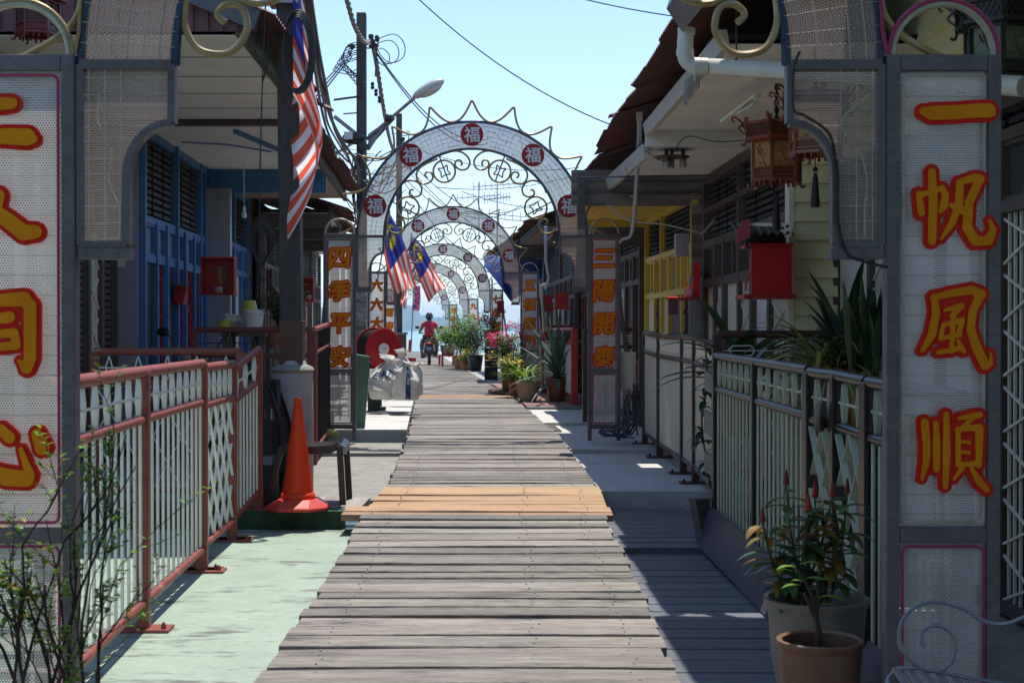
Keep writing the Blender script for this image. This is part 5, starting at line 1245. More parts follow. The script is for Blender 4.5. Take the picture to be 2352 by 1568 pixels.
def surf(fn, a0, z0_, da, dz, off=.006):
    def fr(x, z, d):
        q = fn(a0 + x * da, min(.99, z0_ + z * dz)); n = Vector((q.x, q.y, 0)) - Vector((fn(0, .3).x * .5 + fn(.5, .3).x * .5, fn(.25, .3).y * .5 + fn(.75, .3).y * .5, 0)); n.normalize()
        return q + n * (off - d)
    return fr
for j, chh in enumerate('ERN'):
    b = MB(); letter(b, surf(fn, .58 + .085 * j, .56 + .05 * j, .22, .36), chh, box=(.2, .1, .42), n=26, fill=None, edge=.025, depth=.003, mats=(0, 0)); b.build('letter', blue_ink, t)
for j, chh in enumerate('FINE'):
    b = MB(); letter(b, surf(fn, .80 - .028 * j, .30 + .075 * j, .12, .3), chh, box=(.2, .1, .3), n=20, fill=None, edge=.03, depth=.003, mats=(0, 0)); b.build('letter', black, t)
t, fn = sack('front white sack with a vertical dark blue printed stripe', 931, 918, 18.7, .175, .50, 5, lean=.05)
b = MB()
for i in range(12):
    z0_ = .04 + .85 * i / 12; z1_ = .04 + .85 * (i + 1) / 12
    for k in range(3):
        a0, a1 = .76 + .018 * k, .76 + .018 * (k + 1); fr = surf(fn, 0, 0, 1, 1, .005)
        b.poly([fr(a0, z0_, 0), fr(a1, z0_, 0), fr(a1, z1_, 0), fr(a0, z1_, 0)])
so_ = b.build('printed_stripe', blue_ink, t)
for j, chh in enumerate('Cane'):
    b = MB(); letter(b, surf(fn, .787, .62 - .06 * j, .07, .1, .009), chh, box=(0, 0, .42), n=16, fill=None, edge=.04, depth=.003, mats=(0, 0)); b.build('letter', sackm, so_)
sack('tied white sack standing tallest at the back of the pile', 918, 905, 19.4, .17, .60, 9, lean=.04)
sack('grubby white sack slumped on the boardwalk side of the pile', 942, 908, 19.3, .15, .44, 13, lean=.25)
# limp yellow plastic bag
b = MB(); b.ball(P(757, 994, 15.1), .09, 18, 10, f=lambda q: Vector((q.x * 1.15, q.y, q.z * .45)) * (1 + .16 * math.sin(9 * q.x / .09 + 2) * math.sin(8 * q.z / .09) + .08 * math.sin(23 * q.y)))
tag(b.build('plastic_bag', M('yellow_bag', (.55, .5, .10), (.5, .48, .16), .35, trans=.3)), 'crumpled yellow plastic bag at the foot of the second left gate pillar', 'bag')
# buckets and box on a low bench by the blue house
yb = 15.0
t = thing('low_bench', 'low bench behind the maroon railing carrying buckets and a white box', 'bench', P(565, 850, yb))
q0 = P(515, 756, yb); q1 = P(618, 756, yb)
b = MB(); b.box(q0[0], q1[0], yb - .2, yb + .25, 1.08 - .0, 1.12); b.build('top', wood_old, t)
for x in (q0[0] + .05, q1[0] - .05):
    for y in (yb - .15, yb + .2): b = MB(); b.box(x - .03, x + .03, y - .03, y + .03, -.05, 1.08); b.build('leg', wood_old, t)
q = P(585, 756, yb); t = thing('bucket', 'white paint bucket with a wire handle on the bench', 'bucket', (q[0], yb - .08, 1.121))
b = MB(); b.lathe([(.085, 0), (.112, .2), (.122, .205), (.122, .225), (.116, .225)], (q[0], yb - .08, 1.121), 24); b.build('bucket_body', white, t)
b = MB(); b.lathe([(.0, 0), (.124, 0), (.124, .012), (.0, .012)], (q[0], yb - .08, 1.347), 24); b.build('lid', white, t)
b = MB(); b.tube([(q[0] - .124, yb - .1, 1.33), (q[0] - .15, yb - .2, 1.25), (q[0] - .06, yb - .21, 1.19)], .004, 5); b.build('handle', zinc, t)
q = P(547, 756, yb + .1); t = thing('plastic_box', 'white lidded plastic box on the bench beside the bucket', 'box', (q[0], yb + .1, 1.121))
b = MB(); b.box(q[0] - .11, q[0] + .11, yb + .02, yb + .2, 1.121, 1.29); b.build('box_body', white, t, bevel=.01); b = MB(); b.box(q[0] - .12, q[0] + .12, yb + .01, yb + .21, 1.291, 1.315); b.build('lid', white, t, bevel=.005)
b = MB(); b.box(q[0] - .04, q[0] + .045, yb + .013, yb + .017, 1.18, 1.235); b.build('label', M('grey_label', (.35, .34, .36)), t)
ypot = M('yellow_plastic', (.55, .48, .06), (.5, .43, .05), .4)
for (u, z, k, lab) in ((573, 1.328, 1, 'yellow plastic pot upside down on the white box'), (523, 1.121, .95, 'yellow plastic pot upside down at the left end of the bench')):
    q = P(u, 700, yb + .1); b = MB(); yy = yb + (.1 if k == 1 else -.02); b.lathe([(.095 * k, 0), (.1 * k, .02), (.088 * k, .022), (.062 * k, .13), (.058 * k, .133), (.0, .133)], (q[0] + (0 if k == 1 else 0), yy, z), 24)
    tag(b.build('plant_pot', ypot), lab, 'pot')
# red altars and letter boxes
goldm = M('altar_gold', (.5, .28, .06), (.42, .2, .04), .4)
def altar(label, u0, u1, v0, v1, y, dep=.22, text=None, solid=False):
    a = P(u0, v1, y); c = P(u1, v0, y); t = thing('altar_shrine', label, 'altar', ((a[0] + c[0]) / 2, y, a[2]))
    b = MB(); b.box(a[0], c[0], y + dep - .02, y + dep, a[2], c[2]); b.build('back_panel', redp, t)
    b = MB(); b.box(a[0] - .02, c[0] + .02, y - .02, y + dep, a[2] - .02, a[2]); b.build('shelf', redp, t)
    b = MB(); b.box(a[0] - .02, c[0] + .02, y - .0, y + dep, c[2], c[2] + .02); b.box(a[0] - .01, a[0] + .005, y, y + dep - .021, a[2] + .001, c[2] - .001); b.box(c[0] - .005, c[0] + .01, y + .08, y + dep - .021, a[2] + .001, c[2] - .001); b.build('side_panel', redp, t)
    m = (a[0] + c[0]) / 2; W_ = c[0] - a[0]; H_ = c[2] - a[2]
    b = MB(); b.box(m - W_ * .17, m + W_ * .17, y + dep - .035, y + dep - .021, a[2] + H_ * .25, a[2] + H_ * .8); pl = b.build('plaque', M('plaque_brown', (.25, .11, .06)), t)
    if text:
        for j, chh in enumerate(text):
            b = MB(); letter(b, lambda x, z, d: (x, y + dep - .040 + d, z), chh, box=(m, a[2] + H_ * (.73 - .135 * j), W_ * .15), n=22, fill=None, edge=.03, depth=.004, mats=(0, 0)); b.build('character', goldm, pl)
    b = MB(); b.lathe([(.04, 0), (.05, .01), (.052, .07), (.048, .075), (.046, .06), (.0, .06)], (m, y + dep * .4, a[2]), 18); pt = b.build('incense_pot', M('white_porcelain', (.55, .5, .48), (.45, .12, .1), .25, 30), t)
    b = MB()
    for k in range(6): b.tube([(m + rr(-.02, .02), y + dep * .4 + rr(-.02, .02), a[2] + .06), (m + rr(-.05, .05), y + dep * .4, a[2] + .16 + rr(0, .05))], .002, 4)
    b.build('incense_stick', redp, pt); return t
altar('red altar shrine with gold plaque and white incense pot by the blue house', 463, 533, 594, 673, 15.9, text='天官賜福')
altar('small red altar table under the far left porch', 693, 716, 640, 690, 18.6)
t = thing('letter_box', 'small red letter box hanging tilted on the blue house front', 'letter box', P(412, 695, 15.5))
b = MB(); q = [P(395, 693, 15.5), P(420, 700, 15.5), P(429, 660, 15.5), P(404, 654, 15.5)]; d = Vector((.0, .1, 0)); b.hexa([q[0], q[1], Vector(q[1]) + d, Vector(q[0]) + d, q[3], q[2], Vector(q[2]) + d, Vector(q[3]) + d]); b.build('box_body', redp, t, bevel=.004)
b = MB(); b.bar(P(402, 654, 15.48), P(431, 661, 15.48), .1, .012); b.build('lid', redp, t)
# right: big red altar under a green corrugated hood
t = thing('altar_shrine', 'large plain red altar box under a dark corrugated hood with carved bracket', 'altar', P(1772, 675, 9.9))
a = P(1726, 675, 9.9); c = P(1812, 565, 9.9)
b = MB(); b.box(a[0], c[0], 9.9, 9.93, a[2], c[2]); b.build('side_panel', M('red_board', (.50, .006, .006), (.44, .006, .006), .45), t)
b = MB(); b.box(a[0] - .05, c[0] + .05, 9.9, 10.3, a[2] - .03, a[2] - .001); b.box(a[0] - .015, c[0] + .03, 9.89, 10.3, c[2] + .001, c[2] + .02); b.box(c[0] + .001, c[0] + .02, 9.9, 10.3, a[2], c[2]); b.build('frame', redp, t)
b = MB(); b.tube(spline([P(1722, 600, 9.95), P(1724, 620, 9.95), P(1714, 650, 9.95), P(1712, 668, 9.95)], 5), .008, 5); b.build('rod', redp, t)
def hoodf(u, v):
    q = P(1697 + 125 * u, 512 - 2 * u + 48 * v, 9.75); return (q[0] - .02 * v, 10.1 - .42 * v, q[2] - .0 + .010 * math.sin(u * 40) - .05 * v * v)
b = MB(); b.grid(lambda u, v: (P(1688 + 132 * u, 0, 9.8)[0], 10.12 - .40 * v, P(0, 506, 9.8)[2] + .012 * math.sin(u * 44) - .10 * v ** 1.5), 60, 8); b.build('hood', M('dark_green_sheet', (.02, .03, .03), (.015, .02, .02), .5), t)
b = MB(); q = [P(1688, 560, 9.72), P(1722, 545, 9.72), P(1722, 502, 9.72), P(1704, 508, 9.72), P(1692, 528, 9.72)]; b.prism([(p[0], p[2]) for p in q], lambda x, z, d: (x, 9.70 + d, z), .012); b.build('hood_end', M('hood_red', (.40, .06, .09), None, .4), t)
b = MB(); q = [P(1722, 512, 9.74), P(1818, 512, 9.74), P(1818, 543, 9.74), P(1803, 545, 9.74), P(1798, 533, 9.74), P(1786, 528, 9.74), P(1772, 520, 9.74), P(1722, 518, 9.74)]; b.prism([(p[0], p[2]) for p in q], lambda x, z, d: (x, 9.74 + d, z), .012)
br = b.build('carved_bracket', creamp, t)
b = MB()
for (u, v) in ((1790, 518), (1808, 520), (1809, 534), (1797, 524)): b.lathe([(0, 0), (.011, 0), (.011, .004), (0, .004)], P(u, v, 9.738), 10, (0, -1, 0))
b.build('pierced_hole', black, br)
b = MB(); b.bar(P(1722, 512, 9.78), P(1722, 558, 9.78), .02); b.box(P(1722, 0, 9.8)[0], P(1815, 0, 9.8)[0], 9.95, 10.0, P(0, 566, 9.8)[2], P(0, 518, 9.8)[2]); b.build('hood_backing', dark, t)
# yellow house altar and letter box
a = P(1548, 684, 13.6); c = P(1604, 600, 13.6)
t = thing('altar_shrine', 'red wall shelf altar with a white incense pot at the yellow house', 'altar', ((a[0] + c[0]) / 2, 13.6, a[2]))
b = MB(); b.box(a[0], c[0], 13.5, 13.95, a[2] - .02, a[2]); b.build('shelf', redp, t); b = MB(); q1 = P(1593, 0, 13.6)[0]; b.hexa([(q1, 13.6, a[2]), (q1 + .05, 13.52, a[2]), (q1 + .06, 13.95, a[2]), (q1 + .045, 13.95, a[2]), (q1, 13.6, c[2] - .02), (q1 + .05, 13.52, c[2]), (q1 + .06, 13.95, c[2]), (q1 + .045, 13.95, c[2])]); b.build('side_panel', redp, t)
b = MB(); p = P(1583, 684, 13.62); b.lathe([(.04, 0), (.05, .01), (.052, .085), (.046, .085), (.0, .07)], p, 18); pt = b.build('incense_pot', M('white_porcelain', (.5, .5, .5)), t)
b = MB()
for k in range(8): b.tube([Vector(p) + Vector((rr(-.03, .03), rr(-.02, .02), .07)), Vector(p) + Vector((rr(-.12, .08), 0, .12 + rr(0, .05)))], .003, 4)
b.build('incense_stick', redp, pt)
q = P(1546, 700, 13.5); b = MB(); b.box(q[0] - .04, q[0] + .045, 13.5, 13.6, q[2] - .09, q[2] + .05); t = thing('letter_box', 'small dark red letter box under the yellow house altar shelf', 'letter box', (q[0], 13.5, q[2] - .09)); b.build('box_body', purple, t, bevel=.004)
b = MB(); b.hexa([(q[0] - .055, 13.48, q[2] + .051), (q[0] + .06, 13.48, q[2] + .051), (q[0] + .06, 13.61, q[2] + .051), (q[0] - .055, 13.61, q[2] + .051), (q[0] - .05, 13.48, q[2] + .062), (q[0] + .055, 13.48, q[2] + .062), (q[0] + .055, 13.61, q[2] + .085), (q[0] - .05, 13.61, q[2] + .085)]); b.build('lid', redp, t)
q = P(1562, 570, 13.9); t = thing('meter_box', 'grey electric meter box high on the yellow house front', 'electric box', q); b = MB(); b.box(q[0] - .05, q[0] + .08, 13.85, 13.95, q[2] - .08, q[2] + .14); b.build('box_body', zinc, t); b = MB(); b.box(q[0] - .04, q[0] + .03, 13.838, 13.849, q[2] - .05, q[2] + .05); b.build('dial', M('grey_label', (.3, .3, .3)), t)
# red boards under the far right porches
for (u0, u1, v0, v1, y, lab) in ((1275, 1306, 672, 706, 24.5, 'plain red altar back under the far right porch, nearer one'), (1240, 1268, 677, 712, 27.5, 'plain red altar back under the far right porch, farther one'), (1142, 1158, 690, 716, 33, 'small red board below the blue canopy')):
    a = P(u0, v1, y); c = P(u1, v0, y); t = thing('altar_shrine', lab, 'altar', ((a[0] + c[0]) / 2, y, a[2])); b = MB(); b.box(a[0], c[0], y, y + .03, a[2], c[2]); b.build('back_panel', redp, t); b = MB(); b.box(a[0] - .03, c[0] + .03, y - .02, y + .25, a[2] - .03, a[2] - .001); b.build('shelf', redp, t)
# blue canopy
t = thing('canopy', 'deep blue tarpaulin canopy beside the fourth gateway', 'canopy', P(1150, 700, 33))
def tarp(u, v):
    vb_ = np.interp(u, [0, .15, .45, .6, 1], [612, 640, 688, 676, 640]); vt = 588 + 12 * u
    return tuple(Vector(P(1112 + 134 * u, vt + (vb_ - vt) * v, 33.5 - 2.2 * v)) + Vector((0, .06 * math.sin(11 * u + 4 * v), .04 * math.sin(9 * u))))
b = MB(); b.grid(tarp, 20, 8); b.build('sheet', M('blue_tarp', (.012, .045, .22), (.01, .035, .17), .5, 3, trans=.2), t)
for u in (1130, 1240): b = MB(); b.tube([P(u, 640, 33), (P(u, 640, 33)[0], 33, 0)], .02, 6); b.build('pole', zinc, t)
# hanging palace lanterns
lw = M('lantern_wood', (.26, .055, .012), (.19, .035, .009), .4, 8, coat=.3)
lg = M('lantern_glass', (.42, .22, .06), (.34, .16, .04), .5, 6)
paint = M('painted_blossom', (.25, .05, .03), (.10, .05, .05), .6, 40)
def lantern(label, u, vt, y, s=1., rot=0, wood=lw, gl=lg, chain_top=190, tassel=True, capcut=False, cap=True):
    p = Vector(P(u, vt, y)); t = thing('palace_lantern', label, 'lantern', p, rz=0)
    n = 6; an = [rot + 2 * math.pi * k / n for k in range(n)]
    R1, R2 = .185 * s, .145 * s; z1, z2, z3 = 0, -.105 * s, -.345 * s
    V = lambda r, k, z: p + Vector((r * math.cos(an[k % n]), r * math.sin(an[k % n]), z))
    b = MB()
    for r, za, zb in ((R1, z1, z2), (R2, z2, z3)):
        for k in range(n):
            b.bar(V(r, k, za), V(r, k, zb), .018 * s); b.bar(V(r, k, za - .008), V(r, k + 1, za - .008), .02 * s); b.bar(V(r, k, zb + .008), V(r, k + 1, zb + .008), .02 * s)
    for k in range(n): b.bar(V(R2, k, z2 - .165 * s), V(R2, k + 1, z2 - .165 * s), .012 * s); b.bar(V(R2, k, z3 + .03 * s), V(R2, k + 1, z3 + .03 * s), .012 * s)
    b.poly([V(R1, k, z2) for k in range(n)]); b.poly([V(R1, k, z1) for k in range(n)]); b.build('frame', wood, t, bevel=.002)
    b = MB()
    for k in range(n):
        b.poly([V(R1 * .97, k, z1), V(R1 * .97, k + 1, z1), V(R1 * .97, k + 1, z2), V(R1 * .97, k, z2)])
        for j in range(7):
            for sg in (0, 1):
                f0, f1 = j / 7, (j + 1.5) / 7
                if f1 > 1: continue
                A = V(R1 * .985, k, z1 - (.02 if sg == 0 else .088) * s).lerp(V(R1 * .985, k + 1, z1 - (.02 if sg == 0 else .088) * s), f0); B_ = V(R1 * .985, k, z1 - (.088 if sg == 0 else .02) * s).lerp(V(R1 * .985, k + 1, z1 - (.088 if sg == 0 else .02) * s), f1); b.bar(A, B_, .006 * s)
    for k in range(n): b.poly([V(R2 * .97, k, z2 - .165 * s), V(R2 * .97, k + 1, z2 - .165 * s), V(R2 * .97, k + 1, z3), V(R2 * .97, k, z3)])
    b.build('fretwork', M('lantern_fret', (.16, .05, .015), (.1, .03, .01), .5) if wood is lw else wood, t)
    for k in range(n):
        b = MB(); A = [V(R2 * .975, k, z2), V(R2 * .975, k + 1, z2), V(R2 * .975, k + 1, z2 - .165 * s), V(R2 * .975, k, z2 - .165 * s)]; b.poly(A); o = b.build('pane', gl, t)
        b = MB(); rs = random.Random(k); c0 = (A[0] + A[1] + A[2] + A[3]) / 4; e1 = (A[1] - A[0]).normalized(); nrm = Vector((c0.x - p.x, c0.y - p.y, 0)).normalized() * .004
        b.tube([c0 + nrm + e1 * .03 * s - Vector((0, 0, .08 * s)), c0 + nrm - Vector((0, 0, .02 * s)), c0 + nrm - e1 * .02 * s + Vector((0, 0, .05 * s))], .0025, 4)
        for j in range(9): b.ball(c0 + nrm + e1 * rs.uniform(-.035, .035) * s + Vector((0, 0, rs.uniform(-.06, .05) * s)), rs.uniform(.003, .007) * s, 6, 4)
        b.build('blossom', paint, o)
    b = MB()
    for k in range(n):
        d = Vector((math.cos(an[k]), math.sin(an[k]), 0)); q = V(R1, k, z1)
        b.tube(spline([q + Vector((0, 0, -.05 * s)), q + d * .03 * s, q + d * .075 * s + Vector((0, 0, .03 * s)), q + d * .085 * s + Vector((0, 0, .012 * s)), q + d * .07 * s], 5), .007 * s, 5)
        b.tube(spline([q + d * .0, q + d * .045 * s - Vector((0, 0, .035 * s)), q + d * .01 * s - Vector((0, 0, .07 * s))], 5), .006 * s, 5)
        b.tube([q, q + Vector((0, 0, .03 * s))], .012 * s, 5)
        q = V(R1, k, z2); b.tube(spline([q, q + d * .012 * s - Vector((0, 0, .03 * s)), q + d * .03 * s - Vector((0, 0, .02 * s))], 4), .007 * s, 5)
        q = V(R2, k, z3); b.tube(spline([q, q + d * .008 * s - Vector((0, 0, .03 * s)), q + d * .03 * s - Vector((0, 0, .025 * s))], 4), .008 * s, 5)
        for j in range(4): A = V(R2, k, z3).lerp(V(R2, k + 1, z3), (j + .5) / 4); b.tube([A + Vector((0, 0, .012 * s)), A - Vector((0, 0, .018 * s * (1.4 if j in (1, 2) else .6)))], .008 * s, 5)
    b.build('carving', wood, t)
    b = MB(); zt = P(u, chain_top, y)[2]; b.tube([p, (p.x, p.y, zt)], .006, 5)
    z = p.z + .03
    while z < zt - .02: b.ball((p.x, p.y, z), .017, 7, 5, (1, 1, 1.5)); z += .048
    b.build('cord', M('dark_cord', (.02, .01, .01)), t)
    if tassel:
        b = MB(); q = p + Vector((0, 0, z3)); b.tube([q + Vector((0, 0, .05)), q - Vector((0, 0, .1))], .003, 4); b.ball(q - Vector((0, 0, .085)), .016, 8, 6); b.lathe([(.008, 0), (.016, -.03), (.026, -.16), (.028, -.2), (.0, -.195)], q - Vector((0, 0, .105)), 12)
        b.build('tassel', M('dark_tassel', (.025, .008, .01)), t)
    return t
lantern('carved reddish wooden lantern with full upper rim, left one of the porch pair', 1783, 283, 8.9, 1.06, rot=R(8), chain_top=192)
lantern('reddish wooden lantern half hidden by the nearest right bracket panel, tassel against cream siding', 1872, 216, 8.3, 1.03, rot=R(30), chain_top=90)
lantern('black carved lantern with painted green panes at the top right corner', 2290, 10, 6.6, 1.05, rot=R(20), wood=black, gl=M('dark_painted_pane', (.16, .2, .17), (.05, .12, .06), .4, 12), chain_top=-160, tassel=False)
t = lantern('red carved lantern hanging at the top left before the maroon gable', 88, -30, 7.4, .75, rot=R(15), wood=M('deep_red_lacquer', (.13, .012, .012), (.1, .01, .01), .4), gl=M('dark_red_pane', (.06, .03, .03)), chain_top=-130, tassel=False)
# wind chime tubes
b = MB()
for k, (u, v0, v1) in enumerate(((1572, 186, 243), (1577, 182, 242), (1582, 178, 230), (1587, 172, 226), (1592, 168, 220), (1599, 166, 210), (1605, 166, 203))): b.tube([P(u, v0, 8.8), P(u - 1, v1, 8.8 + .02 * k)], .005, 6)
tag(b.build('wind_chime', M('chime_metal', (.5, .52, .56), None, .3, metal=.7)), 'row of thin grey chime tubes hanging under the right eave', 'wind chime')
# gutter end and white drain pipe
t = thing('gutter', 'dark metal box gutter end jutting out at the top right', 'gutter', P(1580, 40, 8.25))
b = MB(); q = [P(1530, 22, 8.15), P(1566, 74, 8.15), P(1618, 10, 8.15), P(1585, -60, 8.15), P(1548, -40, 8.15)]; b.prism([(p[0], p[2]) for p in q], lambda x, z, d: (x + .03 * d, 8.15 - d, z), 1.3); b.build('box_gutter', M('gutter_metal', (.20, .165, .175), (.12, .10, .115), .45, 5, metal=.3, dirt=(.05, .04, .05), dscale=4, dthr=.56, dst=(1, 1, 3)), t)
t = thing('drain_pipe', 'fat white drain pipe elbow running right from the box gutter', 'pipe', P(1580, 150, 8.2))
b = MB(); el = [P(1576, 66, 8.2), P(1573, 100, 8.2), P(1573, 128, 8.2)] + [P(1573 + 34 * (1 - math.cos(a)), 128 + 26 * math.sin(a), 8.2) for a in np.linspace(.2, 1.57, 7)] + [P(1640, 154, 8.15), P(1820, 164, 7.6), P(2090, 182, 6.9), P(2352, 200, 6.2)]
b.tube(el, .046, 18); b.build('pipe', pvc, t)
for (p, d) in ((P(1576, 74, 8.2), (0, 0, 1)), (P(1573, 122, 8.2), (0, 0, 1)), (P(1600, 153.5, 8.18), (1, 0, 0)), (P(1616, 154, 8.16), (1, 0, 0))): b = MB(); b.lathe([(.046, -.018), (.0505, -.018), (.0505, .018), (.046, .018)], p, 18, d); b.build('pipe_collar', pvc, t)
b = MB(); b.tube([P(1690, -20, 8.0), P(1691, 158, 8.0)], .006, 5); b.lathe([(.05, -.008), (.052, 0), (.05, .008)], P(1691, 156, 8.0), 16, (1, -.3, 0)); b.build('hanger_chain', M('rusty_chain', (.12, .07, .04), None, .7), t)
t = thing('rain_pipe', 'thin grey rain pipe from the right eave bending to the second right gate pillar', 'pipe', P(1465, 300, 12.2))
b = MB(); b.tube([P(1468, 268, 11.9), P(1468, 310, 12.1), P(1462, 420, 12.6), P(1457, 500, 13.2), P(1451, 535, 13.6)], .019, 10); b.tube([P(1451, 535, 13.6), P(1446, 545, 13.9), P(1430, 549, 14.6), P(1424, 556, 14.9)], .016, 8); b.build('pipe', M('grey_pvc', (.40, .43, .47), (.34, .37, .41), .4), t)
b = MB(); b.lathe([(.02, -.03), (.026, -.03), (.026, .05), (.02, .05)], P(1468, 272, 11.9), 12); b.build('pipe_collar', M('beige_pvc', (.5, .46, .36)), t)
t = thing('rain_pipe', 'thin grey rain pipe with an elbow beside the third right gate pillar', 'pipe', P(1257, 600, 22.5))
b = MB(); b.tube([P(1253, 520, 22.2), P(1254, 600, 22.3), P(1262, 640, 22.4), P(1256, 652, 22.6), P(1244, 656, 22.8), P(1246, 700, 23.2), P(1250, 760, 23.8)], .026, 8); b.build('pipe', M('grey_pvc', (.4, .4, .4)), t)
# ceiling lights and bulb
y = 11.9; p = Vector(P(1548, 346, y)); t = thing('ceiling_light', 'dark ceiling light with three glass cups under the right porch', 'ceiling light', p)
b = MB(); b.lathe([(.0, .02), (.11, .02), (.11, -.01), (.10, -.015), (.0, -.015)], p + Vector((0, 0, .05)), 24); b.lathe([(.15, -.004), (.155, 0), (.15, .004), (.06, .004)], p + Vector((-.02, 0, -.055)), 24)
for dx in (-.065, -.02, .075): b.tube([p + Vector((dx, 0, .04)), p + Vector((dx, 0, -.06))], .016, 8)
b.build('lamp_base', M('dark_bronze', (.03, .025, .02), (.08, .06, .03), .4), t)
for dx, dy in ((-.065, 0), (-.02, .06), (.075, 0)): b = MB(); b.lathe([(.018, 0), (.03, -.01), (.03, -.075), (.0, -.078)], p + Vector((dx - .0, dy, -.062)), 14); b.build('glass_cup', M('milky_glass', (.42, .40, .36), (.3, .28, .25), .15, 8, spec=.7), t)
t = thing('tube_light', 'slim fluorescent tube light slanting on the right porch ceiling', 'tube light', P(1720, 250, 10))
b = MB(); b.bar(P(1660, 280, 9.9), P(1742, 218, 9.2), .045, .02); b.bar(P(1733, 222, 9.2), P(1742, 246, 9.2), .03); b.build('fitting', creamp, t); b = MB(); b.tube([P(1695, 260, 9.5), P(1733, 238, 9.15)], .012, 8); b.build('tube', M('milky_tube', (.6, .6, .6)), t)
p = Vector(P(561, 492, 15.5)); t = thing('light_bulb', 'white spiral light bulb hanging on a thin wire under the left porch', 'light bulb', p)
b = MB(); b.lathe([(.0, -.045), (.026, -.04), (.03, 0), (.022, .02), (.012, .03)], p, 12); b.build('bulb', white, t); b = MB(); b.lathe([(.016, .03), (.018, .08), (.008, .085)], p, 10); b.tube([p + Vector((0, 0, .08)), (p.x, p.y, P(0, 370, 15.5)[2])], .004, 4); b.build('socket', white, t)
# wooden disc and cord hanging from the right fence, planks beside the slat fence
t = thing('wood_disc', 'round weathered wood slice hanging by a cord on the right fence', 'wood slice', P(1884, 990, 6.35))
b = MB(); b.lathe([(.0, -.015), (.062, -.013), (.068, 0), (.062, .013), (.0, .015)], P(1884, 958, 6.35), 20, (.9, -.45, 0)); b.build('disc', M('wood_slice', (.26, .22, .17), (.15, .12, .09), .8, 9, bump=.5), t)
b = MB(); b.tube([P(1886, 930, 6.35), P(1890, 900, 6.38), P(1896, 878, 6.42)], .003, 4); b.build('cord', M('white_cord', (.3, .3, .3)), t)
for i, (u0, v0, v1) in enumerate(((1621, 858, 902), (1619, 950, 1000), (1620, 1045, 1090))):
    b = MB(); a = P(u0, v1, 9.55); c = P(1641, v0, 9.5); b.hexa([(a[0], 9.6, a[2] + .02), (c[0], 9.45, a[2] - .02), (c[0] + .02, 9.48, a[2] - .02), (a[0] + .02, 9.63, a[2] + .02), (a[0], 9.6, c[2] + .02), (c[0], 9.45, c[2] - .02), (c[0] + .02, 9.48, c[2] - .02), (a[0] + .02, 9.63, c[2] + .02)])
    tag(b.build('plank_board', M('grey_plank_end', (.30, .28, .26), (.2, .19, .175), .8, 4, st=(1, 1, 9), bump=.4)), ('topmost', 'middle', 'lowest')[i] + ' grey plank end beside the far post of the dark right fence', 'board', 'grey plank ends beside the dark fence post')
# scrolled iron plant stand at the lower right corner
t = thing('iron_stand', 'silvery iron stand with a big scroll and slats at the lower right corner', 'plant stand', P(2150, 1600, 4.0))
b = MB(); sp = []
c = (2132, 1455)
for k in range(60):
    a = .35 + k * .155; r = 18 + 64 * (k / 59) ** 1.0; sp.append(P(c[0] + 4 + r * math.cos(a) * .88, c[1] + r * .92 * math.sin(a), 4.0))
sp2 = spline([P(2068, 1480, 4.0), P(2072, 1420, 4.0), P(2115, 1385, 4.0), P(2165, 1383, 4.0), P(2220, 1400, 4.0), P(2270, 1428, 3.98), P(2315, 1432, 3.95), P(2365, 1412, 3.9)], 6)
b.tube(spline([P(2128, 1486, 4), P(2148, 1490, 4), P(2150, 1458, 4), P(2168, 1432, 4)][:0] + [P(2126, 1484, 4.0), P(2118, 1474, 4.0), P(2122, 1448, 4.0), P(2150, 1436, 4.0), P(2182, 1448, 4.0), P(2196, 1480, 4.0), P(2188, 1520, 4.0), P(2160, 1540, 4.0), P(2120, 1534, 4.0), P(2085, 1505, 4.0), P(2068, 1475, 4.0), P(2074, 1425, 4.0), P(2110, 1390, 4.0), P(2160, 1383, 4.0), P(2215, 1398, 4.0), P(2265, 1428, 3.98), P(2315, 1432, 3.95), P(2370, 1410, 3.9)], 7), .0062, 8)
b.build('scroll', M('silver_paint', (.30, .31, .33), (.22, .23, .25), .4, 8, metal=.4), t)
b = MB()
for k in range(6): u = 2058 + 34 * k; b.bar(P(u, 1535 + 5 * k, 4.0), P(u + 70, 1640 + 5 * k, 3.8), .02, .006)
b.tube([P(2040, 1560, 4.0), P(2062, 1536, 4.0), P(2110, 1534, 4.0), P(2240, 1560, 4.0), P(2370, 1580, 4.0)], .006, 8); b.tube([P(2040, 1562, 4.0), P(2090, 1680, 3.9)], .008, 8)
b.build('slat', M('silver_paint', (.4, .4, .4)), t)
# green string ties on the far right rail
b = MB()
for u in (1950, 2003): b.bar(P(u, 880, 8.0), P(u + 9, 905, 8.0), .006, .012); b.bar(P(u + 9, 905, 8.0), P(u + 12, 948, 8.0), .004)
tag(b.build('string_tie', M('green_string', (.1, .5, .12))), 'two bright green string ties hanging over the right railing', 'string')
# red painted board sign shape on left porch
b = MB(); q = [P(612, 690, 15.6), P(612, 755, 15.6), P(700, 755, 15.6)]
tag(MB().prism([(P(u, 0, 16.6)[0], P(0, v, 16.6)[2]) for u, v in ((612, 620), (625, 618), (625, 655), (664, 700), (678, 700), (678, 712), (612, 712))], lambda x, z, d: (x, 16.6 + d, z), .05).build('stair_panel', M('dark_maroon_board', (.08, .02, .02), (.06, .018, .018), .6)), 'dark maroon stepped side board left of the near pole', 'board')
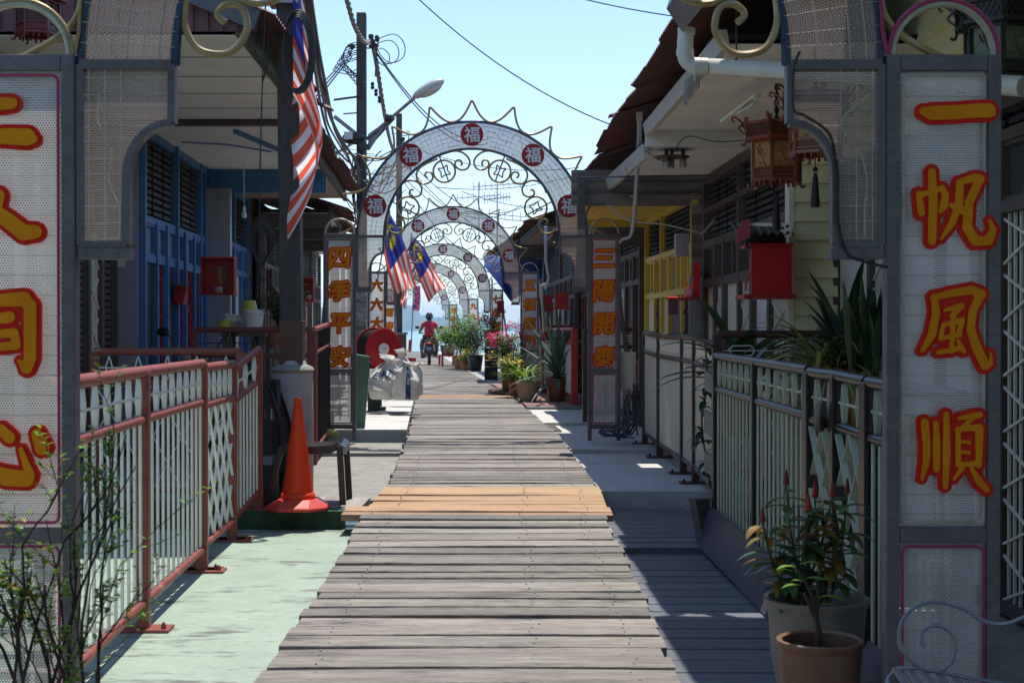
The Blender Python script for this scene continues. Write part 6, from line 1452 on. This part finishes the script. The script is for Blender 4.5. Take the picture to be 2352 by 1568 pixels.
# ------------------------------------------------------------------ plants
def rdir(rs, up=.2):
    a = rs.uniform(0, 6.283); return Vector((math.cos(a), math.sin(a), rs.uniform(-.3, 1) * .6 + up))
def pot(b, p, r, h, rim=.012, taper=.7): b.lathe([(r * taper, 0), (r * taper * 1.04, .01), (r * .97, h * .78), (r * .95, h * .86), (r, h * .9), (r + rim, h * .93), (r + rim, h), (r * .93, h), (r * .9, h * .9), (.0, h * .88)], p, 28)
# near flowering ginger in a big grey pot
p = Vector((P(1877, 1362, 5.25)[0], 5.25, -.31)); t = thing('potted_plant', 'large grey clay pot of ginger with red cone flowers by the dark fence', 'potted plant', p)
b = MB(); hz = P(0, 1372, 5.25)[2] - p.z; b.lathe([(.105, 0), (.125, .03), (.165, .25), (.178, hz - .05), (.180, hz - .035), (.192, hz - .02), (.194, hz), (.178, hz + .002), (.168, hz - .01), (.160, hz - .07), (.0, hz - .075)], p, 36); b.build('pot', greypot, t)
rs = random.Random(21); cst = []; b = MB(); lb = MB(); ly = MB(); fb = MB(); fb2 = MB()
tips = [(1752, 1178, -.04), (1806, 1092, .0), (1858, 1150, -.06), (1872, 1122, .05), (1912, 1120, .0), (1947, 1112, .06), (1936, 1180, -.05), (1820, 1230, .08), (1780, 1260, 0)]
for k, (u, v, dy) in enumerate(tips):
    tip = Vector(P(u, v + 22, 5.2 + dy)); base = p + Vector((rs.uniform(-.09, .09), rs.uniform(-.08, .08), hz - .06)); mid = base.lerp(tip, .5) + Vector(((tip.x - base.x) * .15, 0, 0))
    pts = spline([base, mid, tip], 7); b.tube(pts, [.0065 - .003 * i / (len(pts) - 1) for i in range(len(pts))], 6)
    n = 17
    for i in range(n):
        f = .30 + .70 * i / n; q = pts[int(f * (len(pts) - 1))]; a = i * 2.2 + k; d = Vector((math.cos(a), math.sin(a) * .9, .35)); yel_ = (k in (0, 6) and rs.random() < .6) or rs.random() < .12
        (ly if yel_ else lb).leaf(q, d, rs.uniform(.09, .15), rs.uniform(.034, .052), rs.uniform(.5, 1.5), seg=5)
    if k < 6:
        h = .055; fl = fb2 if k in (2, 3, 4) else fb
        for j in range(6): fl.lathe([(.004, 0), (.0125 * (1 - .11 * j), .005), (.0115 * (1 - .13 * j), .012), (.004, .015)], tip + Vector((0, 0, j * .0085)), 9)
        if k in (2, 3, 4): fl.leaf(tip + Vector((0, 0, .045)), (-.3 if k == 4 else .1, 0, 1), .03, .012, 0)
b.build('stem', stemg, t); lb.build('leaves', M('ginger_leaf', (.06, .16, .035), (.035, .10, .025), .35, 6, island=.3, trans=.25, spec=.6), t); ly.build('yellow_leaves', M('ginger_yellow_leaf', (.32, .20, .02), (.2, .12, .015), .45, 6, island=.3, trans=.3), t)
fb.build('flower_cone', M('dark_red_cone', (.14, .015, .012), (.2, .04, .015), .45), t); fb2.build('flower_cone', M('red_cone', (.40, .03, .012), (.3, .02, .02), .4), t)
b = MB(); b.lathe([(0, 0), (.165, 0), (.165, .004), (0, .004)], p + Vector((0, 0, hz - .07)), 24); b.build('soil', soil, t)
# small brown pot with a gnarled stem in front
p = Vector((P(1885, 1470, 4.6)[0], 4.6, -.36)); hz = P(0, 1466, 4.6)[2] - p.z; t = thing('potted_plant', 'brown clay pot with a short gnarled stem and few bright leaves, nearest the camera', 'potted plant', p)
b = MB(); b.lathe([(.10, 0), (.115, .03), (.128, hz - .12), (.131, hz - .04), (.129, hz - .03), (.139, hz - .018), (.140, hz - .004), (.133, hz), (.122, hz - .006), (.118, hz - .05), (.0, hz - .055)], p, 36); b.build('pot', M('brown_clay', (.20, .095, .05), (.14, .065, .035), .5, 5, dirt=(.1, .07, .05), dscale=4, dthr=.62), t)
b = MB(); s0 = p + Vector((-.01, 0, hz - .05)); q = [s0, s0 + Vector((.006, 0, .07)), s0 + Vector((-.004, 0, .12)), Vector(P(1866, 1370, 4.6)), Vector(P(1848, 1330, 4.6)), Vector(P(1825, 1300, 4.6))]; b.tube(spline(q, 5), [.011 - .008 * i / 25 for i in range(26)], 7); b.tube([s0 + Vector((0, 0, .1)), Vector(P(1848, 1362, 4.6))], .006, 6); b.tube(spline([s0 + Vector((0, 0, .11)), Vector(P(1880, 1360, 4.6)), Vector(P(1878, 1330, 4.6))], 5), .006, 6); b.build('stem', stem, t)
b = MB()
for (u, v, dx, L) in ((1828, 1302, -1, .07), (1820, 1312, -.6, .06), (1838, 1296, .6, .07), (1850, 1330, .7, .065), (1845, 1335, -.7, .05), (1878, 1332, .9, .07), (1880, 1372, 1, .09), (1880, 1390, 1, .07), (1840, 1345, -1, .07)): b.leaf(P(u, v, 4.58), (dx, -.3, .35), L, L * .4, .7, seg=5)
b.build('leaves', leafl, t); b = MB(); b.lathe([(0, 0), (.12, 0), (.12, .004), (0, .004)], p + Vector((0, 0, hz - .052)), 24); b.build('soil', soil, t)
# sparse thorny shrub at the lower left
p = Vector((P(90, 1700, 3.85)[0], 3.85, -.36)); t = thing('potted_shrub', 'sparse twiggy shrub with tiny leaves at the lower left corner', 'shrub', p)
b = MB(); pot(b, p, .2, .28); b.build('pot', terra, t)
rs = random.Random(8); b = MB(); lb = MB(); yb_ = MB()
def twig(a, d, L, r, dep):
    n = 5; pts = [Vector(a)]; dd = Vector(d).normalized()
    for i in range(n): dd = (dd + Vector((rs.uniform(-.22, .22), rs.uniform(-.2, .2), rs.uniform(-.08, .16)))).normalized(); pts.append(pts[-1] + dd * L / n)
    b.tube(pts, [r * (1 - .55 * i / n) for i in range(n + 1)], 5)
    if dep < 3:
        for k in range(2 if dep else 3):
            i = rs.randint(1, n); twig(pts[i], (dd + Vector((rs.uniform(-.8, .8), rs.uniform(-.6, .6), rs.uniform(-.1, .5)))).normalized(), L * rs.uniform(.4, .65), r * .55, dep + 1)
    if dep >= 1:
        for i in range(1, n + 1):
            for q in range(2):
                if rs.random() < (.6 if dep > 1 else .3): (yb_ if rs.random() < .1 else lb).leaf(pts[i], rdir(rs, .3), rs.uniform(.016, .034), rs.uniform(.012, .020), .4, seg=3)
for (u, v, du) in ((0, 1500, 0), (45, 1500, 0), (160, 1500, 0), (215, 1500, 0), (20, 1500, -.05), (70, 1480, .02), (130, 1500, .0), (190, 1500, .10), (240, 1540, .2), (100, 1540, -.04)):
    a = Vector(P(u * .8 + 20, 1700, 3.85 + rs.uniform(-.08, .08))); e = Vector(P(u, 1180 + rs.uniform(-90, 120), 3.85)); twig(a, e - a, (e - a).length * rs.uniform(.75, 1.0), .0062, 0)
b.build('branches', M('dark_twig', (.035, .024, .02), (.05, .035, .028), .8), t); lb.build('leaves', leafl, t); yb_.build('yellow_leaves', leafy, t)
# generic bushes
def bush(label, u, vb, y, pr, ph, potm, r, h, n, seed, mats=(leafg,), fl=None, nfl=0, L=(.05, .09), z0=None, shape=1.0, cat='potted plant', stems=6, wd=.5):
    q = P(u, vb, y); p = Vector((q[0], y, q[2] if z0 is None else z0)); t = thing('potted_plant', label, cat, p); rs = random.Random(seed)
    b = MB(); pot(b, p, pr, ph); b.build('pot', potm, t); b = MB(); top = p + Vector((0, 0, ph * .88)); cl = []
    for k in range(stems):
        e = top + Vector((rs.gauss(0, r * .45), rs.gauss(0, r * .45), h * rs.uniform(.5, .95))); b.tube(spline([top + Vector((rs.uniform(-.3, .3) * pr, rs.uniform(-.3, .3) * pr, 0)), top.lerp(e, .5) + Vector((rs.gauss(0, .04), rs.gauss(0, .04), 0)), e], 4), .008, 5); cl.append(e); cl.append(top.lerp(e, .7)); cl.append(top.lerp(e, .45) + Vector((rs.gauss(0, r * .3), rs.gauss(0, r * .3), 0)))
    b.build('stem', stem, t); bs = [MB() for _ in mats]; fb = MB()
    for k in range(n):
        c = rs.choice(cl); o = Vector((rs.gauss(0, r * .24), rs.gauss(0, r * .24), rs.gauss(0, h * .10))); rs.choice(bs).leaf(c + o, rdir(rs, .25), rs.uniform(*L), rs.uniform(*L) * wd, rs.uniform(.2, 1), seg=3)
    for i, m in enumerate(mats): bs[i].build('leaves', m, t)
    for k in range(nfl):
        c = max((rs.choice(cl) for _ in range(3)), key=lambda q_: q_.z) + Vector((rs.gauss(0, r * .25), rs.gauss(0, r * .25), abs(rs.gauss(0, h * .08))))
        for j in range(16): fb.leaf(c + Vector((rs.gauss(0, .045), rs.gauss(0, .045), rs.gauss(0, .035))), rdir(rs, .3), .06, .05, .3, seg=2)
    if fl: fb.build('flowers', fl, t)
    return t
# agave in a brown pot
p = Vector(P(1279, 917, 22.7)); p.z = .015; t = thing('potted_plant', 'spiky blue green agave in a tall brown pot on the pink tiles', 'potted plant', p)
b = MB(); ph = .36; b.lathe([(.12, 0), (.13, .02), (.185, .3), (.19, .33), (.205, .34), (.205, ph), (.18, ph), (.17, .3), (.0, .29)], p, 30); b.build('pot', brownpot, t)
b = MB(); rs = random.Random(6); c0 = p + Vector((0, 0, ph + .1))
for k in range(44):
    a = k * 2.39996; el = 1.3 - 1.45 * (k / 44) ** 1.15; d = Vector((math.cos(a) * math.cos(el), math.sin(a) * math.cos(el), math.sin(el))); L = .88 + .2 * rs.random() - .12 * (k > 34)
    b.leaf(c0 + d * .02 + Vector((0, 0, .10 - .006 * k)), d, L, .085, .28 + .4 * (k > 28), seg=7, fold=.35, tip=1.6)
b.build('leaves', agave_m, t); b = MB(); b.lathe([(.05, .26), (.06, .4), (.03, .55)], p, 10); b.build('stem', M('dead_leaf_stub', (.07, .05, .035)), t)
# squat tan pot beside it, orange pots behind
bush('wide tan bowl pot with short green shoots beside the agave pot', 1213, 917, 22.6, .185, .30, tanpot, .13, .12, 60, 31, (leafl,), L=(.08, .16), wd=.15, z0=.015)
b_sp = None
p = Vector(P(1203, 895, 24)); p.z = .015; t = thing('potted_plant', 'orange pot of long arching light green strap leaves', 'potted plant', p)
b = MB(); pot(b, p, .15, .3); b.build('pot', terra, t); b = MB(); rs = random.Random(77)
for k in range(46): a = rs.uniform(0, 6.28); b.leaf(p + Vector((rs.gauss(0, .04), rs.gauss(0, .04), .28)), (math.cos(a), math.sin(a), rs.uniform(.8, 2)), rs.uniform(.4, .62), .035, rs.uniform(.9, 1.9), seg=6)
b.build('leaves', leafl, t)
bush('small orange pot of mixed yellow flowering greenery', 1183, 893, 24.3, .12, .25, terra, .26, .42, 420, 41, (leafg, leafl, leafl), flowery, 3, L=(.05, .1), z0=.015)
bush('orange pot with leafy plant behind the strap leaves', 1192, 880, 25.2, .13, .26, terra, .3, .5, 420, 43, (leafg, leafl), flowery, 2, z0=.015)
bush('tall narrow brown jar of pink bougainvillea over dense leaves', 1166, 880, 25.6, .13, .52, brownpot, .34, .55, 1300, 47, (leafg, leafl, M('silver_leaf', (.16, .22, .17), (.1, .15, .11), .5, island=.3)), flowerp, 12, L=(.045, .085), z0=.015, stems=10)
bush('pink flowering shrub leaning over the jar, nearest the third pillar', 1190, 850, 26.0, .13, .3, terra, .36, .92, 800, 53, (leafg, leafl), flowerp, 22, L=(.04, .07), z0=.015, stems=9)
# far bushes by the rider
bush('tall bushy green shrub in an orange pot, tallest of the far plants', 1055, 828, 42, .2, .38, terra, .46, 1.5, 950, 61, (leafg, leafl, leafl), L=(.08, .14), z0=0, stems=10)
bush('rounded shrub in a big orange pot right of the tallest far shrub', 1072, 830, 41, .24, .42, terra, .45, 1.05, 850, 62, (leafl, leafg), L=(.09, .16), z0=0, stems=9)
bush('thin twiggy bonsai like shrub rising behind the far pots', 1075, 826, 43.5, .2, .35, terra, .55, 1.75, 500, 63, (leafg,), L=(.06, .1), z0=0, stems=14)
bush('dark shrub on a black crate at the right of the far plants', 1092, 826, 39.5, .22, .45, black, .42, 1.0, 500, 64, (leafd, leafg), L=(.08, .14), z0=0)
bush('low yellow green fern pot left of the far shrubs', 1025, 822, 46, .2, .3, terra, .42, .55, 450, 65, (leafl, leafy), L=(.14, .3), wd=.18, z0=.35, stems=5)
bush('leafy pot on a red stool beside the rider', 1032, 824, 45, .2, .3, brownpot, .40, .6, 600, 66, (leafl, leafg), L=(.1, .2), wd=.3, z0=.35)
bush('small sunlit plant low in front of the far shrubs', 1068, 832, 40.5, .12, .18, terra, .3, .45, 400, 67, (leafl, leafy), L=(.07, .12), z0=0)
for u, y, lab in ((1025, 46, 'small red stool under the yellow green fern pot'), (1032, 45, 'small red stool under the leafy brown pot')):
    q = P(u, 820, y); t = thing('stool', lab, 'stool', (q[0], y, 0)); b = MB(); b.box(q[0] - .25, q[0] + .25, y - .2, y + .2, .31, .348); b.build('seat', redp, t)
    for sx in (-1, 1):
        for sy in (-1, 1): b = MB(); b.box(q[0] + sx * .22 - .025, q[0] + sx * .22 + .025, y + sy * .17 - .025, y + sy * .17 + .025, 0, .31); b.build('leg', redp, t)
# plants behind the right railing
def strap(label, u, vb, y, n, L, wd, mats, seed, droop=(1, 2), el=(.5, 2), z=None, potr=.16):
    q = P(u, vb, y); L += .14; p = Vector((q[0], y, (z if z is not None else q[2]) - .17)); t = thing('potted_plant', label, 'potted plant', p - Vector((0, 0, .35))); rs = random.Random(seed)
    b = MB(); pot(b, p - Vector((0, 0, .35)), potr, .35); b.build('pot', brownpot, t); bs = [MB() for _ in mats]
    for k in range(n): a = rs.uniform(0, 6.28); bs[k % len(mats)].leaf(p + Vector((rs.gauss(0, .05), rs.gauss(0, .05), rs.uniform(-.05, .12))), (math.cos(a), math.sin(a), rs.uniform(*el)), L * rs.uniform(.7, 1.1), wd * rs.uniform(.8, 1.1), rs.uniform(*droop), seg=7)
    for i, m in enumerate(mats): bs[i].build('leaves', m, t)
    return t
strap('broad dark leaved plant behind the oval railing below the red altar', 1700, 830, 9.9, 30, .56, .09, (leafd,), 71, (.7, 1.6), (.5, 2.2))
strap('yellow striped arching plant behind the railing at the cream siding', 1895, 812, 9.3, 80, .60, .034, (leafd, M('striped_leaf', (.36, .38, .08), (.44, .42, .12), .4, island=.3, trans=.3), M('striped_leaf', (.2, .2, .1))), 72, (1.4, 2.4), (.8, 2.4))
strap('dark broad leaves rising tallest beside the fluted white panel', 1952, 800, 9.35, 18, .62, .07, (leafd,), 73, (.3, 1.2), (1.2, 3))
strap('dark upright snake plant next to the nearest right pillar', 2005, 812, 8.9, 30, .42, .045, (leafd,), 74, (-.1, .25), (2.5, 7))
t = thing('climbing_plant', 'dark leafy vine poking out beside the far post of the dark right fence', 'plant', P(1625, 1110, 9.75))
rs = random.Random(75); b = MB(); lb = MB(); sp = spline([P(1632, 1110, 9.75), P(1620, 1040, 9.75), P(1612, 960, 9.75), P(1625, 880, 9.75), P(1620, 790, 9.75)], 8); b.tube(sp, .007, 5); b.build('stem', stemg, t)
for k in range(40): q = rs.choice(sp); lb.leaf(q, (rs.uniform(-1, .5), rs.uniform(-1, .3), rs.uniform(-.2, .7)), rs.uniform(.09, .15), rs.uniform(.035, .05), rs.uniform(.6, 1.6), seg=5)
lb.build('leaves', leafd, t)
bush('small green plant behind the maroon railing by the near pole', 640, 800, 14.2, .12, .2, terra, .22, .45, 350, 81, (leafd, leafg), L=(.04, .07))
bush('small pink flowering plant peeking above the dark posts on the right', 1128, 742, 33, .2, .4, brownpot, .3, .5, 350, 82, (leafg,), flowerp, 10, L=(.06, .1), z0=.75)
q = P(1128, 742, 33); t = thing('planter_crate', 'dark crate stack holding the small pink flowering plant', 'crate', (q[0], 33, 0)); b = MB()
for k in range(5): b.box(q[0] - .15, q[0] + .15, 32.8, 33.3, .15 * k, .15 * k + .135)
b.build('crate_body', dark, t)
q = P(1098, 826, 39.5); 
# ------------------------------------------------------------------ motor scooters and the rider (seen from behind, facing +y)
def scooter(label, loc, rz, bodym, s=1.0, tail=True, shield=False):
    t = thing('motor_scooter', label, 'motorcycle', loc, rz=rz)
    def bl(b, name, m, par=t, **k): return b.build(name, m, par, local=True, **k)
    for y in (-.62, .62):
        b = MB(); n = 28
        b.tube([(0, y + .235 * math.cos(a), .29 + .235 * math.sin(a)) for a in np.linspace(0, 6.283, n, endpoint=False)], .052, 9, closed=True); w_ = bl(b, 'wheel', rubber)
        b = MB(); b.lathe([(.0, -.04), (.05, -.04), (.06, -.015), (.19, -.012), (.2, -.03), (.2, .03), (.19, .012), (.06, .015), (.05, .04), (.0, .04)], (0, y, .29), 20, (1, 0, 0)); bl(b, 'rim', zinc, w_)
    # tail and body side panels lofted along y
    def loft(rows, n=16):
        b = MB(); rings = []
        for (y, zc, hw, hh) in rows:
            hw *= 1.22
            rings.append([b.av((hw * math.copysign(abs(math.cos(a)) ** .7, math.cos(a)), y, zc + hh * math.copysign(abs(math.sin(a)) ** .7, math.sin(a)))) for a in np.linspace(0, 6.283, n, endpoint=False)])
        for i in range(len(rings) - 1):
            for k in range(n): b.af((rings[i][k], rings[i][(k + 1) % n], rings[i + 1][(k + 1) % n], rings[i + 1][k]), True)
        b.af(rings[0][::-1]); b.af(rings[-1]); return b
    bl(loft([(-.78, .70, .04, .03), (-.70, .70, .10, .07), (-.5, .64, .14, .13), (-.2, .52, .15, .17), (.05, .38, .16, .12), (.3, .32, .15, .06), (.42, .40, .15, .07)]), 'body', bodym)
    bl(loft([(.36, .45, .16, .08), (.44, .62, .19, .18), (.48, .80, .18, .14), (.50, .93, .12, .07)]), 'front_shield', bodym)
    bl(loft([(-.66, .775, .09, .02), (-.55, .80, .12, .035), (-.2, .775, .13, .04), (.08, .73, .11, .035)]), 'seat', black)
    b = MB(); b.tube([(0, .62, .29), (0, .52, .7), (0, .46, 1.0)], .03, 8); b.tube([(-.34, .36, 1.03), (-.2, .42, 1.03), (0, .46, 1.0), (.2, .42, 1.03), (.34, .36, 1.03)], .016, 8); bl(b, 'handlebar', black)
    for sx in (-1, 1):
        b = MB(); b.tube([(sx * .2, .42, 1.03), (sx * .3, .42, 1.16), (sx * .36, .42, 1.2)], .008, 6); mr = bl(b, 'mirror', black); b = MB(); b.ball((sx * .40, .42, 1.22), .07, 12, 8, (1.05, .35, .7)); bl(b, 'mirror_head', black, mr)
        b = MB(); b.tube([(sx * .35, .355, 1.03), (sx * .25, .40, 1.03)], .022, 8); bl(b, 'grip', rubber)
    bl(loft([(.42, .97, .1, .05), (.50, .99, .12, .08), (.58, .96, .08, .05)]), 'headlight_cowl', bodym)
    b = MB(); b.ball((0, .585, .965), .06, 12, 8, (1.2, .5, .8)); bl(b, 'headlight', frost)
    b = MB(); b.grid(lambda u, v: (.07 * (1 - 2 * u), .62 + .31 * math.cos(R(-10 + 150 * v)), .29 + .31 * math.sin(R(-10 + 150 * v))), 4, 10); bl(b, 'front_fender', bodym)
    b = MB(); b.grid(lambda u, v: (.075 * (1 - 2 * u), -.62 - .31 * math.cos(R(20 + 100 * v)), .29 + .31 * math.sin(R(20 + 100 * v))), 4, 8); bl(b, 'rear_fender', black)
    b = MB(); b.hexa([(-.055, -.86, .42), (.055, -.86, .42), (.05, -.84, .42), (-.05, -.84, .42), (-.055, -.80, .66), (.055, -.80, .66), (.05, -.78, .66), (-.05, -.78, .66)]); bl(b, 'plate_holder', black)
    b = MB(); b.hexa([(-.085, -.868, .49), (.085, -.868, .49), (.085, -.864, .49), (-.085, -.864, .49), (-.085, -.835, .59), (.085, -.835, .59), (.085, -.831, .59), (-.085, -.831, .59)]); bl(b, 'number_plate', M('plate_grey', (.30, .31, .38), (.08, .08, .11), .4, 22))
    b = MB(); b.ball((0, -.765, .715), .055, 14, 8, (1.3, .45, .40)); bl(b, 'tail_light', M('tail_light_red', (.5, .01, .008), None, .25, emit=((1, .03, .02), .35)))
    for sx in (-1, 1): b = MB(); b.ball((sx * .13, -.72, .69), .035, 10, 6, (1, .8, .7)); bl(b, 'indicator', M('amber', (.5, .2, .02), None, .3))
    b = MB(); b.tube([(.15, -.05, .26), (.18, -.3, .3)], .03, 8); b.lathe([(.03, 0), (.06, .03), (.065, .3), (.05, .4), (.0, .4)], (.19, -.32, .31), 14, (.05, -1, .3)); bl(b, 'exhaust', M('dark_exhaust', (.03, .03, .035), None, .4, metal=.5))
    b = MB(); b.box(-.24, -.16, -.55, -.2, .22, .38); b.bar((-.13, -.2, .28), (-.13, -.62, .29), .06, .1); b.tube([(-.14, .05, .28), (-.3, .02, .26)], .012, 6); b.tube([(.14, .05, .28), (.3, .02, .26)], .012, 6); bl(b, 'engine', M('engine_grey', (.08, .08, .085), None, .5, metal=.4))
    b = MB(); b.tube([(-.1, -.5, .84), (-.11, -.72, .86), (0, -.78, .87), (.11, -.72, .86), (.1, -.5, .84)], .012, 7); bl(b, 'grab_rail', black)
    return t
ry = 46.5; rx = P(986, 833, ry)[0]
sc_ = scooter('black motorcycle ridden away along the boardwalk by the person in red', (rx, ry, .01), R(3), M('black_fairing', (.012, .013, .016), (.02, .02, .024), .3, coat=.4))
scooter('parked motor scooter with round mirrors behind the maroon railing', (P(505, 800, 14.5)[0], 14.5, -.09), R(160), M('dark_blue_fairing', (.03, .08, .16), (.3, .31, .33), .3, 1.2))
# ---- rider: one continuous skinned body with clothes as children
def skin_mesh(name, mat, parent, nodes, edges, root=0, sub=2):
    me = bpy.data.meshes.new(name); me.from_pydata([n[0] for n in nodes], edges, [])
    o = bpy.data.objects.new(name, me); COL.objects.link(o); o.parent = parent; WL[o.name] = (0, 0, 0)
    o.modifiers.new('skin', 'SKIN'); ss = o.modifiers.new('sub', 'SUBSURF'); ss.levels = sub; ss.render_levels = sub
    if not me.skin_vertices: me.attributes  # skin layer is made with the modifier below
    sv = me.skin_vertices[0].data if me.skin_vertices else None
    if sv is None:
        bpy.context.view_layer.objects.active = o; bpy.ops.mesh.customdata_skin_add(); sv = me.skin_vertices[0].data
    for i, n in enumerate(nodes): sv[i].radius = (n[1], n[2] if len(n) > 2 else n[1]); sv[i].use_root = (i == root)
    me.materials.append(mat)
    o.modifiers['skin'].use_smooth_shade = True
    return o
skin = M('rider_skin', (.28, .13, .08), (.24, .11, .065), .5)
shirt = M('red_tshirt', (.62, .02, .045), (.5, .015, .035), .8, 6, bump=.2); shorts = M('maroon_shorts', (.10, .02, .035), (.08, .016, .028), .8)
rt = thing('person', 'person in a red t-shirt, maroon shorts and black helmet riding away with a sling bag', 'person', (rx, ry, .01), rz=R(3))
N = []; E_ = []
def nd(p, r, r2=None): N.append((p, r, r2 or r)); return len(N) - 1
pel = nd((0, -.22, .86), .14, .12); wst = nd((0, -.20, 1.0), .145, .11); chs = nd((0, -.14, 1.2), .165, .115); nk0 = nd((0, -.09, 1.36), .09, .08); nk = nd((0, -.07, 1.43), .055); hd = nd((0, -.05, 1.54), .095, .105); ht = nd((0, -.05, 1.63), .08)
E_ += [(pel, wst), (wst, chs), (chs, nk0), (nk0, nk), (nk, hd), (hd, ht)]
for sx in (-1, 1):
    sh = nd((sx * .19, -.1, 1.32), .065); el = nd((sx * .30, .02, 1.10), .045); wr = nd((sx * .32, .26, 1.05), .03); hn = nd((sx * .315, .335, 1.045), .036, .025)
    E_ += [(nk0, sh), (sh, el), (el, wr), (wr, hn)]
    for k in range(4):
        f = nd((sx * (.285 + .018 * k), .385, 1.045 - .003 * k), .0095); g = nd((sx * (.285 + .018 * k), .392, 1.012), .0085); E_ += [(hn, f), (f, g)]
    th_ = nd((sx * .275, .30, 1.04), .0105); th2 = nd((sx * .262, .335, 1.02), .009); E_ += [(hn, th_), (th_, th2)]
    hp = nd((sx * .10, -.2, .84), .11); kn = nd((sx * .27, .16, .66 if sx < 0 else .70), .062); an = nd((sx * .24, -.04, .30), .04); ft = nd((sx * .25, .12, .265), .036, .03); E_ += [(pel, hp), (hp, kn), (kn, an), (an, ft)]
body = skin_mesh('body', skin, rt, N, E_)
# face details (turned away, but present), hair at the nape
b = MB()
for sx in (-1, 1): b.ball((sx * .033, .052, 1.55), .011, 8, 6)
b.build('eyes', white, rt, local=True)
b = MB(); b.ball((0, .066, 1.52), .016, 8, 6, (.7, 1, 1.3)); b.ball((0, .054, 1.475), .022, 8, 6, (1.2, .5, .35))
for sx in (-1, 1): b.ball((sx * .098, -.05, 1.53), .026, 8, 6, (.4, .7, 1.1))
b.build('face_features', skin, rt, local=True)
b = MB(); b.ball((0, -.075, 1.50), .09, 14, 8, (1.02, .85, .8)); b.build('hair', M('black_hair', (.012, .01, .01)), rt, local=True)
N = []; E_ = []
pe = nd((0, -.22, .87), .175, .15); ws = nd((0, -.20, 1.02), .17, .135); cs = nd((0, -.14, 1.2), .185, .13); ne = nd((0, -.09, 1.355), .105, .09); n2 = nd((0, -.075, 1.395), .065); E_ = [(pe, ws), (ws, cs), (cs, ne), (ne, n2)]
for sx in (-1, 1): a = nd((sx * .185, -.1, 1.325), .088); c = nd((sx * .25, -.04, 1.20), .078); E_ += [(ne, a), (a, c)]
skin_mesh('t_shirt', shirt, rt, N, E_)
N = []; E_ = []; pe = nd((0, -.22, .85), .155, .145)
for sx in (-1, 1): a = nd((sx * .11, -.17, .84), .125); c = nd((sx * .20, .03, .755), .10); d = nd((sx * .245, .12, .70 if sx < 0 else .73), .088); E_ += [(pe, a), (a, c), (c, d)]
skin_mesh('shorts', shorts, rt, N, E_)
b = MB(); b.ball((0, -.05, 1.575), .135, 22, 14, (.98, 1.1, 1.02), f=lambda q: Vector((q.x, q.y, q.z if q.z > -.085 else -.085 + (q.z + .085) * .3))); hm = b.build('helmet', M('black_helmet', (.01, .01, .011), (.013, .013, .014), .18, coat=.6), rt, local=True)
b = MB(); b.ball((0, .0, 1.565), .128, 16, 8, (.95, .95, .55)); b.build('visor', glass, hm, local=True)
b = MB(); b.tube([(-.135, -.15, 1.38), (-.06, -.27, 1.26), (.05, -.315, 1.13), (.16, -.28, 1.02), (.2, -.16, .98)], .018, 6); b.build('sling_strap', M('black_strap', (.012, .012, .012)), rt, local=True)
for sx in (-1, 1): b = MB(); b.ball((sx * .25, .07, .255), .06, 12, 8, (.75, 1.9, .6)); b.build('shoe', black, rt, local=True)
# ------------------------------------------------------------------ sea haze
hm_ = bpy.data.materials.new('haze_air'); hm_.use_nodes = True; n_ = hm_.node_tree.nodes; n_.remove(n_['Principled BSDF']); v_ = n_.new('ShaderNodeVolumePrincipled')
v_.inputs['Color'].default_value = (.55, .78, 1, 1); v_.inputs['Density'].default_value = .00019; v_.inputs['Anisotropy'].default_value = .3
hm_.node_tree.links.new(v_.outputs[0], n_['Material Output'].inputs['Volume'])
b = MB(); b.box(-7000, 7000, -150, 9000, -3.5, 130); o = b.build('haze', hm_, local=True); struct(o, 'stuff')
